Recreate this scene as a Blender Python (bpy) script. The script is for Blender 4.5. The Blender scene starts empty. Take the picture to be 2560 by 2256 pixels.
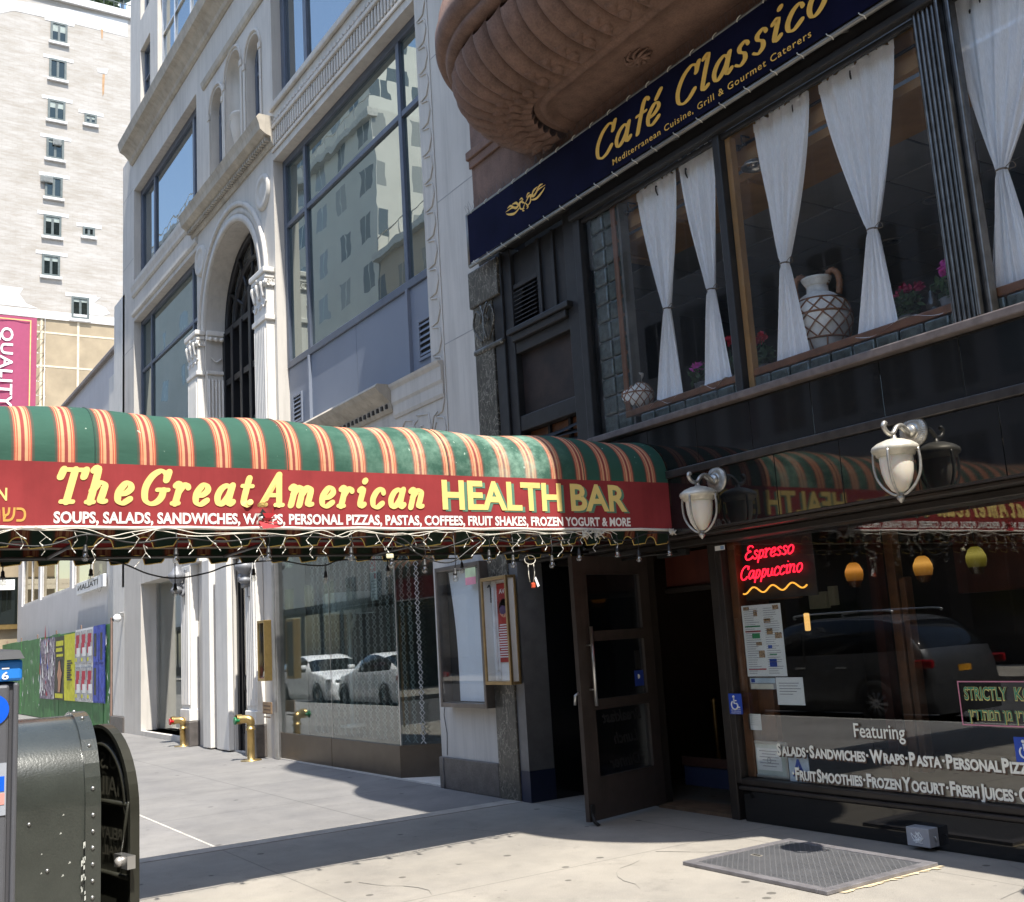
import bpy, bmesh, math, random
from mathutils import Vector, Matrix
random.seed(7)
R = math.radians
sc = bpy.context.scene
COL = sc.collection
PI = math.pi

# ------------------------------------------------------------------ camera
YAW, PITCH, ROLL, FPX, CAMZ = R(33.04899), R(9.94369), R(-3.53176), 2665.31, 1.6
_f = Vector((-math.cos(YAW)*math.cos(PITCH), math.sin(YAW)*math.cos(PITCH), math.sin(PITCH)))
_r = _f.cross(Vector((0, 0, 1))).normalized()
_u = _r.cross(_f)
_c, _s = math.cos(ROLL), math.sin(ROLL)
RR, UU = _c*_r+_s*_u, -_s*_r+_c*_u
cam = bpy.data.cameras.new('camera')
cam.sensor_fit = 'HORIZONTAL'; cam.sensor_width = 36; cam.lens = 36*FPX/2560
cam.clip_start = 0.05; cam.clip_end = 3000
camo = bpy.data.objects.new('camera', cam); COL.objects.link(camo)
camo.matrix_world = Matrix(((RR.x, UU.x, -_f.x, 0), (RR.y, UU.y, -_f.y, 0), (RR.z, UU.z, -_f.z, CAMZ), (0, 0, 0, 1)))
sc.camera = camo

# ------------------------------------------------------------------ sky, sun, exposure
SUN = Vector((-0.51, 0.075, -1.0)).normalized()          # the way the light travels
elev = math.asin(-SUN.z); azim = math.atan2(-SUN.x, -SUN.y)
w = bpy.data.worlds.new('World'); sc.world = w; w.use_nodes = True
nt = w.node_tree; bg = nt.nodes['Background']
sky = nt.nodes.new('ShaderNodeTexSky'); sky.sky_type = 'NISHITA'; sky.sun_disc = False
sky.sun_elevation = elev; sky.sun_rotation = azim; sky.air_density = 1.2; sky.dust_density = 1.0
nt.links.new(sky.outputs[0], bg.inputs[0]); bg.inputs[1].default_value = 0.15
sl = bpy.data.lights.new('sun', 'SUN'); sl.energy = 3.7; sl.angle = R(0.5); sl.color = (1, .955, .88)
so = bpy.data.objects.new('sun', sl); COL.objects.link(so)
so.rotation_euler = SUN.to_track_quat('-Z', 'Y').to_euler(); so.location = (20, -8, 40)
sc.view_settings.view_transform = 'Standard'; sc.view_settings.look = 'None'
sc.view_settings.exposure = 1.35; sc.view_settings.gamma = 1

# ------------------------------------------------------------------ pixel -> point on a real plane of the place
def _ray(px, py):
    a, b = (px-1280)/FPX, -(py-1128)/FPX
    return RR*a+UU*b+_f
def FX(px, py, Y):
    d = _ray(px, py); t = Y/d.y; return Vector((d.x*t, Y, CAMZ+d.z*t))
def SX(px, py, X):
    d = _ray(px, py); t = X/d.x; return Vector((X, d.y*t, CAMZ+d.z*t))
def GX(px, py, Z=0):
    d = _ray(px, py); t = (Z-CAMZ)/d.z; return Vector((d.x*t, d.y*t, Z))

# ------------------------------------------------------------------ materials
MATS = {}
def N(nt, t, **k):
    n = nt.nodes.new(t)
    for a, b in k.items():
        if a.startswith('i_'):
            key = a[2:]
            n.inputs[int(key) if key.isdigit() else key.replace('_', ' ')].default_value = b
        else: setattr(n, a, b)
    return n
def c4(c): return (c[0], c[1], c[2], 1)
def base(name):
    m = bpy.data.materials.new(name); m.use_nodes = True
    nt = m.node_tree; b = nt.nodes['Principled BSDF']; MATS[name] = m
    return m, nt, b
def wpos(nt):
    return N(nt, 'ShaderNodeNewGeometry').outputs['Position']
def ramp(nt, fac, stops, interp='LINEAR'):
    r = N(nt, 'ShaderNodeValToRGB'); cr = r.color_ramp; cr.interpolation = interp
    while len(cr.elements) < len(stops): cr.elements.new(.5)
    for e, (p, c) in zip(cr.elements, stops): e.position = p; e.color = c4(c)
    nt.links.new(fac, r.inputs[0]); return r.outputs[0]
def noise(nt, scale, detail=4, rough=.6, vec=None, sc3=None):
    n = N(nt, 'ShaderNodeTexNoise'); n.inputs['Scale'].default_value = scale
    n.inputs['Detail'].default_value = detail; n.inputs['Roughness'].default_value = rough
    v = vec or wpos(nt)
    if sc3:
        mp = N(nt, 'ShaderNodeMapping'); mp.inputs['Scale'].default_value = sc3
        nt.links.new(v, mp.inputs[0]); v = mp.outputs[0]
    nt.links.new(v, n.inputs['Vector']); return n.outputs['Fac']
def mixc(nt, fac, a, b, mode='MIX'):
    m = N(nt, 'ShaderNodeMix', data_type='RGBA', blend_type=mode)
    for s, v in ((m.inputs[0], fac), (m.inputs[6], a), (m.inputs[7], b)):
        if hasattr(v, 'links') or hasattr(v, 'is_linked'): nt.links.new(v, s)
        else: s.default_value = v if isinstance(v, (int, float)) else c4(v)
    return m.outputs[2]
def math_(nt, op, a, b=None):
    m = N(nt, 'ShaderNodeMath', operation=op)
    for i, v in enumerate((a, b)):
        if v is None: continue
        if hasattr(v, 'is_linked'): nt.links.new(v, m.inputs[i])
        else: m.inputs[i].default_value = v
    return m.outputs[0]
def bump(nt, b, h, strength=.2, dist=.01):
    n = N(nt, 'ShaderNodeBump'); n.inputs['Strength'].default_value = strength; n.inputs['Distance'].default_value = dist
    nt.links.new(h, n.inputs['Height']); nt.links.new(n.outputs[0], b.inputs['Normal'])
def mat(name, col, rough=.6, metal=0, var=.18, scale=6, bmp=0, bscale=60, spec=.5, fine=None, streak=0):
    """plain material with uneven tone: large blotches, optional fine grain and rain streaks"""
    if name in MATS: return MATS[name]
    m, nt, b = base(name)
    b.inputs['Roughness'].default_value = rough; b.inputs['Metallic'].default_value = metal
    b.inputs['Specular IOR Level'].default_value = spec
    lo = tuple(x*(1-var) for x in col); hi = tuple(min(1, x*(1+var)) for x in col)
    c = ramp(nt, noise(nt, scale), [(.3, lo), (.7, hi)])
    if fine:
        g = ramp(nt, noise(nt, fine[0], 2), [(.35, (1-fine[1],)*3), (.65, (1, 1, 1))])
        c = mixc(nt, 1.0, c, g, 'MULTIPLY')
    if streak:
        g = ramp(nt, noise(nt, 1, 5, .65, sc3=(9, 9, .6)), [(.45, (1, 1, 1)), (.75, (1-streak,)*3)])
        c = mixc(nt, 1.0, c, g, 'MULTIPLY')
    nt.links.new(c, b.inputs['Base Color'])
    if bmp: bump(nt, b, noise(nt, bscale, 3), bmp, .004)
    return m
def emis(name, col, strength, basecol=None):
    m, nt, b = base(name)
    b.inputs['Base Color'].default_value = c4(basecol or col)
    b.inputs['Emission Color'].default_value = c4(col); b.inputs['Emission Strength'].default_value = strength
    return m
def glass(name, tint=(.82, .86, .85), ior=1.6, wave=0, boost=0.0, gl=(1, 1, 1)):
    m = bpy.data.materials.new(name); m.use_nodes = True; nt = m.node_tree; nt.nodes.clear(); MATS[name] = m
    out = N(nt, 'ShaderNodeOutputMaterial'); t = N(nt, 'ShaderNodeBsdfTransparent'); t.inputs[0].default_value = c4(tint)
    g = N(nt, 'ShaderNodeBsdfGlossy'); g.inputs['Roughness'].default_value = 0; g.inputs[0].default_value = c4(gl)
    ge = N(nt, 'ShaderNodeNewGeometry'); dt = N(nt, 'ShaderNodeVectorMath', operation='DOT_PRODUCT')
    nt.links.new(ge.outputs['Normal'], dt.inputs[0]); nt.links.new(ge.outputs['Incoming'], dt.inputs[1])
    f0 = ((ior-1)/(ior+1))**2
    k = math_(nt, 'POWER', math_(nt, 'SUBTRACT', 1.0, math_(nt, 'ABSOLUTE', dt.outputs['Value'])), 5)
    f = math_(nt, 'ADD', math_(nt, 'MULTIPLY', k, 1-f0), f0+boost)
    mx = N(nt, 'ShaderNodeMixShader'); nt.links.new(f, mx.inputs[0])
    if wave:
        bp = N(nt, 'ShaderNodeBump'); bp.inputs['Strength'].default_value = wave; bp.inputs['Distance'].default_value = .05
        nt.links.new(noise(nt, .9, 1), bp.inputs['Height']); nt.links.new(bp.outputs[0], g.inputs['Normal'])
    nt.links.new(t.outputs[0], mx.inputs[1]); nt.links.new(g.outputs[0], mx.inputs[2]); nt.links.new(mx.outputs[0], out.inputs[0])
    return m
def mirror_glass(name, col, refl, gl, wave=.02, wscale=.9):
    """tinted office glazing: dark body under a strong reflection, panes slightly bowed"""
    m = bpy.data.materials.new(name); m.use_nodes = True; nt = m.node_tree; nt.nodes.clear(); MATS[name] = m
    out = N(nt, 'ShaderNodeOutputMaterial'); d = N(nt, 'ShaderNodeBsdfDiffuse'); d.inputs[0].default_value = c4(col)
    g = N(nt, 'ShaderNodeBsdfGlossy'); g.inputs['Roughness'].default_value = .004; g.inputs[0].default_value = c4(gl)
    bp = N(nt, 'ShaderNodeBump'); bp.inputs['Strength'].default_value = wave; bp.inputs['Distance'].default_value = .05
    nt.links.new(noise(nt, wscale, 1.5), bp.inputs['Height']); nt.links.new(bp.outputs[0], g.inputs['Normal'])
    mx = N(nt, 'ShaderNodeMixShader'); mx.inputs[0].default_value = refl
    nt.links.new(d.outputs[0], mx.inputs[1]); nt.links.new(g.outputs[0], mx.inputs[2]); nt.links.new(mx.outputs[0], out.inputs[0])
    return m

# ------------------------------------------------------------------ mesh builder
WL = {}          # object -> world location of its origin
class MB:
    def __init__(s): s.v = []; s.f = []; s.mi = []; s.cur = 0; s.sm = []; s.smooth = False
    def mat(s, i): s.cur = i; return s
    def add(s, vs, fs):
        o = len(s.v); s.v += [tuple(v) for v in vs]
        for f in fs: s.f.append(tuple(i+o for i in f)); s.mi.append(s.cur); s.sm.append(s.smooth)
        return s
    def box(s, x0, x1, y0, y1, z0, z1):
        x0, x1 = min(x0, x1), max(x0, x1); y0, y1 = min(y0, y1), max(y0, y1); z0, z1 = min(z0, z1), max(z0, z1)
        vs = [(x, y, z) for z in (z0, z1) for y in (y0, y1) for x in (x0, x1)]
        return s.add(vs, [(0, 2, 3, 1), (4, 5, 7, 6), (0, 1, 5, 4), (2, 6, 7, 3), (0, 4, 6, 2), (1, 3, 7, 5)])
    def bbox(s, x0, x1, y0, y1, z0, z1, r=.01):
        """box with chamfered edges"""
        x0, x1 = min(x0, x1), max(x0, x1); y0, y1 = min(y0, y1), max(y0, y1); z0, z1 = min(z0, z1), max(z0, z1)
        bm = bmesh.new(); bmesh.ops.create_cube(bm, size=1)
        for v in bm.verts: v.co = Vector(((x0+x1)/2+v.co.x*(x1-x0), (y0+y1)/2+v.co.y*(y1-y0), (z0+z1)/2+v.co.z*(z1-z0)))
        bmesh.ops.bevel(bm, geom=bm.edges[:], offset=min(r, .45*min(x1-x0, y1-y0, z1-z0)), segments=2, affect='EDGES', profile=.5)
        return s.bm(bm)
    def bm(s, bm):
        bm.verts.ensure_lookup_table(); bm.verts.index_update()
        s.add([v.co[:] for v in bm.verts], [[v.index for v in f.verts] for f in bm.faces]); bm.free(); return s
    def hexa(s, p):          # 8 points: bottom 4 ccw, top 4 ccw
        return s.add(p, [(3, 2, 1, 0), (4, 5, 6, 7), (0, 1, 5, 4), (1, 2, 6, 5), (2, 3, 7, 6), (3, 0, 4, 7)])
    def quad(s, a, b, c, d): return s.add([a, b, c, d], [(0, 1, 2, 3)])
    def tube(s, pts, r, n=6, cap=True):
        pts = [Vector(p) for p in pts]; rings = []
        rs = r if isinstance(r, (list, tuple)) else [r]*len(pts)
        up = None
        for i, p in enumerate(pts):
            a = pts[max(0, i-1)]; b = pts[min(len(pts)-1, i+1)]; d = (b-a)
            if d.length < 1e-9: d = Vector((0, 0, 1))
            d.normalize()
            if up is None:
                up = Vector((0, 0, 1)) if abs(d.z) < .9 else Vector((1, 0, 0))
            side = d.cross(up)
            if side.length < 1e-6: side = d.orthogonal()
            side.normalize(); up = side.cross(d).normalized()
            rings.append([p+rs[i]*(math.cos(2*PI*k/n)*side+math.sin(2*PI*k/n)*up) for k in range(n)])
        vs = [v for rg in rings for v in rg]; fs = []
        for i in range(len(pts)-1):
            for k in range(n):
                a = i*n+k; b = i*n+(k+1) % n; fs.append((a, b, b+n, a+n))
        if cap: fs.append(tuple(range(n-1, -1, -1))); fs.append(tuple((len(pts)-1)*n+k for k in range(n)))
        sm = s.smooth; s.smooth = True; s.add(vs, fs); s.smooth = sm; return s
    def lathe(s, prof, c=(0, 0, 0), axis='z', n=20, ang=2*PI, M=None):
        """prof: (radius, height) pairs"""
        vs = []; full = abs(ang-2*PI) < 1e-6; m = n if full else n+1
        for r, h in prof:
            for k in range(m):
                a = ang*k/n; x, y = r*math.cos(a), r*math.sin(a)
                p = Vector((x, y, h)) if axis == 'z' else (Vector((x, h, y)) if axis == 'y' else Vector((h, x, y)))
                if M: p = M @ p
                vs.append(p+Vector(c))
        fs = []
        for i in range(len(prof)-1):
            for k in range(n if full else m-1):
                a = i*m+k; b = i*m+(k+1) % m; fs.append((a, b, b+m, a+m))
        sm = s.smooth; s.smooth = True; s.add(vs, fs); s.smooth = sm; return s
    def ball(s, c, r, n=10, sz=(1, 1, 1)):
        pr = [(max(1e-4, math.sin(PI*i/n))*r, -math.cos(PI*i/n)*r) for i in range(n+1)]
        return s.lathe(pr, c, n=n*2 if n > 6 else n+2, M=Matrix.Diagonal(sz).to_3x3())
    def prism(s, poly, axis, a, b):
        """poly: 2D points; axis 'x': (y,z), 'y': (x,z), 'z': (x,y)"""
        def P(q, t): return (t, q[0], q[1]) if axis == 'x' else ((q[0], t, q[1]) if axis == 'y' else (q[0], q[1], t))
        n = len(poly); vs = [P(q, a) for q in poly]+[P(q, b) for q in poly]
        fs = [tuple(range(n)), tuple(range(2*n-1, n-1, -1))]+[(i, (i+1) % n, n+(i+1) % n, n+i) for i in range(n)]
        return s.add(vs, fs)
    def grid(s, P, nu, nv, closed=False):
        vs = [P(i/nu, j/nv) for j in range(nv+1) for i in range(nu+1)]; W = nu+1
        sm = s.smooth; s.smooth = True
        s.add(vs, [(j*W+i, j*W+i+1, (j+1)*W+i+1, (j+1)*W+i) for j in range(nv) for i in range(nu)]); s.smooth = sm; return s
    def build(s, name, mats, parent=None, label=None, kind=None, fixn=True):
        if not isinstance(mats, (list, tuple)): mats = [mats]
        o0 = WL.get(parent, Vector((0, 0, 0))) if parent else Vector((0, 0, 0))
        me = bpy.data.meshes.new(name)
        me.from_pydata([(v[0]-o0.x, v[1]-o0.y, v[2]-o0.z) for v in s.v], [], s.f)
        for m in mats: me.materials.append(m)
        me.polygons.foreach_set('material_index', s.mi); me.polygons.foreach_set('use_smooth', s.sm)
        if fixn:
            bm = bmesh.new(); bm.from_mesh(me); bmesh.ops.recalc_face_normals(bm, faces=bm.faces); bm.to_mesh(me); bm.free()
        me.update()
        o = bpy.data.objects.new(name, me); COL.objects.link(o)
        if parent: o.parent = parent
        WL[o] = o0.copy()
        if label: o['label'] = label
        if kind: o['kind'] = kind
        return o
def build_split(mb, name, mats, parent=None, near=True, fixn=True):
    """one object per separate piece of the builder: loose islands, those lying close together kept as one"""
    n = len(mb.v); up = list(range(n))
    def find(a):
        while up[a] != a: up[a] = up[up[a]]; a = up[a]
        return a
    for f in mb.f:
        r = find(f[0])
        for i in f[1:]: up[find(i)] = r
    isl = {}
    for i in range(n): isl.setdefault(find(i), []).append(i)
    keys = list(isl); bb = []
    for k in keys:
        p = [mb.v[i] for i in isl[k]]; bb.append(([min(q[j] for q in p) for j in range(3)], [max(q[j] for q in p) for j in range(3)]))
    g = list(range(len(keys)))
    def fg(a):
        while g[a] != a: g[a] = g[g[a]]; a = g[a]
        return a
    if near:
        sz = [max(h[j]-l[j] for j in range(3)) for l, h in bb]
        for a in range(len(keys)):
            for c in range(a+1, len(keys)):
                d = math.sqrt(sum(max(0, bb[a][0][j]-bb[c][1][j], bb[c][0][j]-bb[a][1][j])**2 for j in range(3)))
                if d <= max(.02, .5*max(sz[a], sz[c])): g[fg(a)] = fg(c)
    grp = {k: fg(i) for i, k in enumerate(keys)}; out = {}
    for fi, f in enumerate(mb.f): out.setdefault(grp[find(f[0])], []).append(fi)
    res = []
    for fl in out.values():
        m = MB(); mp = {}
        for fi in fl:
            q = []
            for i in mb.f[fi]:
                if i not in mp: mp[i] = len(m.v); m.v.append(mb.v[i])
                q.append(mp[i])
            m.f.append(tuple(q)); m.mi.append(mb.mi[fi]); m.sm.append(mb.sm[fi])
        res.append(m.build(name, mats, parent, fixn=fixn))
    return res
def thing(name, label, cat, loc=(0, 0, 0), group=None):
    o = bpy.data.objects.new(name, None); COL.objects.link(o); o.empty_display_size = .1
    o.location = loc; WL[o] = Vector(loc); o['label'] = label; o['category'] = cat
    if group: o['group'] = group
    return o
def tag(o, label, cat, group=None, kind=None):
    o['label'] = label; o['category'] = cat
    if group: o['group'] = group
    if kind: o['kind'] = kind
    return o
def copy_tree(o, off=None, parent=None):
    c = o.copy(); COL.objects.link(c); WL[c] = WL[o].copy()
    if parent: c.parent = parent
    if off is not None: c.location = o.location+Vector(off)
    for ch in list(o.children): copy_tree(ch, None, c)
    return c
def holes_mesh(mb, outer, holes, P, depth_vec):
    """wall slab: outer polygon with holes, extruded by depth_vec; P maps 2D to 3D"""
    cu = bpy.data.curves.new('tmp', 'CURVE'); cu.dimensions = '2D'; cu.fill_mode = 'BOTH'; cu.extrude = .5
    for poly in [outer]+holes:
        sp = cu.splines.new('POLY'); sp.points.add(len(poly)-1); sp.use_cyclic_u = True
        for p, q in zip(sp.points, poly): p.co = (q[0], q[1], 0, 1)
    ob = bpy.data.objects.new('tmp', cu); COL.objects.link(ob)
    dg = bpy.context.evaluated_depsgraph_get(); me = bpy.data.meshes.new_from_object(ob.evaluated_get(dg))
    D = Vector(depth_vec)
    mb.add([Vector(P(v.co.x, v.co.y))+D*(v.co.z+.5) for v in me.vertices], [tuple(p.vertices) for p in me.polygons])
    bpy.data.objects.remove(ob); bpy.data.curves.remove(cu); bpy.data.meshes.remove(me)
_capH = {}
def text2d(s, bold=0.0, spacing=1.0, shear=0.0, font=None):
    def mk(body):
        cu = bpy.data.curves.new('tmp', 'FONT'); cu.body = body; cu.offset = bold; cu.space_character = spacing
        cu.resolution_u = 3; cu.fill_mode = 'FRONT'; cu.shear = shear
        ob = bpy.data.objects.new('tmp', cu); COL.objects.link(ob)
        dg = bpy.context.evaluated_depsgraph_get(); me = bpy.data.meshes.new_from_object(ob.evaluated_get(dg))
        vs = [(v.co.x, v.co.y) for v in me.vertices]; fs = [tuple(p.vertices) for p in me.polygons]
        bpy.data.objects.remove(ob); bpy.data.curves.remove(cu); bpy.data.meshes.remove(me); return vs, fs
    k = (bold, shear)
    if k not in _capH: h, _ = mk('H'); _capH[k] = max(y for x, y in h)
    vs, fs = mk(s); return vs, fs, _capH[k]
def text_on(mb, s, u0, u1, v0, v1, P, bold=.0, shear=0, fit=True, spacing=1.0):
    """letters in the box u0..u1, baseline v0, capitals reach v1; P(u,v) -> 3D point"""
    vs, fs, cap = text2d(s, bold, spacing, shear)
    if not vs: return mb
    xs = [x for x, y in vs]; a, b = min(xs), max(xs)
    return mb.add([P(u0+(x-a)/(b-a)*(u1-u0), v0+y/cap*(v1-v0)) for x, y in vs], fs)
def smooth_pts(p, k=5, closed=False):
    out = []; n = len(p)
    if n < 3: return [Vector(q) for q in p]
    for i in range(n-1 if not closed else n):
        g = lambda j: Vector(p[j % n]) if closed else Vector(p[min(max(j, 0), n-1)])
        a, b, c, d = g(i-1), g(i), g(i+1), g(i+2)
        for t in range(k):
            t /= k
            out.append(.5*((2*b)+(c-a)*t+(2*a-5*b+4*c-d)*t*t+(3*b-a-3*c+d)*t**3))
    out.append(Vector(p[0] if closed else p[-1])); return out
# single-stroke italic letters: strokes as points, capital height 1, small letters .62
GL = {
'a': (.56, [[(.44, .48), (.32, .6), (.15, .5), (.07, .26), (.14, .04), (.27, .07), (.4, .28), (.45, .5)], [(.47, .6), (.43, .18), (.47, .03), (.57, .1)]]),
'c': (.45, [[(.42, .47), (.33, .6), (.17, .52), (.07, .28), (.12, .06), (.26, .01), (.42, .13)]]),
'e': (.46, [[(.08, .27), (.26, .3), (.39, .44), (.33, .59), (.2, .57), (.07, .33), (.1, .08), (.24, .01), (.42, .13)]]),
'f': (.42, [[(.5, .88), (.42, .98), (.33, .88), (.27, .5), (.22, .02)], [(.12, .58), (.44, .58)]]),
'é': (.46, [[(.08, .27), (.26, .3), (.39, .44), (.33, .59), (.2, .57), (.07, .33), (.1, .08), (.24, .01), (.42, .13)], [(.29, .74), (.4, .92)]]),
'l': (.3, [[(.07, .93), (.2, .98), (.15, .5), (.12, .12), (.17, .02), (.28, .07)]]),
's': (.4, [[(.36, .48), (.27, .6), (.13, .53), (.15, .39), (.28, .27), (.31, .1), (.19, .01), (.05, .1)]]),
'i': (.3, [[(.05, .54), (.17, .59), (.13, .15), (.17, .03), (.28, .09)], [(.19, .84), (.2, .86)]]),
'o': (.5, [[(.24, .6), (.1, .46), (.07, .22), (.16, .02), (.3, .04), (.42, .22), (.42, .46), (.32, .58), (.24, .6)]]),
'C': (.66, [[(.62, .72), (.58, .9), (.42, .98), (.2, .82), (.07, .48), (.12, .14), (.28, .01), (.46, .06), (.6, .22)], [(.65, .96), (.61, .7)]]),
'T': (.66, [[(.06, .95), (.68, .95)], [(.38, .95), (.33, .03)], [(.18, .03), (.5, .03)], [(.07, .95), (.03, .74)], [(.67, .95), (.65, .76)]]),
'h': (.56, [[(.02, .95), (.14, .98), (.1, .03)], [(.1, .36), (.25, .58), (.4, .54), (.4, .3), (.38, .06), (.52, .06)], [(.0, .03), (.2, .03)]]),
'G': (.74, [[(.64, .72), (.58, .9), (.42, .98), (.2, .82), (.07, .48), (.12, .14), (.28, .01), (.46, .05), (.58, .2), (.6, .4)], [(.42, .42), (.74, .42)], [(.66, .95), (.63, .72)]]),
'r': (.4, [[(0, .56), (.12, .6), (.08, .03)], [(.11, .36), (.22, .55), (.33, .59), (.39, .5)], [(-.02, .03), (.18, .03)]]),
't': (.38, [[(.2, .84), (.15, .3), (.16, .07), (.25, .01), (.36, .1)], [(.02, .6), (.35, .6)]]),
'A': (.68, [[(.04, .04), (.42, .96)], [(.42, .96), (.58, .04)], [(.2, .33), (.5, .33)], [(-.04, .03), (.16, .03)], [(.46, .03), (.7, .03)]]),
'm': (.82, [[(0, .56), (.12, .6), (.08, .03)], [(.1, .36), (.24, .58), (.37, .54), (.37, .3), (.35, .03)], [(.38, .36), (.52, .58), (.65, .54), (.65, .3), (.63, .06), (.77, .07)]]),
'n': (.56, [[(0, .56), (.12, .6), (.08, .03)], [(.1, .36), (.25, .58), (.39, .54), (.39, .3), (.37, .06), (.51, .07)]]),
'E': (.6, [[(.55, .84), (.42, .98), (.2, .93), (.18, .7), (.4, .58), (.16, .5), (.04, .24), (.18, .02), (.44, .05), (.6, .22)]]),
'p': (.5, [[(.14, .6), (.1, .2), (.03, -.3)], [(.1, .38), (.24, .58), (.38, .48), (.36, .2), (.22, .02), (.1, .12)]]),
'u': (.5, [[(.06, .57), (.05, .18), (.16, .02), (.3, .14), (.38, .56)], [(.38, .56), (.35, .12), (.47, .06)]]),
' ': (.3, [])}
def pen_layout(s, gap=.05):
    out = []; x = 0
    for ch in s:
        adv, st = GL[ch]
        out += [[(a+x, b) for a, b in q] for q in st]; x += adv+gap
    return out, x-gap
def pen_text(mb, s, u0, u1, v0, v1, P, w=.13, t=.05, ang=.5, slant=.2, gap=.07, lift=.00005):
    """calligraphic letters: every stroke widened by a broad nib, serifs and round ends"""
    st, W = pen_layout(s, gap); k = 0
    S = lambda q: (u0+(q[0]+slant*(q[1]-.3))/W*(u1-u0), v0+q[1]*(v1-v0))
    for q in st:
        p = [Vector((a, b)) for a, b in q]; p = smooth_pts(p, 6) if len(p) > 2 else p
        L = []; Rr = []
        for i, c in enumerate(p):
            d = (p[min(i+1, len(p)-1)]-p[max(i-1, 0)])
            if d.length < 1e-6: d = Vector((1, 0))
            d.normalize(); n = Vector((-d.y, d.x)); th = math.atan2(n.y, n.x)-(PI-ang)
            h = .5*math.sqrt((w*math.cos(th))**2+(t*math.sin(th))**2)
            L.append(c+n*h); Rr.append(c-n*h)
        m = len(p); k += 1
        mb.add([P(*S(a), lift*k) for a in L+Rr], [(i, i+1, m+i+1, m+i) for i in range(m-1)])
        for e in (0, m-1):
            r = max((L[e]-Rr[e]).length*.5, t*.5); k += 1
            mb.add([P(*S((p[e].x+r*math.cos(2*PI*j/10), p[e].y+r*math.sin(2*PI*j/10))), lift*k) for j in range(10)], [tuple(range(10))])
    return mb
def rect(x0, x1, z0, z1): return [(x0, z0), (x1, z0), (x1, z1), (x0, z1)]
def arch(xc, hw, z0, zs, n=20):
    return [(xc-hw, z0), (xc+hw, z0)]+[(xc+hw*math.cos(PI*i/n), zs+hw*math.sin(PI*i/n)) for i in range(n+1)]

# ------------------------------------------------------------------ materials of the place
YP, YG, YW = 5.92, 6.52, 5.95
def ground_mat(name, col, xs, ys, spots=.5, jw=.006, jdark=.55, var=.12, stain=.25):
    m, nt, b = base(name); b.inputs['Roughness'].default_value = .85; b.inputs['Specular IOR Level'].default_value = .25
    P = wpos(nt); sp = N(nt, 'ShaderNodeSeparateXYZ'); nt.links.new(P, sp.inputs[0])
    c = ramp(nt, noise(nt, 1.3, 6, .65), [(.25, tuple(x*(1-var) for x in col)), (.75, tuple(min(1, x*(1+var)) for x in col))])
    g = ramp(nt, noise(nt, 160, 2), [(.3, (.72,)*3), (.7, (1.1,)*3)]); c = mixc(nt, 1, c, g, 'MULTIPLY')
    g = ramp(nt, noise(nt, 3.2, 5, .7), [(.55, (1, 1, 1)), (.8, (1-stain,)*3)]); c = mixc(nt, 1, c, g, 'MULTIPLY')
    if spots:
        v = N(nt, 'ShaderNodeTexVoronoi'); v.inputs['Scale'].default_value = 3.0; nt.links.new(P, v.inputs['Vector'])
        near = math_(nt, 'LESS_THAN', v.outputs['Distance'], .09)
        sp2 = N(nt, 'ShaderNodeSeparateColor'); nt.links.new(v.outputs['Color'], sp2.inputs[0])
        some = math_(nt, 'LESS_THAN', sp2.outputs[0], spots); f = math_(nt, 'MULTIPLY', math_(nt, 'MULTIPLY', near, some), .8)
        c = mixc(nt, f, c, tuple(x*.28 for x in col))
        v2 = N(nt, 'ShaderNodeTexVoronoi'); v2.inputs['Scale'].default_value = 9; nt.links.new(P, v2.inputs['Vector'])
        sp3 = N(nt, 'ShaderNodeSeparateColor'); nt.links.new(v2.outputs['Color'], sp3.inputs[0])
        f = math_(nt, 'MULTIPLY', math_(nt, 'MULTIPLY', math_(nt, 'LESS_THAN', v2.outputs['Distance'], .11), math_(nt, 'LESS_THAN', sp3.outputs[0], .22)), .5)
        c = mixc(nt, f, c, tuple(x*.45 for x in col))
        c = mixc(nt, 1, c, ramp(nt, noise(nt, .7, 6, .72), [(.35, (.82, .82, .83)), (.6, (1.06, 1.05, 1.03))]), 'MULTIPLY')
    for ax, per, off in ([(0,)+xs] if xs else [])+([(1,)+ys] if ys else []):
        t = math_(nt, 'FRACT', math_(nt, 'DIVIDE', math_(nt, 'SUBTRACT', sp.outputs[ax], off), per))
        d = math_(nt, 'ABSOLUTE', math_(nt, 'SUBTRACT', t, .5))
        j = math_(nt, 'GREATER_THAN', d, .5-jw/per); c = mixc(nt, math_(nt, 'MULTIPLY', j, jdark), c, tuple(x*.35 for x in col))
    nt.links.new(c, b.inputs['Base Color']); bump(nt, b, noise(nt, 90, 3), .25, .004)
    return m
CONC = ground_mat('pale concrete', (.295, .273, .237), (3.05, -9.5), (3.05, 2.9), .75)
STONE = ground_mat('blue grey flagstone', (.203, .197, .19), (1.9, -9.5), (1.525, 2.9), .35, .008, .6, .13, .22)
STONE2 = ground_mat('light grey flagstone', (.23, .222, .213), (2.5, -9.5), (1.6, 2.9), .5, .007, .5, .14, .25)
ASPH = ground_mat('asphalt', (.075, .075, .077), None, None, 0, stain=.35)
KERB = mat('granite kerb', (.36, .35, .33), .8, fine=(200, .3))
WSTONE = mat('pale limestone', (.58, .545, .49), .75, var=.08, scale=.9, bmp=.2, bscale=40, fine=(120, .08), streak=.2)
WPAINT = mat('white painted stone', (.70, .67, .615), .6, var=.06, scale=2, bmp=.15, bscale=50, streak=.16)
CORN = mat('weathered cream stone', (.44, .395, .325), .8, var=.18, scale=3, bmp=.2, bscale=30, streak=.25)
FRAMEG = mat('blue grey metal', (.11, .13, .17), .45, .3, .1)
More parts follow.
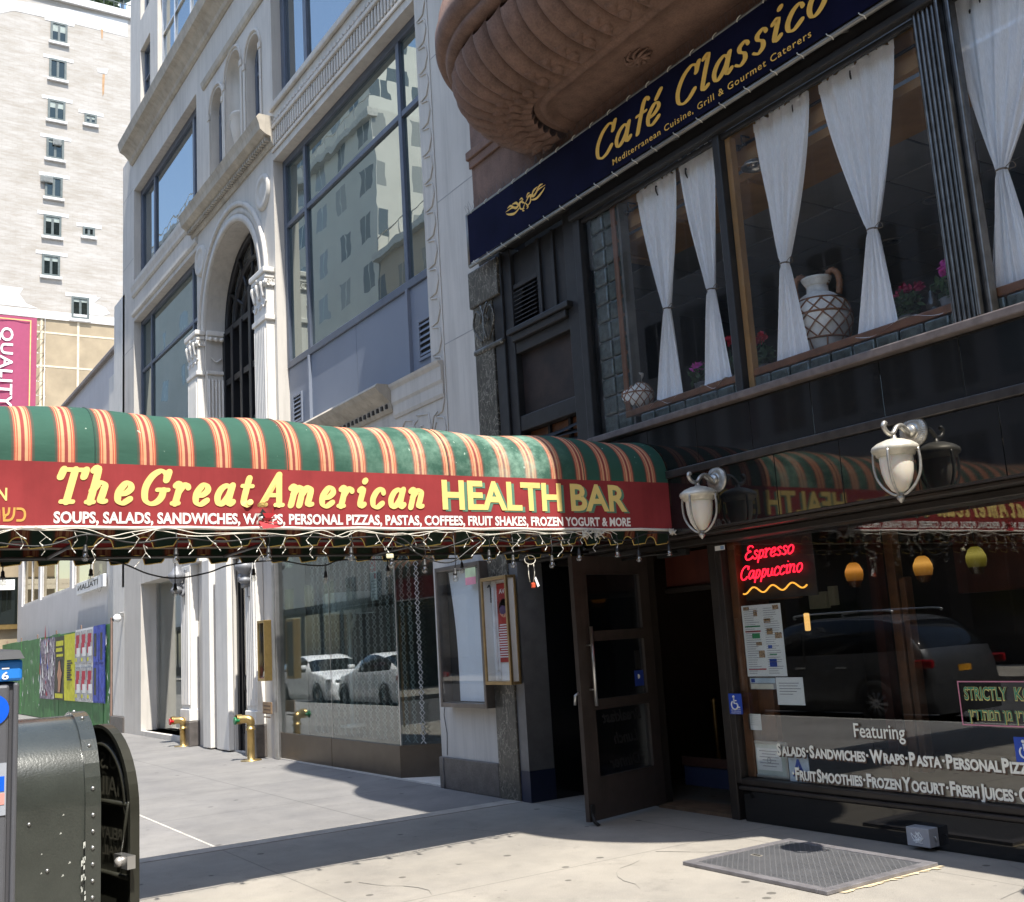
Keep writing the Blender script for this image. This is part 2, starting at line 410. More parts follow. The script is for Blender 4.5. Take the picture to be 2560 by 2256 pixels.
PANELG = mat('slate blue panel', (.19, .215, .265), .5, 0, .05, 1.2)
FRAMEB = mat('black iron', (.012, .012, .014), .4, .2, .1)
SILVER = mat('satin steel', (.55, .55, .54), .3, .9, .1)
DGRAN = mat('brown granite', (.13, .115, .105), .45, fine=(130, .5), var=.25, scale=8)
BRONZE = mat('dark bronze sheet', (.115, .095, .075), .38, .75, .15, 3)
BRASS = mat('brass', (.50, .35, .14), .36, .92, .15, 8)
MG1 = mirror_glass('sky glass', (.05, .06, .065), .42, (.88, .93, .94), .03)
MG2 = mirror_glass('old tall glass', (.055, .07, .068), .34, (.84, .92, .89), .04, 1.1)
DARKIN = mat('dim room', (.05, .048, .046), .9)
GLSHOP = glass('front shop glass', (.93, .945, .94), 1.55, 0, .022)
GLCLEAR = glass('shop glass', (.97, .975, .975), 1.45, 0, 0)
GLGREEN = glass('greenish plate glass', (.78, .84, .825), 1.6, .01, .05)
BLACKST = mat('black polished granite', (.012, .012, .012), .04, 0, .3, 20, spec=.62, fine=(160, .5))
DBRN = mat('dark brown metal frame', (.028, .022, .018), .42, .15, .2, 9, streak=.2)
DGREY = mat('sooty black paint', (.02, .02, .021), .5, .1, .25, 9)
BROWN = mat('brownstone', (.21, .125, .092), .8, var=.2, scale=4, bmp=.5, bscale=26, fine=(60, .25), streak=.3)
WOOD = mat('reddish brown wood', (.14, .055, .022), .4, var=.3, scale=9, streak=.3)
OCHRE = mat('ochre painted board', (.30, .165, .06), .6, var=.15, scale=5)
WHITE = mat('white paint', (.8, .8, .78), .5, var=.04)
PAPER = mat('white paper', (.8, .8, .78), .8, var=.03)
BLACK = mat('matt black', (.012, .012, .012), .6)
CABLE = mat('black cable', (.016, .016, .016), .5)

# ------------------------------------------------------------------ ground
def sheet(name, x0, x1, y0, y1, z, m, nx=1):
    b = MB(); b.box(x0, x1, y0, y1, z-.25, z); return b.build(name, m, kind='structure')
sheet('cafe_sidewalk', -9.5, 40, -.85, 12, 0, CONC)
b = MB(); b.box(-80, -9.5, 2.9, 16, -.25, 0); b.build('stone_sidewalk', STONE, kind='structure')
b = MB(); b.box(-80, -9.5, -.85, 2.9, -.25, 0); b.build('kerbside_sidewalk', STONE2, kind='structure')
b = MB(); b.box(-9.5, -9.28, -.6, 5.93, 0, .004); b.build('concrete_joint_strip', mat('light mortar strip', (.36, .33, .285), .85, fine=(150, .2), bmp=.2), kind='structure')
b = MB(); b.box(-13, -9.5, 2.885, 2.91, 0, .003); b.build('sidewalk_joint', mat('mortar line', (.42, .395, .35), .9), kind='structure')
random.seed(44); b = MB()
for x, y, a, n in ((-7.2, 3.2, .4, 14), (-5.6, 4.4, 2.7, 9), (-3.9, 5.6, 2.0, 8), (-4.5, 4.95, -.3, 7), (-8.7, 4.4, 1.2, 10), (-6.4, 5.2, .9, 6)):
    p = [(x, y)]
    for k in range(n): a += random.uniform(-.5, .5); p.append((p[-1][0]+.13*math.cos(a), p[-1][1]+.13*math.sin(a)))
    for (u0, v0), (u1, v1) in zip(p, p[1:]):
        w_ = random.uniform(.0015, .0035); b.add([(u0-w_, v0+w_, .0025), (u1-w_, v1+w_, .0025), (u1+w_, v1-w_, .0025), (u0+w_, v0-w_, .0025)], [(0, 1, 2, 3)])
b.build('sidewalk_cracks', mat('dark crack fill', (.10, .095, .085), .9), kind='structure', fixn=False)
b = MB(); b.box(-80, 40, -1.0, -.85, -.3, .002); b.build('kerb', KERB, kind='structure')
b = MB(); b.box(-600, 600, -600, 600, -.5, -.3)
b.build('ground', mat('far ground', (.2, .2, .2), .9), kind='structure')
b = MB(); b.box(-120, 60, -11.0, -1.0, -.3, -.16); b.build('road', ASPH, kind='structure')
b = MB(); b.box(-120, 60, -16.0, -11.0, -.3, -.02); b.build('far_sidewalk', CONC, kind='structure')

# ------------------------------------------------------------------ pale commercial building
WB = thing('commercial_building', 'pale stone commercial building with a tall arched window and wide glazed bays', 'building', (-18, YW, 0))
T = .5
def PW(u, v): return (u, YW, v)
b = MB()
holes = [rect(-25.35, -20.2, 4.0, 9.6), rect(-25.35, -20.12, 10.63, 12.93),
         arch(-18.1, 1.57, 3.6, 7.72), arch(-18.82, .36, 10.5, 12.02, 12), arch(-17.82, .42, 10.5, 12.2, 12), arch(-16.74, .34, 10.5, 12.02, 12),
         rect(-15.85, -10.78, 4.83, 9.62), rect(-15.8, -10.78, 10.65, 13.0)]
holes_mesh(b, rect(-26.5, -9.58, 3.35, 14.0), holes, PW, (0, T, 0))
gh = [rect(-24.7, -20.9, .1, 3.3), rect(-18.25, -17.25, .02, 3.25), rect(-16.2, -10.98, .02, 3.3)]
holes_mesh(b, rect(-26.27, -9.69, 0, 3.35), gh, PW, (0, T, 0))
# side and upper storeys set back
def PW2(u, v): return (u, YW+.18, v)
holes_mesh(b, rect(-26.5, -9.58, 14.0, 24), [rect(-25.45, -24.5, 15.0, 16.75), rect(-23.8, -20.3, 14.95, 18.2), rect(-25.45, -24.5, 17.6, 20), rect(-19.3, -10.2, 14.95, 18.2)], PW2, (0, T, 0))
b.box(-26.5, -26.0, YW+T+.002, 16, 0, 24).box(-9.9, -9.58, YW+T+.002, 16, 3.35, 24).box(-26.0, -9.9, 15.5, 16, 0, 24)
b.box(-26.0, -9.9, YW+T+1.5, 15.5, 23.6, 24)
b.build('wall', WSTONE, WB)
# low pier at the far end, standing proud of the glass
b = MB(); b.bbox(-27.45, -26.28, YW, YW+.4, .35, 10.6, .015); b.box(-27.45, -26.5, YW+.4, 8, .35, 14)
b.build('end_pier', WPAINT, WB)
b = MB(); b.bbox(-27.5, -26.24, YW-.04, YW+.42, 0, .35); b.build('pier_base', DGRAN, WB)
def window(x0, x1, z0, z1, y, vs, hs, fw, fm, pm, name='window', depth=.1, parent=WB, heavy=None, pd=.05):
    """framed window: bars at the xs in vs and zs in hs; pane behind"""
    b = MB(); y0 = y; y1 = y+depth
    b.bbox(x0, x0+fw, y0, y1, z0, z1, .01).bbox(x1-fw, x1, y0, y1, z0, z1, .01)
    b.bbox(x0+fw, x1-fw, y0, y1, z0, z0+fw, .01).bbox(x0+fw, x1-fw, y0, y1, z1-fw, z1, .01)
    for v in vs: b.bbox(v-fw*.42, v+fw*.42, y0+.006, y1-.006, z0+fw, z1-fw, .008)
    xs = [x0+fw]+[q for v in vs for q in (v-fw*.42, v+fw*.42)]+[x1-fw]
    for h in hs:
        for i in range(0, len(xs), 2): b.bbox(xs[i], xs[i+1], y0+.012, y1-.012, h-fw*.38, h+fw*.38, .008)
    f = b.build(name, fm, parent)
    p = MB(); p.box(x0+.5*fw, x1-.5*fw, y+pd, y+pd+.012, z0+.5*fw, z1-.5*fw); p.build('pane', pm, f)
    return f
yi = YW+.16
window(-15.85, -10.78, 6.07, 9.62, yi, [-14.93, -11.62], [8.47], .11, FRAMEG, MG2)
window(-15.8, -10.78, 10.65, 13.0, yi, [-14.75, -11.62], [], .16, FRAMEG, MG1)
window(-25.35, -20.12, 10.63, 12.93, yi, [-24.08, -20.92], [], .15, FRAMEG, MG1)
window(-25.35, -20.2, 4.0, 9.6, yi, [-24.4, -21.05], [8.36], .1, FRAMEG, MG2)
window(-25.45, -24.5, 15.0, 16.75, YW+.28, [], [15.95], .06, FRAMEG, MG1)
window(-23.8, -20.3, 14.95, 18.2, YW+.28, [-22.75, -21.5], [16.3], .07, SILVER, MG1)
window(-25.45, -24.5, 17.6, 20, YW+.28, [], [18.8], .06, FRAMEG, MG1)
window(-19.3, -10.2, 14.95, 18.2, YW+.28, [-17, -14.5, -12.2], [16.3], .07, SILVER, MG1)
# spandrel panel with louvred vents under the right bay window
b = MB(); b.box(-15.85, -14.95, yi+.03, yi+.1, 4.83, 6.068).box(-14.93, -13.27, yi+.03, yi+.1, 4.83, 6.068).box(-13.26, -11.63, yi+.03, yi+.1, 4.83, 6.068).box(-11.60, -10.78, yi+.03, yi+.1, 4.83, 6.068)
b.box(-14.965, -14.915, yi-.02, yi+.029, 4.83, 6.068).box(-11.64, -11.59, yi-.02, yi+.029, 4.83, 6.068)
b.box(-15.85, -10.78, yi-.01, yi+.026, 4.83, 4.9)
pn = b.build('spandrel_panel', PANELG, WB)
for x0, x1, z0, z1 in ((-11.36, -11.06, 5.1, 5.55), (-15.64, -15.34, 5.14, 5.55)):
    b = MB(); yv = yi+.004
    b.bbox(x0-.04, x0, yv, yv+.025, z0-.04, z1+.04, .004).bbox(x1, x1+.04, yv, yv+.025, z0-.04, z1+.04, .004)
    b.bbox(x0, x1, yv, yv+.025, z0-.04, z0, .004).bbox(x0, x1, yv, yv+.025, z1, z1+.04, .004)
    n = 6
    for i in range(n):
        z = z0+(i+.2)*(z1-z0)/n; b.hexa([(x0, yv+.004, z), (x1, yv+.004, z), (x1, yv+.024, z+.03), (x0, yv+.024, z+.03), (x0, yv+.004, z+.012), (x1, yv+.004, z+.012), (x1, yv+.024, z+.042), (x0, yv+.024, z+.042)])
    b.mat(1).box(x0, x1, yv+.0252, yv+.0258, z0, z1)
    b.build('vent', [PANELG, BLACK], WB)
# flutes of the frieze over the right bay
b = MB(); x = -15.78
while x < -10.8:
    b.bbox(x, x+.055, YW-.03, YW-.002, 9.84, 10.08, .012); b.bbox(x, x+.055, YW-.022, YW-.002, 10.08, 10.12, .01); x += .098
b.bbox(-15.85, -10.5, YW-.05, YW-.002, 10.125, 10.2, .012).bbox(-15.85, -10.5, YW-.03, YW-.002, 9.74, 9.8, .012).bbox(-15.85, -10.5, YW-.06, YW-.002, 10.46, 10.56, .02)
x = -15.8
while x < -10.6: b.bbox(x, x+.06, YW-.045, YW-.003, 10.22, 10.28, .01); x += .125
b.build('frieze', WSTONE, WB)
# egg and leaf edging of the right slab
b = MB(); z = 3.5
while z < 13.6:
    b.tube([(-10.72, YW-.004, z), (-10.56, YW-.006, z+.02), (-10.49, YW-.006, z+.16), (-10.53, YW-.006, z+.3), (-10.7, YW-.006, z+.34)], .011, 5); z += .36
b.bbox(-10.47, -10.44, YW-.012, YW-.002, 3.4, 14, .004)
b.build('carved_edging', WSTONE, WB)
def slab_lines():
    b = MB()
    for z in (5.0, 6.75, 8.6, 10.4, 12.2): b.box(-10.43, -9.6, YW-.0015, YW, z, z+.012)
    for z in (5.1, 7.0, 9.0, 11.2, 13): b.box(-26.49, -25.4, YW-.0015, YW, z, z+.014)
    build_split(b, 'stone_joint', mat('grey joint', (.33, .32, .31), .9), WB)
slab_lines()
def moulding(x0, x1, prof, y, name, m, parent=WB):
    """prof: (projection, z) pairs swept along the facade, closed ends"""
    b = MB(); b.prism([(y-p, z) for p, z in prof]+[(y-.002, prof[-1][1]), (y-.002, prof[0][1])], 'x', x0, x1)
    return b.build(name, m, parent)
moulding(-25.5, -9.6, [(.02, 13.62), (.07, 13.66), (.09, 13.74), (.2, 13.86), (.27, 13.9), (.31, 13.92), (.33, 14.0), (.36, 14.12), (.3, 14.18)], YW, 'cornice', CORN)
co = moulding(-20.4, -15.75, [(.03, 9.86), (.06, 9.92), (.07, 10.0), (.16, 10.03), (.25, 10.1), (.27, 10.2), (.31, 10.3), (.26, 10.36)], YW, 'cornice', CORN)
b = MB(); x = -20.36
while x < -15.85: b.bbox(x, x+.05, YW-.15, YW-.075, 9.93, 10.0, .008); x += .1
build_split(b, 'dentil', CORN, co)
# small entablature over the shop bay
en = moulding(-14.6, -11.78, [(.03, 4.5), (.06, 4.54), (.07, 4.62), (.12, 4.66), (.22, 4.74), (.27, 4.8), (.24, 4.84)], YW, 'cornice', CORN)
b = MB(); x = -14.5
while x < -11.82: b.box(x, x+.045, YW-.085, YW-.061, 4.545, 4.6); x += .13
build_split(b, 'dentil_gap_shade', mat('painted gap shade', (.06, .055, .05), .9), en)  # dark blocks imitate the shade between dentils
b = MB(); x = -14.55
random.seed(3)
while x < -11.85:
    ww = random.choice((.05, .07, .16)); b.hexa([(x, YW-.13, 4.664), (x+ww, YW-.13, 4.664), (x+ww, YW-.07, 4.664), (x, YW-.07, 4.664), (x, YW-.245, 4.77), (x+ww, YW-.245, 4.77), (x+ww, YW-.14, 4.77), (x, YW-.14, 4.77)]); x += ww+.025
b.build('leaf_course', CORN, en)
moulding(-11.778, -10.48, [(.015, 4.4), (.03, 4.44), (.03, 4.56), (.05, 4.6), (.05, 4.76), (.08, 4.8), (.09, 4.83)], YW, 'string_course', WSTONE)
b = MB()
for k in range(6):
    x = -13.6+k*.5; z = 4.12; b.tube([(x+.22*t/8*math.cos(t*.8)+.02*t, YW-.006, z+.2*t/8*math.sin(t*.8)) for t in range(0, 9)], .008, 5)
    b.tube([(x+.25, YW-.006, z-.1), (x+.32, YW-.006, z+.1), (x+.42, YW-.006, z+.14)], .007, 5)
b.tube([(-11.8, YW-.006, 4.1), (-11.5, YW-.006, 4.32), (-11.3, YW-.006, 4.28), (-11.2, YW-.006, 4.0)], .009, 5).tube([(-11.2, YW-.006, 4.32), (-10.9, YW-.006, 4.28), (-10.8, YW-.006, 3.9)], .009, 5)
b.build('scroll_relief', WSTONE, WB)
# archivolt, reveal moulds and roundels of the great arch
b = MB(); xc, zs = -18.1, 7.72
for r0, r1, pj in ((1.58, 1.7, .05), (1.7, 1.84, .025), (1.84, 1.93, .06)):
    def P(u, v, r0=r0, r1=r1, pj=pj):
        a = PI*u; k = v*4; r = [r0, r0, r1, r1, r1][int(round(k))]; y = [YW-.003, YW-pj, YW-pj, YW-.003, YW-.003][int(round(k))]
        return (xc+r*math.cos(a), y, zs+r*math.sin(a))
    b.grid(P, 40, 4)
b.build('archivolt', WSTONE, WB)
for sx in (-1, 1):
    b = MB(); b.lathe([(.005, -.05), (.12, -.045), (.2, -.03), (.22, -.05), (.3, -.05), (.32, -.003)], (xc+sx*1.78, YW, 9.25), axis='y', n=24); b.build('roundel', WSTONE, WB)
# pilasters beside the arch
for x0, x1 in ((-20.38, -19.72), (-16.55, -15.92)):
    b = MB(); p = .14
    b.box(x0+.03, x1-.03, YW-p, YW-.003, 3.36, 6.9)
    n = 7; wv = (x1-x0-.1)/n
    for i in range(n):
        b.lathe([(wv*.36, 3.5), (wv*.36, 6.8)], (x0+.05+wv*(i+.5), YW-p, 0), n=8)
    b.bbox(x0-.01, x1+.01, YW-p-.03, YW-.004, 6.9, 6.98, .01)
    pl = b.build('pilaster', WPAINT, WB)
    b = MB(); b.box(x0+.02, x1-.02, YW-p+.005, YW-.004, 6.98, 7.6)
    b.bbox(x0-.02, x1+.02, YW-p-.03, YW-.005, 7.6, 7.68, .012).bbox(x0-.05, x1+.05, YW-p-.06, YW-.006, 7.68, 7.78, .02)
    for k in range(3):
        xx = x0+.1+(x1-x0-.2)*k/2; b.tube(smooth_pts([(xx-.09, YW-p, 7.22), (xx, YW-p-.004, 7.14), (xx+.09, YW-p, 7.22)], 5), .016, 5)
        b.tube(smooth_pts([(xx, YW-p-.005, 7.3), (xx-.02, YW-p-.03, 7.45), (xx, YW-p-.05, 7.56)], 4), [.03, .03, .03, .034, .038, .04, .04, .03, .02], 6)
    for xx in (x0+.04, x1-.04): b.lathe([(.004, -.045), (.03, -.04), (.036, -.02), (.07, -.03), (.075, .01)], (xx, YW-p, 7.53), axis='y', n=14)
    b.ball(((x0+x1)/2, YW-p-.02, 7.62), .05, 6)
    for yy in (0, .06): b.lathe([(.004, -.0), (.05, .03), (.06, .035), (.065, -.01)], (x1-.02, YW-p+.04+yy, 7.53), axis='x', n=10)
    b.build('capital', WPAINT, pl)
# moulded jamb inside the great arch
b = MB(); xj = -19.67
b.box(xj, xj+.03, YW+.02, YW+.36, 3.4, 6.9)
for i in range(5): b.lathe([(.022, 3.5), (.022, 6.8)], (xj+.03, YW+.06+i*.065, 0), n=7)
b.bbox(xj, xj+.07, YW+.002, YW+.37, 6.9, 6.97, .01).bbox(xj, xj+.06, YW+.002, YW+.37, 7.58, 7.66, .01).bbox(xj, xj+.09, YW+.002, YW+.37, 7.66, 7.76, .015)
for i in range(3): b.ball((xj+.06, YW+.08+.11*i, 7.6), .045, 5)
b.tube(smooth_pts([(xj+.02, YW+.1, 7.24), (xj+.025, YW+.2, 7.16), (xj+.02, YW+.3, 7.24)], 5), .015, 5)
b.build('arch_jamb', WPAINT, WB)
# black gridded arch window
yk = YW+.41; b = MB(); hw = 1.57
for r in (1.5, 1.02, .5):
    b.tube([(xc+r*math.cos(PI*i/24), yk, zs+r*math.sin(PI*i/24)) for i in range(25)], .06, 6)
for a in (30, 60, 90, 120, 150): b.tube([(xc+.5*math.cos(R(a)), yk, zs+.5*math.sin(R(a))), (xc+1.5*math.cos(R(a)), yk, zs+1.5*math.sin(R(a)))], .035, 5)
for x in (-1.5, -1.02, -.5, 0, .5, 1.02, 1.5): b.bbox(xc+x-.07, xc+x+.07, yk-.09, yk+.06, 3.4, zs if x else zs+.5, .01)
for z in (zs, 6.72, 5.72, 4.72, 3.72): b.bbox(xc-1.5, xc+1.5, yk-.07, yk+.05, z-.06, z+.06, .01)
aw = b.build('arched_window', FRAMEB, WB)
b = MB(); b.prism(arch(xc, 1.55, 3.4, zs), 'y', yk+.061, yk+.07); b.build('pane', mirror_glass('greyish arch glass', (.13, .125, .115), .4, (.95, .93, .88), .03), aw)
# three small arched openings over the cornice; the middle one is a niche with an urn
for xq, hq, zq in ((-18.82, .36, 12.02), (-16.74, .34, 12.02)):
    b = MB(); yk2 = YW+.2
    b.tube([(xq+(hq-.04)*math.cos(PI*i/14), yk2, zq+(hq-.04)*math.sin(PI*i/14)) for i in range(15)], .045, 6)
    for s in (-1, 1): b.bbox(xq+s*(hq-.04)-.045, xq+s*(hq-.04)+.045, yk2-.04, yk2+.04, 10.5, zq, .008)
    b.bbox(xq-hq+.05, xq+hq-.05, yk2-.03, yk2+.03, 11.75, 11.83, .008)
    f = b.build('small_arched_window', FRAMEG, WB)
    p = MB(); p.prism(arch(xq, hq-.02, 10.5, zq, 14), 'y', yk2+.041, yk2+.05); p.build('pane', MG1, f)
b = MB()
b.grid(lambda u, v: (-17.82+.42*math.cos(PI*u), YW+.42*math.sin(PI*u)*.8+.02, 10.5+v*1.7), 14, 3)
b.grid(lambda u, v: (-17.82+.42*math.cos(PI*u)*math.cos(PI/2*v), YW+.02+.34*math.sin(PI*u)*math.cos(PI/2*v), 12.2+.42*math.sin(PI/2*v)), 14, 6)
ni = b.build('niche', WSTONE, WB)
b = MB(); b.lathe([(.05, 10.4), (.12, 10.5), (.08, 10.6), (.16, 10.9), (.21, 11.15), (.2, 11.3), (.24, 11.35), (.2, 11.4), (.01, 11.42)], (-17.82, YW+.16, 0), n=18); b.build('urn', WSTONE, ni)
for xq, hq, zq in ((-18.82, .36, 12.02), (-17.82, .42, 12.2), (-16.74, .34, 12.02)):
    b = MB()
    b.tube([(xq+(hq+.07)*math.cos(PI*i/14), YW-.005, zq+(hq+.07)*math.sin(PI*i/14)) for i in range(15)], .03, 6)
    for s in (-1, 1):
        b.bbox(xq+s*(hq+.07)-.06, xq+s*(hq+.07)+.06, YW-.04, YW-.003, zq-.12, zq, .01).bbox(xq+s*(hq+.07)-.045, xq+s*(hq+.07)+.045, YW-.025, YW-.003, 10.5, zq-.12, .01)
    b.build('arch_moulding', WSTONE, WB)
moulding(-19.6, -16.0, [(.02, 12.72), (.05, 12.76), (.07, 12.86), (.03, 12.9)], YW, 'string_course', CORN)
moulding(-25.4, -20.12, [(.02, 9.7), (.05, 9.74), (.05, 9.82), (.02, 9.86)], YW, 'string_course', WSTONE)
moulding(-25.4, -20.12, [(.02, 10.18), (.05, 10.22), (.05, 10.3), (.08, 10.42), (.03, 10.48)], YW, 'string_course', WSTONE)
# ground floor of the same building
def shopfront(x0, x1, z0, z1, y, splits, parent, m=GLGREEN):
    f = MB(); f.bbox(x0-.03, x0, y-.05, y+.05, z0, z1, .008).bbox(x1, x1+.03, y-.05, y+.05, z0, z1, .008)
    for s in splits: f.box(s-.006, s+.006, y-.003, y+.012, z0, z1)
    fr = build_split(f, 'shop_window_bar', SILVER, parent, False)
    p = MB(); p.box(x0, x1, y, y+.01, z0, z1); return p.build('shop_pane', m, parent)
shopfront(-24.65, -20.95, .12, 3.3, YW+.38, [-22.6], WB)
b = MB(); b.box(-24.7, -20.9, YW+.1, YW+.5, 0, .1); b.build('window_base', DGREY, WB)
# bright return and corner columns beside the black door
for x0, x1, zb, dp in ((-20.88, -20.3, .45, .16), (-19.62, -19.18, .02, .14), (-18.95, -18.3, .02, .1), (-17.2, -16.72, .5, .14)):
    b = MB(); b.bbox(x0, x1, YW-dp, YW-.003, zb, 3.34, .012)
    if zb > .1:
        n = 5; wv = (x1-x0-.06)/n
        for i in range(n): b.lathe([(wv*.34, zb+.3), (wv*.34, 3.2)], (x0+.03+wv*(i+.5), YW-dp, 0), n=7)
        b.bbox(x0-.02, x1+.02, YW-dp-.035, YW-.004, zb, zb+.22, .015)
    pl = b.build('pilaster', WPAINT, WB)
    if zb > .1:
        b = MB(); b.bbox(x0-.03, x1+.03, YW-dp-.04, YW-.004, 0, zb-.002, .015); b.build('granite_base', DGRAN, pl)
b = MB(); b.box(-18.25, -18.15, YW+.05, YW+.16, .02, 3.25).box(-17.35, -17.25, YW+.05, YW+.16, .02, 3.25).box(-18.15, -17.35, YW+.05, YW+.16, 2.95, 3.25).box(-18.15, -17.35, YW+.08, YW+.13, .02, .3)
for x in (-18.13, -17.45): b.box(x, x+.08, YW+.08, YW+.13, .3, 2.95)
dd = b.build('door', FRAMEB, WB)
b = MB(); b.box(-18.05, -17.45, YW+.1, YW+.11, .3, 2.95); b.build('pane', GLGREEN, dd)
b = MB(); b.tube(smooth_pts([(-17.55, YW+.08, .98), (-17.55, YW-.02, .99), (-17.55, YW-.05, 1.06), (-17.55, YW-.05, 1.2), (-17.55, YW-.02, 1.27), (-17.55, YW+.08, 1.28)], 4), .014, 6); b.build('handle', FRAMEB, dd)
# long shop window on a bronze plinth with its recessed glass door
ys = YW+.03
b = MB(); b.bbox(-16.2, -14.165, ys-.02, ys+.06, .0, .4, .006).bbox(-14.155, -12.06, ys-.02, ys+.06, .0, .4, .006)
b.hexa([(-12.058, ys-.02, 0), (-11.62, ys+.53, 0), (-11.68, ys+.58, 0), (-12.12, ys+.061, 0), (-12.058, ys-.02, .4), (-11.62, ys+.53, .4), (-11.68, ys+.58, .4), (-12.12, ys+.061, .4)])
b.build('window_plinth', BRONZE, WB)
f = MB(); f.bbox(-16.26, -16.12, ys-.07, ys+.07, .0, 3.3, .02); f.box(-14.166, -14.154, ys, ys+.012, .4, 3.3)
f.box(-12.07, -12.05, ys-.004, ys+.014, .4, 3.3)
build_split(f, 'shop_window_bar', SILVER, WB, False)
p = MB(); p.box(-16.12, -14.166, ys, ys+.01, .4, 3.3).box(-14.154, -12.07, ys, ys+.01, .4, 3.3)
p.hexa([(-12.05, ys, .4), (-11.6, ys+.55, .4), (-11.607, ys+.558, .4), (-12.06, ys+.011, .4), (-12.05, ys, 3.3), (-11.6, ys+.55, 3.3), (-11.607, ys+.558, 3.3), (-12.06, ys+.011, 3.3)])
p.build('shop_pane', GLGREEN, WB)
yd = YW+.62
b = MB(); b.bbox(-11.66, -11.5, yd-.05, yd+.09, 0, 3.3, .01); b.bbox(-11.49, -10.99, yd-.02, yd+.03, .02, .3, .006); b.box(-11.49, -10.99, yd, yd+.02, 2.6, 2.7)
gd = b.build('glass_door', BRONZE, WB)
b = MB(); b.box(-11.5, -10.98, yd, yd+.01, .3, 3.3); b.build('pane', GLGREEN, gd)
b = MB()
for s in (-.05, .06): b.tube(smooth_pts([(-11.15, yd+s*.2, 1.02), (-11.15, yd+s*1.6, 1.03), (-11.15, yd+s*2.2, 1.15), (-11.15, yd+s*2.2, 1.5), (-11.15, yd+s*1.6, 1.62), (-11.15, yd+s*.2, 1.63)], 4), .016, 6)
b.build('handle', SILVER, gd)
# room behind the shop window
b = MB(); b.box(-20.5, -9.8, 9.5, 9.6, 0, 3.5).box(-16.25, -16.2, YW+.52, 9.5, 0, 3.5).box(-10.9, -10.8, YW+.52, 9.5, 0, 3.5)
b.build('shop_interior', mat('grey shop room', (.24, .255, .25), .9), WB)
b = MB(); b.box(-16.2, -10.9, YW+.52, 9.5, 3.31, 3.45); b.build('shop_ceiling', mat('grey ceiling', (.2, .2, .2), .9), WB)
b = MB(); b.box(-25.5, -20.5, 9.0, 9.1, 0, 3.5); b.build('shop_interior', mat('pale room', (.2, .2, .2), .9), WB)
# sliding lattice gate behind the glass
b = MB(); yg = ys+.16
def lat(x0, x1, y, z0, z1, pw=.115, ph=.2):
    n = int((x1-x0)/pw); mrow = int((z1-z0)/ph)
    for s in (0, 1):
        for i in range(n+1):
            pts = []
            for j in range(mrow*2+1):
                pts.append((x0+i*pw+(pw*.5 if (j+s) % 2 else 0)*1.0, y+.012*s, z0+j*ph/2))
            b.tube(pts, .0075, 4, cap=False)
lat(-15.2, -11.75, yg, .42, 3.3, .21, .12)
b.build('security_gate', mat('grey gate steel', (.66, .67, .66), .6, 0), WB)
b = MB(); lat(-11.48, -10.95, yd+.12, .32, 3.3, .16, .12); b.build('security_gate', mat('dull gate steel', (.4, .41, .4), .6), WB)
# white wall piece with granite foot right of the door, marble pier
b = MB(); b.bbox(-10.975, -9.7, YW-.045, YW-.003, 0, .34, .01); b.build('granite_base', DGRAN, WB)
b = MB(); b.tube([(-10.86, YW-.049, .0), (-10.855, YW-.05, .12), (-10.87, YW-.05, .22), (-10.86, YW-.049, .335)], .006, 4)
b.tube([(-10.85, YW-.004, .36), (-10.83, YW-.005, .6), (-10.88, YW-.005, .8), (-10.82, YW-.004, 1.0)], .004, 4); b.build('wall_crack', mat('crack', (.1, .1, .1), .9), WB)

# ------------------------------------------------------------------ pale brick tower at the far end, low grey building, hoarding
def brick_mat(name, c1, c2, mortar, w=.21, h=.075, axis='x'):
    m, nt, b = base(name); b.inputs['Roughness'].default_value = .85
    P = wpos(nt); sp = N(nt, 'ShaderNodeSeparateXYZ'); nt.links.new(P, sp.inputs[0]); cb = N(nt, 'ShaderNodeCombineXYZ')
    nt.links.new(sp.outputs[1 if axis == 'x' else 0], cb.inputs[0]); nt.links.new(sp.outputs[2], cb.inputs[1])
    br = N(nt, 'ShaderNodeTexBrick'); nt.links.new(cb.outputs[0], br.inputs['Vector'])
    br.inputs['Color1'].default_value = c4(c1); br.inputs['Color2'].default_value = c4(c2); br.inputs['Mortar'].default_value = c4(mortar)
    br.inputs['Scale'].default_value = 1; br.inputs['Brick Width'].default_value = w; br.inputs['Row Height'].default_value = h; br.inputs['Mortar Size'].default_value = .008
    c = mixc(nt, 1, br.outputs[0], ramp(nt, noise(nt, .5, 6, .7, sc3=(1, 1, 3)), [(.35, (.86, .84, .8)), (.65, (1.05, 1.05, 1.05))]), 'MULTIPLY')
    c = mixc(nt, 1, c, ramp(nt, noise(nt, 2.2, 4, .7, sc3=(1, .6, 4)), [(.3, (.82, .79, .74)), (.6, (1, 1, 1))]), 'MULTIPLY')
    nt.links.new(c, b.inputs['Base Color']); bump(nt, b, br.outputs['Fac'], -.2, .01); return m
TBRK = brick_mat('white painted brick', (.44, .415, .385), (.42, .395, .365), (.39, .365, .335), .42, .15)
TTAN = mat('tan stucco', (.33, .265, .175), .9, var=.16, scale=1.2, bmp=.2, bscale=8)
TX = -48.0
zr = SX(310, 45, TX).z; zb = SX(150, 782, TX).z
TW = thing('brick_tower', 'tall pale brick tower with a column of sash windows', 'building', (TX, 18, 0))
b = MB(); b.box(TX-22, TX, 5.35, 32, 0, zb-.002).mat(1); b.box(TX-22, TX, 5.35, 32, zb, zr)
b.build('wall', [TTAN, TBRK], TW)
b = MB(); b.box(TX-.002, TX+.06, 5.35, 11.6, zb-.35, zb).box(TX-.002, TX+.03, 11.6, 11.9, zb-6, zb)
b.box(TX-22.1, TX+.15, 5.2, 32, zr, zr+.35)
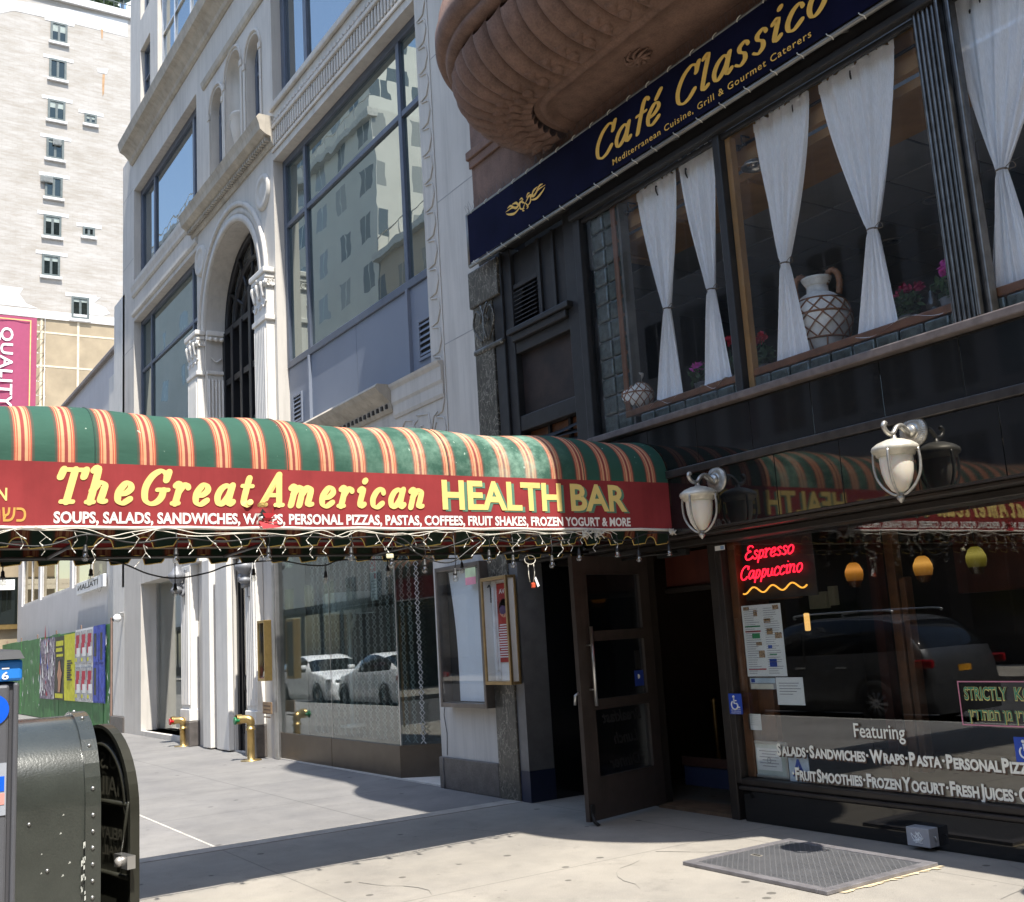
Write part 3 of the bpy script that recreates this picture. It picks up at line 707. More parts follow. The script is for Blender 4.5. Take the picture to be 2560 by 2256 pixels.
build_split(b, 'ledge', mat('bright white paint', (.62, .61, .59), .7, var=.05), TW)
b = MB()
for y in (7.35, 8.85, 10.45, 11.6): b.box(TX-.002, TX+.015, y, y+.09, 6, zb-.36)
for z in (zb-1.0, zb-2.5, zb-4.3, zb-5.9, zb-7.6, zb-9.3): b.box(TX-.003, TX+.012, 5.4, 11.6, z, z+.08)
b.build('panel_joints', mat('pale joint', (.6, .52, .38), .9), TW)
# bright repainted patches with ragged edges
b = MB()
def patch(pts, k):
    b.add([SX(p[0]/1.7156, p[1]/1.7156, TX+.01+.002*k) for p in pts], [tuple(range(len(pts)))])
for k, q in enumerate(([(0, 1225), (100, 1236), (84, 1262), (0, 1258)], [(0, 1258), (84, 1262), (112, 1302), (0, 1300)], [(0, 1300), (112, 1302), (165, 1324), (0, 1306)], [(305, 1268), (432, 1276), (402, 1300), (305, 1302)], [(305, 1302), (402, 1300), (452, 1320), (305, 1330)], [(305, 1330), (452, 1320), (472, 1346), (440, 1356), (305, 1340)], [(0, 0), (60, 2), (60, 46), (0, 58)], [(60, 2), (300, 40), (300, 98), (60, 46)], [(300, 40), (548, 90), (548, 160), (300, 98)])): patch(q, k % 2)
patch([(415, 292), (465, 296), (458, 318), (420, 310)], 2)
build_split(b, 'white_patch', mat('fresh white paint', (.60, .585, .56), .8, var=.05), TW)
b = MB()
for q in ([(432, 125), (443, 128), (440, 165), (436, 168)], [(440, 318), (450, 320), (446, 400), (440, 414), (438, 370)]):
    b.add([SX(p[0]/1.7156, p[1]/1.7156, TX+.018) for p in q], [(0, 1, 2, 3) if len(q) == 4 else (0, 1, 2, 3, 4)])
build_split(b, 'rust_stain', mat('rust streak', (.42, .26, .14), .9), TW)
WINF = mat('green grey sash', (.10, .12, .115), .5)
GLTW = mirror_glass('sash glass', (.010, .013, .012), .07, (.8, .95, .9), .02)
BLIND = mat('pale green blind', (.30, .34, .31), .8)
def tower_window(x0, y0, x1, y1, blind):
    a = SX(x0/1.7156, y0/1.7156, TX); c = SX(x1/1.7156, y1/1.7156, TX)
    ya, yb, z1, z0 = a.y, c.y, a.z, c.z; zm = (z0+z1)/2; fw = .09
    b = MB(); X0, X1 = TX+.005, TX+.07
    b.box(X0, X1, ya, ya+fw, z0, z1).box(X0, X1, yb-fw, yb, z0, z1).box(X0, X1, ya+fw, yb-fw, z1-fw, z1).box(X0, X1, ya+fw, yb-fw, z0, z0+fw)
    if z1-z0 > 1.2: b.box(X0, X1-.02, ya+fw, yb-fw, zm-.045, zm+.045)
    else: b.box(X0, X1-.02, (ya+yb)/2-.05, (ya+yb)/2+.05, z0+fw, z1-fw)
    f = b.build('window', WINF, TW)
    p = MB(); p.box(X0, X0+.02, ya+fw*.5, yb-fw*.5, z0+.05, z1-.05); p.build('pane', GLTW, f)
    if blind > 0:
        q = MB(); q.box(X0+.021, X0+.026, ya+fw, yb-fw, z1-fw-(z1-z0)*blind, z1-fw); q.build('blind', BLIND, f)
    s = MB(); s.bbox(TX+.003, TX+.12, ya-.08, yb+.08, z0-.12, z0-.002, .01).box(TX+.002, TX+.015, ya-.25, yb+.3, z1+.002, z1+.16); build_split(s, 'sill', MATS['bright white paint'], f, False)
for i, (x0, y0, x1, y1) in enumerate([(217, 92, 288, 193), (211, 250, 284, 350), (205, 425, 279, 526), (199, 590, 273, 691), (193, 754, 267, 856), (187, 920, 262, 1022), (180, 1090, 256, 1191), (306, 1272, 381, 1374), (362, 487, 414, 540), (354, 973, 406, 1020)]):
    tower_window(x0, y0, x1, y1, (.38, .0, .3, .12, .0, .22, .2, .14, .3, 0)[i])
b = MB(); b.box(TX+.005, TX+.09, 5.36, 6.65, 3.4, 5.3); b.mat(1).box(TX+.01, TX+.2, 5.36, 6.8, 3.2, 3.38)
b.build('large_window', [GLTW, BRASS], TW)
for i in (3, 4):
    x0, y0, x1, y1 = [(199, 590, 273, 691), (193, 754, 267, 856)][i-3]; a = SX((x0+x1)/2/1.7156, y0/1.7156, TX); c = SX(x1/1.7156, (y0+y1)/2/1.7156, TX)
    b = MB(); y_a, y_b = a.y+(-.1 if i == 3 else -.55), (c.y-.12 if i == 3 else a.y-.05); b.bbox(TX+.03, TX+.16, y_a, y_b, c.z+.08, a.z-.12, .01)
    for k in range(5): zz = c.z+.12+k*(a.z-c.z-.28)/5; b.box(TX+.16, TX+.17, y_a+.03, y_b-.03, zz, zz+.03)
    b.build('louvred_vent', mat('grey vent', (.2, .21, .2), .5), TW)
# roof terrace: railing, planters, tall block behind
b = MB()
for y in [5.4+.45*k for k in range(28)]: b.tube([(TX-.05, y, zr+.35), (TX-.05, y, zr+1.35)], .022, 4)
for z in (.75, 1.35): b.tube([(TX-.05, 5.4, zr+z), (TX-.05, 18, zr+z)], .03, 4)
b.build('railing', WINF, TW)
LEAF = mat('dark leaf', (.05, .085, .03), .6, var=.4, scale=14)
def leafball(c, r, n, size, m, name, parent):
    b = MB()
    for i in range(n):
        d = Vector((random.gauss(0, 1), random.gauss(0, 1), random.gauss(0, 1))).normalized()*r*random.random()**.4
        p = Vector(c)+Vector((d.x, d.y, d.z*.9)); u = Vector((random.gauss(0, 1), random.gauss(0, 1), random.gauss(0, 1))).normalized(); v = u.orthogonal().normalized()
        s = size*random.uniform(.6, 1.3); b.add([p-u*s, p+v*s*.5, p+u*s, p-v*s*.5], [(0, 1, 2, 3)])
    return b.build(name, m, parent, fixn=False)
for i, (px, py) in enumerate(((246, 14), (268, 10), (252, 25))):
    p = SX(px, py, TX-.7)
    t = thing('roof_shrub', ('bushy green shrub behind the terrace railing of the pale tower', 'taller green shrub right of its neighbour on the tower terrace', 'low spreading shrub at the foot of the tower terrace railing')[i], 'shrub', (p.x, p.y, zr+.35), 'shrubs on the tower terrace')
    leafball((p.x, p.y, zr+.95), .6, 130, .16, LEAF, 'foliage', t)
    b = MB(); b.tube([(p.x, p.y, zr+.35), (p.x, p.y, zr+.9)], .05, 5); b.build('stem', WOOD, t)
p = SX(305, 20, TX-.3)
t = thing('terrace_umbrella', 'closed dark green umbrella at the corner of the tower terrace', 'umbrella', (p.x, p.y, zr+.35))
b = MB(); b.lathe([(.05, zr+2.9), (.25, zr+2.3), (.42, zr+1.2), (.3, zr+1.1), (.03, zr+1.1)], (p.x, p.y, 0), n=10); b.build('canopy', mat('dark green cloth', (.012, .04, .03), .8), t)
b = MB(); b.tube([(p.x, p.y, zr+.35), (p.x, p.y, zr+1.1)], .04, 6); b.build('pole', WINF, t)
FT = thing('far_tower', 'white high rise with narrow blue window strips behind the brick tower', 'building', (-95, 20, 0))
b = MB(); b.box(-110, -90, 4, 50, 0, 85); b.build('wall', mat('white concrete', (.72, .71, .69), .8), FT)
b = MB()
for k in range(30): b.box(-89.99, -89.9, 5+k*1.35, 5.6+k*1.35, 20, 84)
b.build('strip_glazing', mirror_glass('blue strip glass', (.04, .08, .16), .45, (.8, .9, 1)), FT)
# banner
BN = thing('banner', 'crimson vertical banner with white lettering on the side of the tower', 'banner', (TX+.25, 6, 10))
tr = SX(92.4, 796, TX+.25); brr = SX(80, 1025, TX+.25); yb1 = tr.y
b = MB(); b.grid(lambda u, v: (TX+.25+.02*math.sin(9*v)+.015*math.sin(14*u), yb1-2.2+2.2*u, tr.z-9*v), 10, 30)
b.build('cloth', mat('crimson vinyl', (.30, .045, .105), .7, var=.06), BN)
b = MB(); X = TX+.3; yl = SX(77, 801, X).y; zl = SX(77, 801, X).z
b.box(X-.003, X, yl-.025, yl+.025, 4, zl).box(X-.003, X, yl-1.9, yl-.025, zl-.05, zl)
b.build('gold_border', mat('gold print', (.75, .42, .16), .6), BN)
b = MB(); za = SX(10, 818, X).z; zbm = SX(10, 1018, X).z; y0 = SX(1.6, 900, X).y; y1 = SX(33, 845, X).y
text_on(b, 'QUALITY', 0, za-zbm, 0, y1-y0, lambda u, v: (X, y0+v, za-u), .018, spacing=1.1)
b.build('lettering', PAPER, BN)
b = MB()
for k in range(14): zz = tr.z-.3-k*.62; b.tube([(TX+.25, yb1-.01, zz), (TX+.02, yb1+.35, zz+.06)], .012, 4)
b.tube([(TX+.05, yb1+.36, tr.z+.3), (TX+.05, yb1+.36, 3)], .02, 4); b.build('lacing', SILVER, BN)
# low grey building
LR = thing('low_building', 'low grey plain building with a slanting roof line beside the pale building', 'building', (-38, 6.6, 0))
LG = mat('grey render', (.58, .57, .57), .8, var=.06, scale=.7, streak=.08)
b = MB()
def PL(u, v): return (u, 6.6, v)
lw = [rect(-46.5, -42.6, 4.0, 6.6), rect(-42.2, -36.6, 4.0, 6.6), rect(-36.2, -31.2, 4.0, 6.6)]
holes_mesh(b, rect(-47.5, -29.7, 0, 10.2), lw, PL, (0, .3, 0)); b.box(-47.5, -29.7, 6.902, 14, 9.7, 10.0).box(-30, -29.7, 6.902, 14, 0, 9.7)
b.build('wall', LG, LR)
b = MB(); b.bbox(-47.6, -29.6, 6.5, 6.95, 10.2, 10.35, .03); b.build('coping', mat('grey brown coping', (.25, .22, .2), .8), LR)
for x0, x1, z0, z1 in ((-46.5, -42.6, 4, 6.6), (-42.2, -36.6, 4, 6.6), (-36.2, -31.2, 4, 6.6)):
    window(x0, x1, z0, z1, 6.66, [(x0+x1)/2], [], .1, mat('grey frame', (.5, .49, .48), .6), mirror_glass('beige reflection glass %d' % int(-x0), (.25, .2, .12), .35, (1, .9, .7)), parent=LR)  # a beige reflection is put into the glass colour
b = MB(); b.bbox(-31.0, -30.0, 6.585, 6.597, 0, 9.6, .004); b.build('corner_strip', WPAINT, LR)
sg = MB()  # mirrored sign built as a board to imitate a reflection
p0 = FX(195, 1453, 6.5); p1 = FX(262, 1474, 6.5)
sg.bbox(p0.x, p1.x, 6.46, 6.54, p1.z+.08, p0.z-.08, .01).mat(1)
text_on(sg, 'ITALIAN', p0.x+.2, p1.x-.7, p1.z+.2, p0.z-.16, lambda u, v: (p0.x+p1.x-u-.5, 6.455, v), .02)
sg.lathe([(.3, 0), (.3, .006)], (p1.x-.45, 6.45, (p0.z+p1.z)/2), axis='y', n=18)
tag(sg.build('shop_sign', [PAPER, BLACK]), 'white board with mirrored letters, standing in for a reflection on the low grey building', 'sign')
p0 = SX(0, 1450, TX+.3); p1 = SX(37, 1475, TX+.3)
sg = MB(); sg.bbox(TX+.2, TX+.3, p0.y-1.5, p1.y, p1.z, p0.z, .01).mat(1)
text_on(sg, 'ITALIAN', SX(29, 1462, TX).y-1.55, SX(29, 1462, TX).y, p1.z+.2, p0.z-.2, lambda u, v: (TX+.305, u, v), .02)
tag(sg.build('shop_sign', [PAPER, BLACK]), 'white sign reading Italian, cut by the frame, on the foot of the brick tower', 'sign')
# green hoarding with posters
HG = mat('green painted plywood', (.06, .2, .06), .6, var=.35, scale=2.5, bmp=.3, bscale=12, streak=.3)
HO = thing('hoarding', 'green painted plywood hoarding pasted with bills', 'fence', (-37, 6.0, 0)); YH = 6.0
b = MB(); random.seed(5)
x = -47.0
while x < -27.9:
    x2 = min(x+1.22, -27.62); dy = random.uniform(-.008, .008); b.bbox(x, x2-.012, YH+dy, YH+.04+dy, .02, 2.55+random.uniform(-.02, .02), .004); x = x2
build_split(b, 'panel', HG, HO, False)
b = MB(); b.bbox(-47, -27.7, YH+.042, YH+.1, 2.3, 2.42).bbox(-47, -27.7, YH+.042, YH+.1, .4, .5)
for x in (-46.6, -43, -39.5, -36, -32.2, -27.75): b.bbox(x, x+.1, YH-.05 if x > -28 else YH+.1, YH+.13 if x < -28 else YH+.04, 0, 2.7, .01)
build_split(b, 'post', mat('weathered timber', (.26, .17, .13), .9, streak=.3), HO, False)
b = MB()
for i in range(80):
    x = random.choice((random.uniform(-44, -38), random.uniform(-29.2, -27.8), random.uniform(-44, -28))); z = random.uniform(.3, 2.4); s = random.uniform(.03, .14)
    b.add([(x+random.uniform(-s, s), YH-.0122-.0002*i, z+random.uniform(-2*s, 2*s)) for k in range(3)], [(0, 1, 2)])
build_split(b, 'paper_scrap', PAPER, HO)
def poster(x0, y0, x1, y1, label, cols, draw, k):
    a = FX(x0, y0, YH-.03); c = FX(x1, y1, YH-.03); b = MB()
    A, B, z0, z1 = a.x, c.x, .62, a.z
    b.grid(lambda u, v: (A+(B-A)*u, YH-.03-.006*math.sin(7*u+k)*math.sin(9*v), z0+(z1-z0)*v), 6, 10)
    draw(b, A, B, z0, z1)
    return tag(b.build('poster', cols, fixn=False), label, 'poster', 'posters on the green hoarding')
def cells(b, A, B, z0, z1, items, d=.042):
    for i, (u0, u1, v0, v1, mi) in enumerate(items):
        b.mat(mi).box(A+(B-A)*u0, A+(B-A)*u1, YH-d-.0006*i-.001, YH-d-.0006*i, z0+(z1-z0)*v0, z0+(z1-z0)*v1)
PR = mat('poster red', (.45, .02, .05), .6); PGY = mat('poster grey', (.42, .42, .42), .7, var=.5, scale=14); PBL = mat('poster blue', (.05, .08, .42), .6, var=.4, scale=6)
PYE = mat('poster yellow', (.62, .6, .03), .6, var=.15); PDK = mat('poster dark', (.05, .05, .035), .6, var=.6, scale=10); PTO = mat('torn poster', (.28, .24, .29), .8, var=.9, scale=12, streak=.4); PSK = mat('poster tan', (.5, .26, .16), .7)
def d_torn(b, A, B, z0, z1):
    random.seed(9)
    for i in range(60):
        u, v = random.random(), random.random(); s = .05
        x, z = A+(B-A)*u, z0+(z1-z0)*v; b.mat(random.choice((1, 1, 2, 3)))
        b.add([(x, YH-.041-.0004*i, z), (x+random.uniform(.04, .3), YH-.042-.0004*i, z+random.uniform(-.1, .1)), (x+random.uniform(-.05, .1), YH-.041-.0004*i, z+random.uniform(.1, .5))], [(0, 1, 2)])
poster(101, 1600, 136, 1765, 'torn and layered grey bills, leftmost on the green hoarding', [PTO, PAPER, PBL, PR], d_torn, 0)
def d_dark(b, A, B, z0, z1):
    cells(b, A, B, z0, z1, [(.15, .9, .85, .93, 1), (.15, .8, .76, .82, 1), (.2, .9, .68, .72, 1), (.1, .9, .03, .1, 1)])
    b.mat(2); L = lambda u, v: (A+(B-A)*u, YH-.046, z0+(z1-z0)*v)
    b.add([L(.4, .12), L(.62, .12), L(.7, .3), L(.8, .42), L(.66, .5), L(.6, .62), L(.45, .6), L(.4, .48), L(.3, .4), L(.42, .28)], [tuple(range(10))])
poster(138, 1594, 160, 1762, 'dark poster with a pale standing figure beside the yellow poster', [PDK, PYE, PSK], d_dark, 1)
def d_yel(b, A, B, z0, z1):
    b.mat(1); random.seed(2)
    for i in range(9): cells(b, A, B, z0, z1, [(.28+.03*random.random(), .55+.2*random.random(), .3+.035*i, .318+.035*i+.008, 1)], .043)
poster(161, 1588, 188, 1760, 'plain yellow poster with a small dark text block', [PYE, PDK], d_yel, 2)
def d_red(b, A, B, z0, z1):
    it = []
    for r in (0, 1):
        for k in range(3):
            o = k/3+.02; v0 = .5*r
            it += [(o, o+.29, v0+.02, v0+.47, 1), (o+.06, o+.25, v0+.3, v0+.42, 2), (o+.03, o+.2, v0+.16, v0+.3, 2), (o+.03, o+.12, v0+.05, v0+.1, 3), (o+.1, o+.28, v0+.12, v0+.24, 0)]
    cells(b, A, B, z0, z1, it)
poster(189, 1576, 233, 1752, 'sheet of six small red and grey bills, right of the yellow poster', [PAPER, PGY, PR, PYE], d_red, 3)
def d_blue(b, A, B, z0, z1):
    cells(b, A, B, z0, z1, [(.02, .48, .52, .99, 1), (.52, .98, .52, .99, 1), (.02, .48, .02, .49, 1), (.52, .98, .02, .49, 1), (.1, .3, .1, .45, 2), (.62, .8, .55, .9, 2), (.1, .3, .6, .9, 2), (.62, .8, .1, .4, 0)])
poster(234, 1566, 263, 1757, 'dark blue poster, rightmost on the green hoarding', [PBL, PBL, PDK], d_blue, 4)

# ------------------------------------------------------------------ the other side of the street (seen in the glass)
def facade_mat(name, wall, glassc, px, pz, wx, wz, off=0, glow=0):
    m, nt, b = base(name); P = wpos(nt); sp = N(nt, 'ShaderNodeSeparateXYZ'); nt.links.new(P, sp.inputs[0])
    geo = N(nt, 'ShaderNodeNewGeometry'); sn = N(nt, 'ShaderNodeSeparateXYZ'); nt.links.new(geo.outputs['True Normal'], sn.inputs[0])
    h = mixc(nt, math_(nt, 'GREATER_THAN', math_(nt, 'ABSOLUTE', sn.outputs[0]), .5), sp.outputs[0], sp.outputs[1])
    def cell(v, per, wd, o):
        t = math_(nt, 'FRACT', math_(nt, 'DIVIDE', math_(nt, 'SUBTRACT', v, o), per))
        return math_(nt, 'LESS_THAN', math_(nt, 'ABSOLUTE', math_(nt, 'SUBTRACT', t, .5)), wd/per/2)
    up = math_(nt, 'LESS_THAN', math_(nt, 'ABSOLUTE', sn.outputs[2]), .5)
    a = cell(h, px, wx, off); f = math_(nt, 'MULTIPLY', math_(nt, 'MULTIPLY', a, cell(sp.outputs[2], pz, wz, .2)), up)
    t2 = math_(nt, 'MULTIPLY', math_(nt, 'MULTIPLY', cell(h, px, .09, off), up), f)
    c = ramp(nt, noise(nt, .4, 4), [(.3, tuple(x*.88 for x in wall)), (.7, wall)])
    def idx(v, per, o): return math_(nt, 'FLOOR', math_(nt, 'DIVIDE', math_(nt, 'SUBTRACT', v, o), per))
    cb = N(nt, 'ShaderNodeCombineXYZ'); nt.links.new(idx(h, px, off), cb.inputs[0]); nt.links.new(idx(sp.outputs[2], pz, .2), cb.inputs[1])
    wn = N(nt, 'ShaderNodeTexWhiteNoise'); nt.links.new(cb.outputs[0], wn.inputs[0])
    gc = mixc(nt, math_(nt, 'MULTIPLY', math_(nt, 'GREATER_THAN', wn.outputs['Value'], .62), .5), glassc, tuple(x*.75 for x in wall))
    c = mixc(nt, f, c, gc); c = mixc(nt, t2, c, wall); nt.links.new(c, b.inputs['Base Color'])
    nt.links.new(math_(nt, 'SUBTRACT', .8, math_(nt, 'MULTIPLY', f, .7)), b.inputs['Roughness']); return m
PALE = facade_mat('pale apartment wall', (.62, .60, .54), (.10, .12, .13), 3.6, 3.3, 1.7, 1.8)
BUFF = facade_mat('buff brick apartment wall', (.45, .36, .26), (.06, .07, .08), 3.0, 3.1, 1.2, 1.7, 1)
GREYW = facade_mat('grey office wall', (.26, .26, .27), (.05, .06, .07), 2.2, 3.6, 1.5, 2.2)
DARKW = facade_mat('dark glass office wall', (.11, .112, .115), (.06, .075, .09), 1.5, 3.4, 1.3, 2.7)
SHOPD = facade_mat('dark shopfront wall', (.018, .016, .015), (.008, .009, .01), 3.4, 4.4, 2.7, 3.2)
def opp(name, x0, x1, y0, h, m, label, steps=()):
    t = thing(name, label, 'building', ((x0+x1)/2, y0, 0))
    b = MB(); b.box(x0, x1, y0-30, y0, 4.6, h)
    for xa, xb, yy, ht in steps: b.box(xa, xb, yy-18, yy, h+.002, ht)
    b.build('wall', m, t); b = MB(); b.box(x0, x1, y0-30, y0, 0, 4.55).box(x0, x1, y0, y0+.6, 4.2, 4.55); b.build('shopfront', SHOPD, t)
    b = MB(); b.box(x0-.2, x1+.2, y0-.3, y0+.4, h-.6, h-.1)
    for xa, xb, yy, ht in steps: b.box(xa-.1, xb+.1, yy-.3, yy+.2, ht-.3, ht+.5)
    for k in range(int((x1-x0)/1.6)): b.tube([(x0+k*1.6, y0+.1, h), (x0+k*1.6, y0+.1, h+1)], .04, 4)
    b.tube([(x0, y0+.1, h+1), (x1, y0+.1, h+1)], .05, 4); b.build('cornice', mat('pale coping', (.5, .48, .44), .8), t)
opp('apartment_building', -86, -58, -16.2, 36, PALE, 'pale stepped apartment building mirrored in the big window', [(-84, -64, -19, 42), (-80, -68, -21, 48)])
opp('apartment_building', -57.8, -38, -16.2, 26, BUFF, 'buff brick apartment house across the street, mirrored in the glass', [(-54, -42, -19, 29)])
opp('office_building', -37.8, -15, -16.2, 22, GREYW, 'grey office building across the street from the pale building')
opp('office_building', -14.8, 12, -16.2, 9, PALE, 'low pale building across the street from the awning, shaped to let light in')  # this house and the next kept low to let in sky light
opp('apartment_building', 12.2, 30, -16.2, 15, BUFF, 'buff brick apartment house across the street from the cafe')
opp('office_building', -150, -86.5, -16.2, 45, facade_mat('plain white office wall', (.66, .65, .63), (.25, .28, .31), 7.0, 5.2, 1.6, 2.0), 'plain white office building far along the street, mirrored in upper windows')
opp('office_building', 30.4, 62, -16.2, 48, GREYW, 'unseen grey office building across the street beyond the cafe, added to cut sky light')  # tall block added out of view to reduce sky light
t = thing('office_building', 'unseen tall grey block behind the viewer, added to cut sky light', 'building', (70, 0, 0)); b = MB(); b.box(62.2, 92, -60, 60, 0, 66); b.build('wall', GREYW, t)  # added out of view to block low sky at the street end
t = thing('apartment_building', 'buff apartment house next to the cafe, beyond the frame, added to cut sky light', 'building', (18, 6, 0)); b = MB(); b.box(3.2, 34, 5.95, 30, 0, 34); b.build('wall', BUFF, t)  # added out of view to reduce sky light from this side

# ------------------------------------------------------------------ cafe building
CB = thing('cafe_building', 'cafe building with black polished stone front, upper dining windows and a brownstone bay', 'building', (-6, YP, 0))
XR = 3.0                                             # right end, beyond the frame
def marble_mat():
    m, nt, b = base('green black marble'); b.inputs['Roughness'].default_value = .3
    P = wpos(nt); n1 = N(nt, 'ShaderNodeTexNoise'); n1.inputs['Scale'].default_value = 4; n1.inputs['Detail'].default_value = 6
    mp = N(nt, 'ShaderNodeMapping'); mp.inputs['Scale'].default_value = (1.6, 1, .8); nt.links.new(P, mp.inputs[0]); nt.links.new(mp.outputs[0], n1.inputs['Vector'])
    v = N(nt, 'ShaderNodeTexVoronoi', feature='DISTANCE_TO_EDGE'); v.inputs['Scale'].default_value = 8
    nt.links.new(mixc(nt, .75, mp.outputs[0], n1.outputs['Color'], 'ADD'), v.inputs['Vector'])
    vein = ramp(nt, v.outputs['Distance'], [(0, (.8, .8, .8)), (.06, (0, 0, 0))]); br = ramp(nt, noise(nt, 3, 4), [(.36, (0, 0, 0)), (.56, (1, 1, 1))])
    vein = mixc(nt, 1, vein, br, 'MULTIPLY')
    c = ramp(nt, noise(nt, 9, 6, .7), [(.3, (.025, .024, .02)), (.7, (.085, .078, .062))])
    nt.links.new(mixc(nt, vein, c, (.42, .39, .32)), b.inputs['Base Color']); return m
MARB = marble_mat()
b = MB(); b.bbox(-9.69, -9.3, YP-.02, YP+.3, 0, 5.2, .01)
mp_ = b.build('marble_pier', MARB, CB)
b = MB(); b.bbox(-9.72, -9.12, YP-.045, YP+.29, 5.2, 5.62, .012).bbox(-9.70, -9.1, YP-.04, YP+.3, 4.66, 4.72, .02)
for (cx, s) in ((-9.5, 1), (-9.32, -1)):
    b.tube(smooth_pts([(cx+.02*s, YP-.045, 4.76), (cx-.12*s, YP-.06, 4.95), (cx-.06*s, YP-.06, 5.12), (cx+.04*s, YP-.06, 5.05), (cx, YP-.05, 4.98)], 4), .012, 5)
    b.tube(smooth_pts([(cx+.06*s, YP-.045, 4.76), (cx+.1*s, YP-.06, 5.0), (cx+.02*s, YP-.045, 5.18)], 4), .012, 5)
b.build('carved_capital', MARB, mp_)
b = MB(); b.box(-9.298, -9.14, YP+.0, YP+.3, .3, 2.36); b.mat(1).box(-9.298, -9.13, YP-.004, YP+.3, 0, .298); b.build('pier_facing', [mat('grey stone facing', (.13, .13, .13), .3), mat('dark blue paint', (.015, .022, .05), .4)], CB)
# black stone band, ledge strip and window sill
b = MB()
xs = [-6.75+.61*k for k in range(17)]
for a, c in zip(xs, xs[1:]):
    b.bbox(a+.0015, c-.0015, YP, YP+.04, 2.375, 2.83, .003); b.bbox(a+.0015-.2, c-.0015-.2, YP, YP+.04, 2.9, 3.3, .003)
b.bbox(-9.1, xs[0]-.002, YP, YP+.04, 2.375, 2.83, .003); b.bbox(-7.7, xs[0]-.202, YP, YP+.04, 2.9, 3.3, .003)
b.build('stone_band', BLACKST, CB)
LEDGE = mat('worn grey bronze', (.055, .05, .046), .35, .5, .3, 14, streak=.3)
b = MB(); b.bbox(-7.7, XR, YP-.03, YP+.05, 2.832, 2.898, .008); b.build('ledge_strip', LEDGE, CB)
b = MB(); b.bbox(-7.72, XR, YP-.075, YP+.12, 3.302, 3.362, .01); b.build('window_sill', mat('stained stone sill', (.12, .098, .09), .5, var=.35, scale=12), CB)
b = MB(); b.box(-7.1, XR, YP+.042, YP+.4, 2.4, 3.3).box(-9.1, -7.1, YP+.042, YP+.4, 2.4, 3.0); b.build('wall_core', DGREY, CB)
# recess soffit and frame over the shop window
b = MB(); b.box(-9.1, XR, YP+.002, YG+.2, 2.36, 2.374).bbox(-9.1, XR, YG-.14, YG+.05, 2.30, 2.358, .01).bbox(-9.1, XR, YP+.05, YP+.14, 2.33, 2.359, .006)
b.build('recess_soffit', DBRN, CB)
# upper windows
def win_bar(x0, x1, z0, z1, y0, y1, m=DGREY, name='window_frame'):
    b = MB(); b.bbox(x0, x1, y0, y1, z0, z1, .008); return b
b = MB()
for x0, x1 in ((-7.78, -7.68), (-5.84, -5.76)): b.bbox(x0, x1, YP-.01, YP+.1, 3.362, 5.56, .01)
b.bbox(-7.78, XR, YP-.03, YP+.1, 5.56, 5.66, .01).bbox(-7.78, XR, YP-.055, YP+.02, 5.5, 5.56, .012).bbox(-7.68, XR, YP+.02, YP+.06, 5.46, 5.5, .008)
b.bbox(-9.1, XR, YP-.02, YP+.1, 5.662, 6.3, .01)
wf = b.build('upper_window_frame', DGREY, CB)
b = MB()
for x0, x1 in ((-7.68, -5.84), (-5.76, -3.9), (-3.62, -1.5)): b.box(x0, x1, YP+.045, YP+.055, 3.362, 5.5)
b.build('pane', GLCLEAR, wf)
STEELF = mat('fluted steel', (.12, .115, .11), .3, .85, .3, 12, streak=.35)
b = MB(); n = 6
b.box(-3.91, -3.66, YP+.01, YP+.08, 3.364, 5.5)
for i in range(n): b.lathe([(.0165, 3.364), (.0165, 5.5)], (-3.895+.034*i, YP+.0, 0), n=10)
b.bbox(-3.72, -3.69, YP-.05, YP+.01, 3.364, 5.5, .01).bbox(-3.665, -3.63, YP-.02, YP+.06, 3.364, 5.5, .01)
b.build('fluted_pilaster', STEELF, CB)
b = MB(); b.box(-5.755, -5.70, YP+.056, YP+.12, 3.4, 5.46); b.build('timber_mullion', OCHRE, CB)
# upper dining room
DCEIL = mat('dark grey ceiling tile', (.21, .21, .22), .8, var=.05)
b = MB(); zc_ = 5.2
x = -9
while x < 3:
    y = YP+.9
    while y < 12: b.box(x+.012, x+.598, y+.012, y+.598, zc_, zc_+.02); y += .61
    x += .61
cl = b.build('upper_ceiling', DCEIL, CB)
b = MB(); b.box(-9, 3, YP+.5, 12.5, zc_+.012, zc_+.05); b.build('ceiling_grid', BLACK, cl)
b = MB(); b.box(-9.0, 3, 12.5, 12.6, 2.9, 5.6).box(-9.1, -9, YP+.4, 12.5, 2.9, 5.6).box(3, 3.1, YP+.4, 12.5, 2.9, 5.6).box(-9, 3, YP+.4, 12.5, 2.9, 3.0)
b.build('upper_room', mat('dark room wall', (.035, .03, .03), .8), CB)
b = MB(); b.box(-7.75, XR, YP+.24, YP+.3, 5.28, 5.62).box(-7.75, XR, YP+.3, YP+.92, 5.18, 5.25)
for k in range(10): b.box(-7.6+k*.9, -7.57+k*.9, YP+.31, YP+.9, 5.15, 5.178)
b.build('valance_board', OCHRE, CB)
for i, (px, py) in enumerate(((1885, 417), (2060, 424), (2335, 498), (2225, 605))):
    p = GX(px, py, zc_-.005); b = MB(); b.lathe([(.1, 0), (.105, -.012), (.085, -.014), (.075, .03)], (p.x, p.y, zc_), n=18).ball((p.x, p.y, zc_+.02), .035, 5)
    b.build('downlight', mat('dull chrome', (.35, .34, .32), .3, .8) if i == 0 else MATS['dull chrome'], CB)
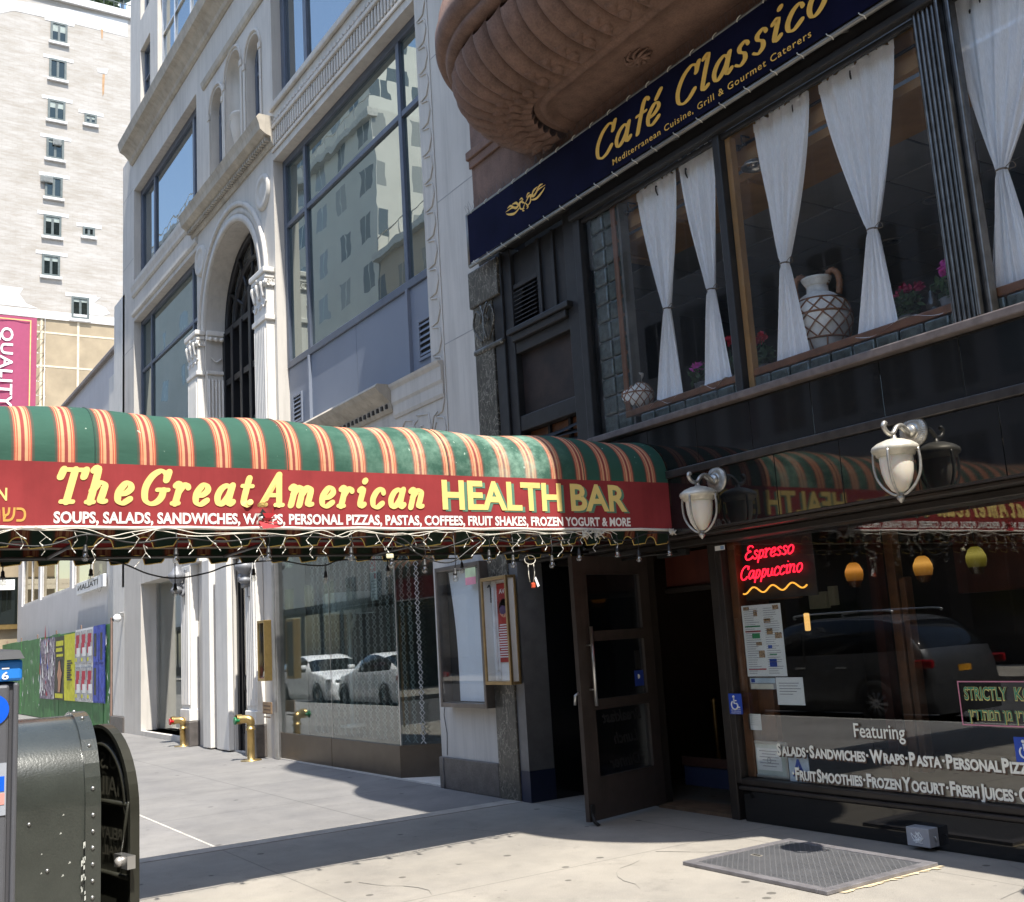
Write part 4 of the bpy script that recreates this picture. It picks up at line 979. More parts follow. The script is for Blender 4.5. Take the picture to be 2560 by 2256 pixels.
# glass block panel and low glass block row
GBLK = glass('wavy glass block', (.42, .48, .46), 1.5, .25, .05, (.75, .8, .78))
b = MB()
for i in range(2):
    for j in range(12):
        x = -7.62+i*.2; z = 3.38+j*.176; b.bbox(x, x+.19, YP+.075, YP+.15, z, z+.167, .02)
gb = b.build('glass_block_panel', mat('block glass', (.06, .075, .07), .1, spec=.6, var=.5, scale=18, bmp=.9, bscale=14), CB)
b = MB(); b.box(-7.64, -7.2, YP+.1, YP+.2, 3.37, 5.5); b.build('mortar', mat('grey mortar', (.12, .12, .115), .9), gb)
b = MB(); x = -7.1
while x < 2.6: b.bbox(x, x+.185, YP+.07, YP+.14, 3.365, 3.475, .015); x += .195
b.build('glass_block_row', MATS['block glass'], CB)
b = MB(); b.bbox(-7.3, XR, YP+.065, YP+.42, 3.48, 3.54, .01).bbox(-7.3, -7.235, YP+.07, YP+.12, 3.54, 5.5, .01); b.build('timber_ledge', WOOD, CB)
# louvred side bay over the entrance
b = MB(); A = FX
b.bbox(-9.28, -9.1, YP-.01, YP+.12, 2.9, 5.66, .01).bbox(-9.1, -8.95, YP+.02, YP+.14, 2.9, 5.66, .01).bbox(-7.98, -7.8, YP+.02, YP+.14, 2.9, 5.66, .01)
b.bbox(-8.95, -7.98, YP-.02, YP+.13, 4.62, 4.7, .012).bbox(-9.0, -7.9, YP-.05, YP+.1, 4.7, 4.76, .01).bbox(-8.95, -7.98, YP+.03, YP+.14, 4.5, 4.62, .01).bbox(-8.95, -7.98, YP+.03, YP+.14, 3.68, 3.84, .01)
b.bbox(-8.5, -8.44, YP+.04, YP+.1, 4.76, 5.6, .006).bbox(-8.23, -8.19, YP+.04, YP+.1, 4.76, 5.6, .006)
b.box(-8.44, -7.98, YP+.07, YP+.08, 4.76, 5.6).box(-8.95, -8.5, YP+.07, YP+.08, 5.25, 5.6).bbox(-8.95, -8.5, YP+.04, YP+.09, 5.2, 5.25, .005)
for k in range(9): z = 4.79+k*.045; b.hexa([(-8.93, YP+.03, z), (-8.52, YP+.03, z), (-8.52, YP+.09, z+.03), (-8.93, YP+.09, z+.03), (-8.93, YP+.03, z+.01), (-8.52, YP+.03, z+.01), (-8.52, YP+.09, z+.04), (-8.93, YP+.09, z+.04)])
lb = b.build('louvred_side_bay', DGREY, CB)
b = MB(); b.box(-8.95, -7.98, YP+.10, YP+.11, 3.84, 4.5); b.build('mesh_screen', mat('rusty dark mesh', (.03, .017, .013), .6, var=.6, scale=4, fine=(240, .6)), lb)
b = MB()
for k in range(9):
    z = 2.96+k*.075; sag = .03*math.sin(k*1.7)
    b.grid(lambda u, v, z=z, sag=sag: (-8.95+.97*u, YP+.03+.05*v, z+.05*v-sag*math.sin(PI*u)*1.2+(.05*u*(1-u)*2 if z < 3.3 else 0)), 10, 2)
b.build('bent_louvres', DGREY, lb)
b = MB(); b.box(-8.95, -7.98, YP+.15, YP+.16, 2.9, 3.68)
for x in (-8.6, -8.25): b.mat(1).box(x, x+.04, YP+.12, YP+.149, 2.9, 3.68)
b.build('boarding', [WOOD, BLACK], lb)
# ground floor entrance recess
b = MB(); b.box(-9.2, -9.13, YP+.3, 6.78, 0, 2.36).box(-9.13, -7.98, YG+.12, YG+.2, 0, 2.3); b.build('entrance_wall', mat('black gloss panel', (.006, .006, .007), .12, var=.2), CB)
b = MB(); b.bbox(-7.98, -7.9, YG, YG+.16, 0, 2.3, .01).bbox(-6.93, -6.83, YG-.05, YG+.14, 0, 2.3, .01); build_split(b, 'door_jamb', DBRN, CB, False)
RB = mat('dark red board', (.085, .02, .012), .5, var=.2, streak=.3)
b = MB(); b.box(-7.9, -6.93, YG+.3, YG+.34, 1.98, 2.3).mat(1).bbox(-7.9, -6.93, YG+.26, YG+.36, 1.93, 1.98, .01); b.build('transom_board', [RB, DBRN], CB)
b = MB(); b.box(-7.9, -6.93, YG+.32, YG+.36, .16, .33).mat(1).box(-7.9, -6.93, YG+.3, YG+.34, .34, .42); b.build('inner_door_foot', [MATS['dark blue paint'], mat('dark kick rail', (.03, .012, .008), .5)], CB)
b = MB(); b.box(-7.9, -6.93, YG-.02, YG+.32, -.01, .03); b.build('threshold', mat('worn timber floor', (.16, .1, .06), .5, var=.3, streak=.4), CB)
# lower room
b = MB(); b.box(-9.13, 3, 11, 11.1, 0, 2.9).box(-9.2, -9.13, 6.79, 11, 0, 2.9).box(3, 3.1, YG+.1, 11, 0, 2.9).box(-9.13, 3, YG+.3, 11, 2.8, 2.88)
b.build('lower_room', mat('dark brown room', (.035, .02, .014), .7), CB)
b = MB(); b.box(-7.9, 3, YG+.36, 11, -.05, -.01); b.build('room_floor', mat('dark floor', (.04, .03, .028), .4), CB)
b = MB(); b.box(-6.0, 3, 8.6, 8.7, 1.75, 2.8).box(-6.4, -6.3, 7.9, 8.0, 0, 2.8).box(-3.2, -3.05, 9, 9.1, 0, 2.8); b.build('bulkhead', RB, CB)
b = MB(); b.box(-4.5, 1, 10.2, 10.9, 0, 1.1).box(-3.6, -1, 10.5, 10.9, 1.1, 2.0); b.mat(1).box(-4.4, 0, 10.1, 10.19, 1.0, 1.1).box(-5.4, -4.7, 9.9, 10.6, 0, 1.5); b.build('counter', [mat('counter front', (.12, .1, .085), .5), mat('grey steel counter', (.3, .31, .31), .4, .5)], CB)
# shop window: frame, pane, lettering, base
b = MB(); b.bbox(-6.83, -6.77, YG-.05, YG+.06, .3, 2.3, .008).bbox(-6.77, XR, YG-.06, YG+.05, .29, .345, .012).bbox(-6.77, XR, YG-.09, YG+.03, .255, .288, .01)
sw = b.build('shop_window', DBRN, CB)
b = MB(); b.box(-6.77, XR, YG, YG+.01, .345, 2.3); b.build('pane', GLSHOP, sw)
b = MB(); b.bbox(-6.77, XR, YG-.045, YG+.04, 0, .253, .01); b.build('window_base', BLACKST, CB)
b = MB(); b.bbox(-6.77, -6.675, YG+.03, YG+.2, .345, 2.3, .01).bbox(-6.6, -6.1, YG+.12, YG+.18, 1.78, 1.84, .008).box(-6.675, -6.5, YG+.14, YG+.2, .345, 2.3)
b.build('timber_post', WOOD, CB)
b = MB(); b.bbox(-5.83, -5.74, YG+.9, YG+1.0, .35, 2.3, .01).bbox(-5.72, -5.66, YG+.9, YG+1.0, .35, 1.9, .01); b.build('inner_timber_frame', WOOD, CB)
LETT = mat('cream letter vinyl', (.86, .83, .70), .6, var=.03); LSH = mat('brown letter shadow', (.09, .05, .03), .6)
def capsmall(words, x0, x1, z0, zc):
    """small capitals: first letter tall"""
    big, small = MB(), MB(); parts = []; tot = 0
    for wd in words:
        vs, fs, cap = text2d(wd[0], .04); w1 = (max(v[0] for v in vs)-min(v[0] for v in vs))/cap
        vs, fs, cap = text2d(wd[1:], .04) if len(wd) > 1 else ([(0, 0)], [], 1); w2 = (max(v[0] for v in vs)-min(v[0] for v in vs))/cap*.8
        parts.append((wd, w1, w2)); tot += w1+w2+.16
    k = (x1-x0)/(tot-.16); x = x0
    for wd, w1, w2 in parts:
        for m_, off in ((big, (0, 0, -.004)), (small, (.010, -.008, -.002))):
            P = lambda u, v, off=off: (u+off[0], YG+off[2], v+off[1])
            bd = .045 if m_ is big else .07
            if wd == '.':
                m_.lathe([(.0001, 0), (.011, 0)], (x+w1*k*.5+off[0], YG+off[2], (z0+zc)/2+off[1]), axis='y', n=10)
            else:
                text_on(m_, wd[0], x, x+w1*k, z0, zc, P, bd); text_on(m_, wd[1:], x+(w1+.05)*k, x+(w1+.05+w2)*k, z0, z0+(zc-z0)*.78, P, bd)
        x += (w1+w2+.16)*k
    return big, small
def add_letters(name, big, small):
    big.build(name, LETT, sw, fixn=False); small.build(name+'_shadow', LSH, sw, fixn=False)
B1, S1 = MB(), MB()
for m_, off, bd in ((B1, (0, 0, -.004), .012), (S1, (.010, -.008, -.002), .03)):
    text_on(m_, 'Featuring', -5.58+off[0], -5.125+off[0], .722+off[1], .822+off[1], lambda u, v, off=off: (u, YG+off[2], v), bd)
add_letters('window_heading', B1, S1)
add_letters('window_line', *capsmall(['SALADS', '.', 'SANDWICHES', '.', 'WRAPS', '.', 'PASTA', '.', 'PERSONAL', 'PIZZA', '.', 'PANINIS'], -6.383, -3.80, .548, .638))
add_letters('window_line', *capsmall(['.', 'FRUIT', 'SMOOTHIES', '.', 'FROZEN', 'YOGURT', '.', 'FRESH', 'JUICES', '.', 'COFFEE'], -6.24, -4.02, .370, .462))
GRL = mat('green letter vinyl', (.05, .22, .12), .6); GOL = mat('gold letter outline', (.62, .5, .16), .6); PINK = mat('pink border vinyl', (.55, .2, .26), .6)
b = MB(); X0, X1, Z0, Z1 = -4.65, -3.4, .838, 1.13; y = YG-.003
for q in ((X0, X1, Z1-.008, Z1), (X0, X1, Z0, Z0+.008), (X0, X0+.008, Z0+.008, Z1-.008), (X1-.008, X1, Z0+.008, Z1-.008)): b.box(q[0], q[1], y, y+.002, q[2], q[3])
b.mat(2); text_on(b, 'STRICTLY', -4.609, -4.29, 1.008, 1.092, lambda u, v: (u, YG-.002, v), .05); text_on(b, 'KOSHER', -4.24, -3.9, 1.008, 1.092, lambda u, v: (u, YG-.002, v), .05)
b.mat(1); text_on(b, 'STRICTLY', -4.606, -4.293, 1.010, 1.09, lambda u, v: (u, YG-.004, v), .01); text_on(b, 'KOSHER', -4.237, -3.903, 1.010, 1.09, lambda u, v: (u, YG-.004, v), .01)
for mi, d, bd in ((2, .002, .05), (1, .004, .0)):
    b.mat(mi)
    text_on(b, '\u05df\u05d9\u05e8\u05d3\u05d4\u05de\u05d4', -4.593, -4.36, .878, .95, lambda u, v: (u, YG-d, v), bd); text_on(b, '\u05df\u05de', -4.34, -4.275, .878, .95, lambda u, v: (u, YG-d, v), bd); text_on(b, '\u05df\u05d9\u05e8\u05d3\u05d4\u05de\u05dc', -4.255, -4.05, .878, .95, lambda u, v: (u, YG-d, v), bd)
b.build('bordered_lettering', [PINK, GRL, GOL], sw, fixn=False)
# open glazed door
H = Vector((-7.9, YG+.05, 0)); Fv = Vector((-7.66, 5.52, 0)); W = (H-Fv); WD = W.length; W.normalize(); NN = Vector((W.y, -W.x, 0))   # s runs from the free edge to the hinge
if NN.x < 0: NN = -NN
def D(s, z, d=0): p = Fv+W*s+NN*d; return (p.x, p.y, z)
def dbox(b, s0, s1, z0, z1, d0=-.022, d1=.022):
    return b.hexa([D(s0, z0, d0), D(s1, z0, d0), D(s1, z0, d1), D(s0, z0, d1), D(s0, z1, d0), D(s1, z1, d0), D(s1, z1, d1), D(s0, z1, d1)])
b = MB(); s0, s1 = .17, WD-.15
for z0, z1 in ((.03, .38), (.94, 1.03), (1.53, 1.62), (2.12, 2.28)): dbox(b, s0+.0005, s1-.0005, z0, z1)
dbox(b, 0, s0, .03, 2.28); dbox(b, s1, WD, .03, 2.28)
for z0, z1 in ((.38, .94), (1.03, 1.53), (1.62, 2.12)):
    for d0, d1 in ((.0221, .03), (-.03, -.0221)):
        dbox(b, s0-.012, s1+.012, z0-.014, z0, d0, d1); dbox(b, s0-.012, s1+.012, z1, z1+.014, d0, d1); dbox(b, s0-.012, s0, z0, z1, d0, d1); dbox(b, s1, s1+.012, z0, z1, d0, d1)
dr = b.build('open_door', mat('brown painted metal', (.055, .043, .037), .42, .1, .18, 7, streak=.25), CB)
b = MB()
for z0, z1 in ((.38, .94), (1.03, 1.53), (1.62, 2.12)): dbox(b, s0, s1, z0, z1, -.004, .004)
b.build('pane', glass('door glass', (.62, .64, .64), 1.6), dr)
b = MB()
b.tube([D(.12, .98, .085), D(.12, 1.66, .085)], .016, 8)
for z in (1.12, 1.5): b.tube([D(.12, z, .02), D(.12, z, .085)], .009, 6)
b.build('handle', SILVER, dr)
b = MB(); b.tube([D(.12, .98, -.085), D(.12, 1.66, -.085)], .016, 8)
for z in (1.12, 1.5): b.tube([D(.12, z, -.02), D(.12, z, -.085)], .009, 6)
b.build('handle', SILVER, dr)
b = MB()
for t_, z, a, c in (('Breakfast', .82, .24, .80), ('Lunch', .63, .36, .70), ('Dinner', .43, .34, .78)):
    text_on(b, t_, 0, (c-a), z, z+.10, lambda u, v, a=a, c=c: D(s1-.10-(a-.24)*.6-u*1.0, v, .007), .03, shear=.25)
build_split(b, 'door_lettering', BLACK, dr, fixn=False)
b = MB(); dbox(b, s1-.15, s1-.02, 1.10, 1.24, .005, .007); b.mat(1); dbox(b, s1-.13, s1-.06, 1.25, 1.42, .005, .007); b.mat(2); b.lathe([(.0001, 0), (.022, 0)], D(s1-.1, 1.185, .008), axis='x', n=10)
b.build('door_sticker', [mat('sticker blue', (.02, .05, .3), .5), BLACK, PAPER], dr)
b = MB(); b.tube([D(.03, .1, .03), D(.03, .03, .05), D(.04, .0, .09)], .016, 6); dbox(b, .015, .06, .1, .17, .023, .04); b.build('door_stop', BLACK, dr)
b = MB(); b.tube([D(-.004, 1.1, 0), D(-.03, 1.08, -.02), D(-.03, 1.0, -.03)], .012, 6); b.build('latch', SILVER, dr)
b = MB(); b.bbox(-7.6, -7.2, YG-.06, YG+.0, 2.24, 2.3, .01); b.tube([(-7.3, YG-.04, 2.27), (-7.45, YG-.3, 2.26), D(.7, 2.25, .03)], .012, 5); b.build('door_closer', BLACK, CB)
# brownstone bay: rounded plan, fluted corbel below a lip
b = MB(); cxl, cxr, cyb = -7.2, -4.2, 5.9
def plan(t, rx, ry):
    """t 0..1 left quarter, 1..2 straight front, 2..3 right quarter"""
    if t <= 1: a = PI-PI/2*t; return (cxl+rx*math.cos(a), cyb-ry*math.sin(a))
    if t <= 2: return (cxl+(cxr-cxl)*(t-1), cyb-ry)
    a = PI/2*(1-(t-2)); return (cxr+rx*math.cos(a), cyb-ry*math.sin(a))
def ring_sweep(b, prof, nt_=90):
    """prof: (rx, ry, z)"""
    return b.grid(lambda u, v: (*plan(3*u, prof[min(int(round(v*(len(prof)-1))), len(prof)-1)][0], prof[min(int(round(v*(len(prof)-1))), len(prof)-1)][1]), prof[min(int(round(v*(len(prof)-1))), len(prof)-1)][2]), nt_, len(prof)-1)
ring_sweep(b, [(1.38, 1.26, 6.9), (1.44, 1.3, 6.9), (1.5, 1.36, 6.93), (1.52, 1.38, 6.98), (1.5, 1.36, 7.02), (1.56, 1.40, 7.03), (1.62, 1.44, 7.06), (1.64, 1.46, 7.12), (1.64, 1.46, 7.22), (1.6, 1.42, 7.24), (1.6, 1.42, 7.4), (1.35, 1.24, 7.45), (1.35, 1.24, 13.6), (1.6, 1.5, 13.7), (1.6, 1.5, 14), (0.01, .01, 14.0)])
ring_sweep(b, [(.36, .42, 6.43), (.38, .5, 6.42), (.42, .53, 6.395), (.46, .56, 6.39), (.48, .58, 6.40), (.5, .6, 6.42), (.52, .62, 6.40), (.55, .65, 6.41)])
b.add([(*plan(3*i/60, .37, .45), 6.435) for i in range(61)], [tuple(range(61))])
bay = b.build('bay', BROWN, CB, fixn=True)
# gadroons: swelling ribs round the corbel with leaf tips inside
b = MB(); nrib = 32
def cove(s):   # s 0 inner .. 1 outer
    a = s*PI/2
    return .55+.86*math.sin(a)**.95, .65+.62*math.sin(a)**.95, 6.41+.52*(1-math.cos(a))
ts = []
def seglen(t): return 1
L1 = 1.45*PI/2*.95; L2 = cxr-cxl; tot = 2*L1+L2
for i in range(nrib):
    d0, d1 = tot*i/nrib, tot*(i+1)/nrib
    f = lambda d: d/L1 if d < L1 else (1+(d-L1)/L2 if d < L1+L2 else 2+(d-L1-L2)/L1)
    def P(u, v, d0=d0, d1=d1):
        t = f(d0+(d1-d0)*u); rx, ry, z = cove(v); amp = max(0, math.sin(PI*u))**.42
        bulge = .13*amp*(.45+.55*v)
        x, y = plan(t, rx+bulge*.5, ry+bulge*.5)
        return (x, y, z-bulge)
    b.grid(P, 10, 10)
    for v0, w0 in ((.10, .5), (.24, .6), (.38, .72), (.52, .85)):
        def Q(u, v, v0=v0, w0=w0, d0=d0, d1=d1):
            c = .5*(d0+d1); ww = (d1-d0)*w0*math.sqrt(max(0, 1-((v-.5)*2)**2))*(u-.5)
            t = f(min(tot-1e-4, max(0, c+ww))); s = v0+.13*v; rx, ry, z = cove(s)
            bl = .075+.04*math.sin(PI*u)*v
            x, y = plan(t, rx, ry); return (x, y, z-bl-.02*(1-abs(2*u-1)))
        b.grid(Q, 4, 4)
b.build('fluted_corbel', BROWN, bay, fixn=False)
b = MB(); random.seed(4)
for cx, cy, k in ((-6.35, 5.66, 9), (-4.6, 5.66, 8)):
    for i in range(k):
        a = 2*PI*i/k; b.tube(smooth_pts([(cx, cy, 6.42), (cx+.06*math.cos(a), cy+.05*math.sin(a), 6.395), (cx+.12*math.cos(a+.25), cy+.09*math.sin(a+.25), 6.40), (cx+.15*math.cos(a+.7), cy+.1*math.sin(a+.7), 6.43)], 4), [.012, .012, .013, .014, .016, .018, .018, .016, .014, .012, .010, .008, .005][:13], 5)
    b.ball((cx, cy, 6.41), .05, 5)
build_split(b, 'carved_rosette', BROWN, bay)
b = MB(); b.box(-9.56, XR, YP-.005, YP+.4, 6.3, 16).bbox(-9.6, -8.3, YP-.06, YP-.006, 6.9, 7.0, .012).bbox(-9.58, -8.4, YP-.035, YP-.006, 6.8, 6.898, .01)
b.build('brownstone_wall', BROWN, CB)
b = MB(); b.box(-9.55, XR, YP+.402, 14, 15.7, 16).box(-9.55, -9.2, YP+.402, 14, 2.4, 15.6).box(2.9, XR, YP+.402, 14, 0, 15.6); build_split(b, 'rear_wall', DGREY, CB, False)
# bird spikes over the sign
b = MB(); random.seed(8)
for i in range(360):
    x = -9.5+i*.019; a = random.uniform(-.05, .05); b.tube([(x, YP-.14, 6.2), (x+a, YP-.14+random.uniform(-.06, .05), 6.2+random.uniform(.07, .13))], .0014, 3, cap=False)
b.build('bird_spike_strip', mat('spike steel', (.16, .14, .13), .4, .7), CB, fixn=False)

# ------------------------------------------------------------------ navy sign banner
YS = 5.75
SG = thing('shop_sign', 'navy canvas sign with gold script lettering laced to a pipe frame', 'sign', (-7, YS, 5.9))
NAVY = mat('navy canvas', (.0045, .0055, .024), .85, var=.25, scale=3, bmp=.15, bscale=200, spec=.12)
GOLD = mat('gold sign paint', (.86, .53, .11), .5, var=.08, scale=12)
b = MB(); b.grid(lambda u, v: (-9.44+5.5*u, YS-.004*math.sin(40*u)*math.sin(3*v), 5.63+.55*v), 60, 6); b.build('canvas', NAVY, SG)
b = MB(); b.tube([(-9.48, YS+.02, 5.605), (-3.9, YS+.02, 5.605)], .02, 8).tube([(-9.48, YS+.02, 6.195), (-3.9, YS+.02, 6.195)], .02, 8).tube([(-9.48, YS+.02, 5.605), (-9.48, YS+.02, 6.195)], .02, 8).tube([(-3.9, YS+.02, 5.605), (-3.9, YS+.02, 6.195)], .02, 8)
for x in (-9.3, -7.9, -6.2, -4.4): b.tube([(x, YS+.02, 5.605), (x, YP+.02, 5.68)], .014, 5)
b.build('pipe_frame', mat('grey pipe', (.22, .215, .2), .4, .5), SG)
b = MB(); random.seed(6)
x = -9.35
while x < -3.95:
    for z, s in ((5.63, -1), (6.17, 1)): b.tube(smooth_pts([(x, YS-.008, z), (x+.012, YS-.014, z+s*.02), (x+.035, YS, z+s*.04), (x+.02, YS+.035, z+s*.045)], 3), .0045, 4)
    x += .27+random.uniform(-.02, .02)
build_split(b, 'lace', mat('white cord', (.66, .64, .56), .7), SG)
b = MB(); PS = lambda u, v, l=0: (u, YS-.008-l, v)
pen_text(b, 'Café', -7.13, -6.22, 5.81, 6.085, PS, w=.155, t=.06, gap=.06)
pen_text(b, 'Classico', -6.03, -4.41, 5.81, 6.085, PS, w=.155, t=.06, gap=.08)
b.build('gold_script', GOLD, SG, fixn=False)
b = MB(); text_on(b, 'Mediterranean Cuisine, Grill & Gourmet Caterers', -6.897, -4.595, 5.680, 5.735, lambda u, v: (u, YS-.008, v), .008, spacing=1.15)
build_split(b, 'gold_small_lettering', GOLD, SG, fixn=False)
b = MB(); ox, oz = -8.30, 5.89; l = [0]
def fl(pts, w):
    l[0] += 1; p = smooth_pts([(a, c) for a, c in pts], 6); L, Q = [], []
    for i, c in enumerate(p):
        d = p[min(i+1, len(p)-1)]-p[max(i-1, 0)]; d.normalize(); n = Vector((-d.y, d.x)); h = w*math.sin(PI*(.08+.9*i/(len(p)-1)))
        L.append(c+n*h); Q.append(c-n*h)
    m = len(p); b.add([PS(ox+v.x, oz+v.y, .0004*l[0]) for v in L+Q], [(i, i+1, m+i+1, m+i) for i in range(m-1)])
for s in (-1, 1):
    fl([(0.0, -.02), (s*.08, .03), (s*.16, .0), (s*.24, .03), (s*.37, .03)], .014)
    fl([(s*.02, -.06), (s*.09, -.04), (s*.1, .02), (s*.05, .03), (s*.05, -.005)], .011)
    fl([(s*.1, -.02), (s*.2, -.045), (s*.3, -.02), (s*.36, .01)], .013)
    fl([(s*.12, .0), (s*.16, .05), (s*.24, .065)], .013)
    fl([(s*.2, .02), (s*.27, .06), (s*.33, .055)], .011)
    fl([(s*.01, -.02), (s*.05, -.07), (s*.02, -.085)], .010)
    fl([(s*.03, .03), (s*.06, .06), (s*.1, .055)], .009)
b.build('gold_ornament', GOLD, SG, fixn=False)

# ------------------------------------------------------------------ entrance awning
XN, XF, Z0A, Z1A, ZT = -6.72, -8.0, 2.41, 2.80, 3.25
YA0, YA1 = -.75, YP-.01
def stripe_mat(name, tone):
    m, nt, b = base(name); b.inputs['Roughness'].default_value = .8; b.inputs['Specular IOR Level'].default_value = .2
    P = wpos(nt); sp = N(nt, 'ShaderNodeSeparateXYZ'); nt.links.new(P, sp.inputs[0])
    t = math_(nt, 'FRACT', math_(nt, 'DIVIDE', math_(nt, 'SUBTRACT', sp.outputs[1], .946-.1196), .2392))
    G_, K, O, Cr, D_, K2 = (.030, .088, .062), (.085, .068, .05), (.42, .095, .055), (.58, .31, .17), (.26, .05, .045), (.16, .10, .075)
    st = [(0, G_), (.232, K), (.243, G_), (.255, K), (.288, K2), (.298, O), (.335, Cr), (.352, O), (.365, O), (.385, Cr), (.458, D_), (.542, Cr), (.615, O), (.635, O), (.648, Cr), (.665, O), (.702, K2), (.712, K), (.745, G_), (.757, K)]
    st2 = []
    r1 = N(nt, 'ShaderNodeValToRGB'); cr = r1.color_ramp; cr.interpolation = 'CONSTANT'
    st += [(.768, G_)]
    while len(cr.elements) < len(st): cr.elements.new(.5)
    for e, (p, c) in zip(cr.elements, st): e.position = p; e.color = c4(c)
    nt.links.new(t, r1.inputs[0]); c = r1.outputs[0]
    # sun bleaching towards the building end, droppings and dust
    fade = N(nt, 'ShaderNodeMapRange'); fade.inputs[1].default_value = 2.6; fade.inputs[2].default_value = 4.6; nt.links.new(sp.outputs[1], fade.inputs[0])
    cut = N(nt, 'ShaderNodeMapRange'); cut.inputs[1].default_value = 4.95; cut.inputs[2].default_value = 4.6; nt.links.new(sp.outputs[1], cut.inputs[0])
    bl = math_(nt, 'MULTIPLY', math_(nt, 'MULTIPLY', fade.outputs[0], cut.outputs[0]), ramp(nt, noise(nt, 5, 6, .75), [(.42, (.04,)*3), (.75, (.75,)*3)]))
    c = mixc(nt, bl, c, (.30, .46, .36))
    c = mixc(nt, ramp(nt, noise(nt, 22, 3, .5), [(.72, (0,)*3), (.75, (.55,)*3)]), c, (.5, .6, .5))
    c = mixc(nt, 1, c, ramp(nt, noise(nt, 2.5, 4), [(.3, (.85,)*3), (.7, (1.06,)*3)]), 'MULTIPLY')
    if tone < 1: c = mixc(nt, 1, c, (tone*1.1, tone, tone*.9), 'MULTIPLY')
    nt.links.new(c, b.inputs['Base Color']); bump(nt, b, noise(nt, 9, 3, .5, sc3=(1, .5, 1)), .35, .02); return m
STRIPE = stripe_mat('striped awning cloth', 1.0); VALC = stripe_mat('shade darkened valance cloth', .25)  # valance copy of the stripes has its shade put into the colour
REDC = mat('red awning cloth', (.27, .035, .037), .75, var=.16, scale=2.5, bmp=.35, bscale=10, spec=.2, streak=.14)
AW = thing('awning', 'long green striped barrel awning with red lettered side band', 'awning', (-7.36, YP, 2.4))
def barrel(u, v):
    y = YA0+(YA1-YA0)*u; a = PI*v; sag = .03*abs(math.sin(PI*(y-.05)/1.23)) ** 2
    k = (XN-XF)/2
    return ((XN+XF)/2+k*math.copysign(abs(math.cos(a))**.85, math.cos(a)), y, Z1A+(ZT-Z1A-sag)*math.sin(a)**.8)
b = MB(); b.grid(barrel, 110, 28); bc = b.build('barrel_cloth', STRIPE, AW)
for k in range(5):
    b = MB(); b.tube([Vector(barrel((.12+1.23*k-YA0)/(YA1-YA0), v/28))+Vector((.002, 0, .001)) for v in range(29)], .0035, 4, cap=False); b.build('seam', mat('dark green seam', (.02, .05, .036), .8), bc)
b = MB()
for k in range(6):
    y = .05+1.23*k; b.tube([Vector(barrel((y-YA0)/(YA1-YA0) if k < 5 else .995, v/20)).lerp(Vector(((XN+XF)/2, .05+1.23*k, 2.75)), .07) for v in range(21)], .012, 5, cap=False)
build_split(b, 'frame_hoop', MATS['dull chrome'], AW, False)
def band(x, s):
    def P(u, v):
        y = YA0+(YA1-YA0)*u; w_ = .004*math.sin(5*y)*math.sin(PI*v)+.0015*math.sin(17*y+3*v)*math.sin(PI*v)
        d = math.hypot((y-2.38)*1.6, (Z0A+(Z1A-Z0A)*v-2.49)*3); w_ += .016*math.exp(-(d/.22)**2)*math.sin(30*d)
        return (x+s*w_, y, Z0A+(Z1A-Z0A)*v)
    return P
b = MB(); b.grid(band(XN, 1), 240, 14); b.build('side_band', REDC, AW)
b = MB(); b.grid(band(XF, -1), 60, 4); b.build('side_band', REDC, AW)
b = MB()
for k in range(5):
    a = .3*k; b.add([(XN+.02+.004*k, 2.41+.05*math.cos(a*7), 2.54-.035*k), (XN+.035, 2.46+.03*k*.5, 2.53-.03*k), (XN+.02, 2.44-.02*k, 2.45)], [(0, 1, 2)])
b.mat(1).add([(XN+.012, 2.39, 2.535), (XN+.012, 2.45, 2.47), (XN+.012, 2.43, 2.44), (XN+.012, 2.36, 2.48)], [(0, 1, 2, 3)])
b.build('torn_flap', [mat('bright torn red cloth', (.5, .02, .03), .6), BLACK], AW)
PIPE = mat('cream piping', (.72, .68, .60), .6)
b = MB()
for x in (XN, XF): b.tube([(x, YA0+(YA1-YA0)*i/40, Z0A-.004+.003*math.sin(i*1.7)) for i in range(41)], .012, 6)
b.build('piping', PIPE, AW)
YEL = mat('gold scallop trim', (.60, .44, .12), .7)
def scal(y, z0):
    t = ((y-.10)/.2392) % 1.0; d = abs(t-.5)
    return z0+(.062*math.sqrt(max(0, 1-(d/.23)**2)) if d < .23 else .006*math.sin(t*2*PI))
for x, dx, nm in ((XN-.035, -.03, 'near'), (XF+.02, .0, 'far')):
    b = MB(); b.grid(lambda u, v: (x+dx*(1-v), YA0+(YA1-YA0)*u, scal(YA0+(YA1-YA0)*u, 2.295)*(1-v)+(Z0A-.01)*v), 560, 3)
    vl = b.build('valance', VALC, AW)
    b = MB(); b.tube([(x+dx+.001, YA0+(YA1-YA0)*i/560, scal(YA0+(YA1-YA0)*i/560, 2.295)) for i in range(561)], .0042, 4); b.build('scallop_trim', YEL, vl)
b = MB(); b.tube([(XN-.1, YA0, 2.335), (XN-.1, YA1, 2.335)], .012, 6).tube([(XF+.1, YA0, 2.335), (XF+.1, YA1, 2.335)], .012, 6)
for y in (.05, 1.28, 2.51, 3.74, 4.97): b.tube([(XN-.1, y, 2.335), (XF+.1, y, 2.335)], .012, 6)
build_split(b, 'frame_rail', mat('dark pipe', (.06, .06, .06), .5, .4), AW, False)
b = MB()
for x in (XN-.12, XF+.12): b.tube([(x, YA0+.12, 0), (x, YA0+.12, 2.35)], .022, 8)
build_split(b, 'post', BRASS, AW, False)
CRL = mat('yellow sign paint', (.80, .60, .20), .7, var=.06); WHL = mat('white sign paint', (.82, .79, .74), .7, var=.04); GSH = mat('green shadow paint', (.10, .22, .15), .7, var=.15)
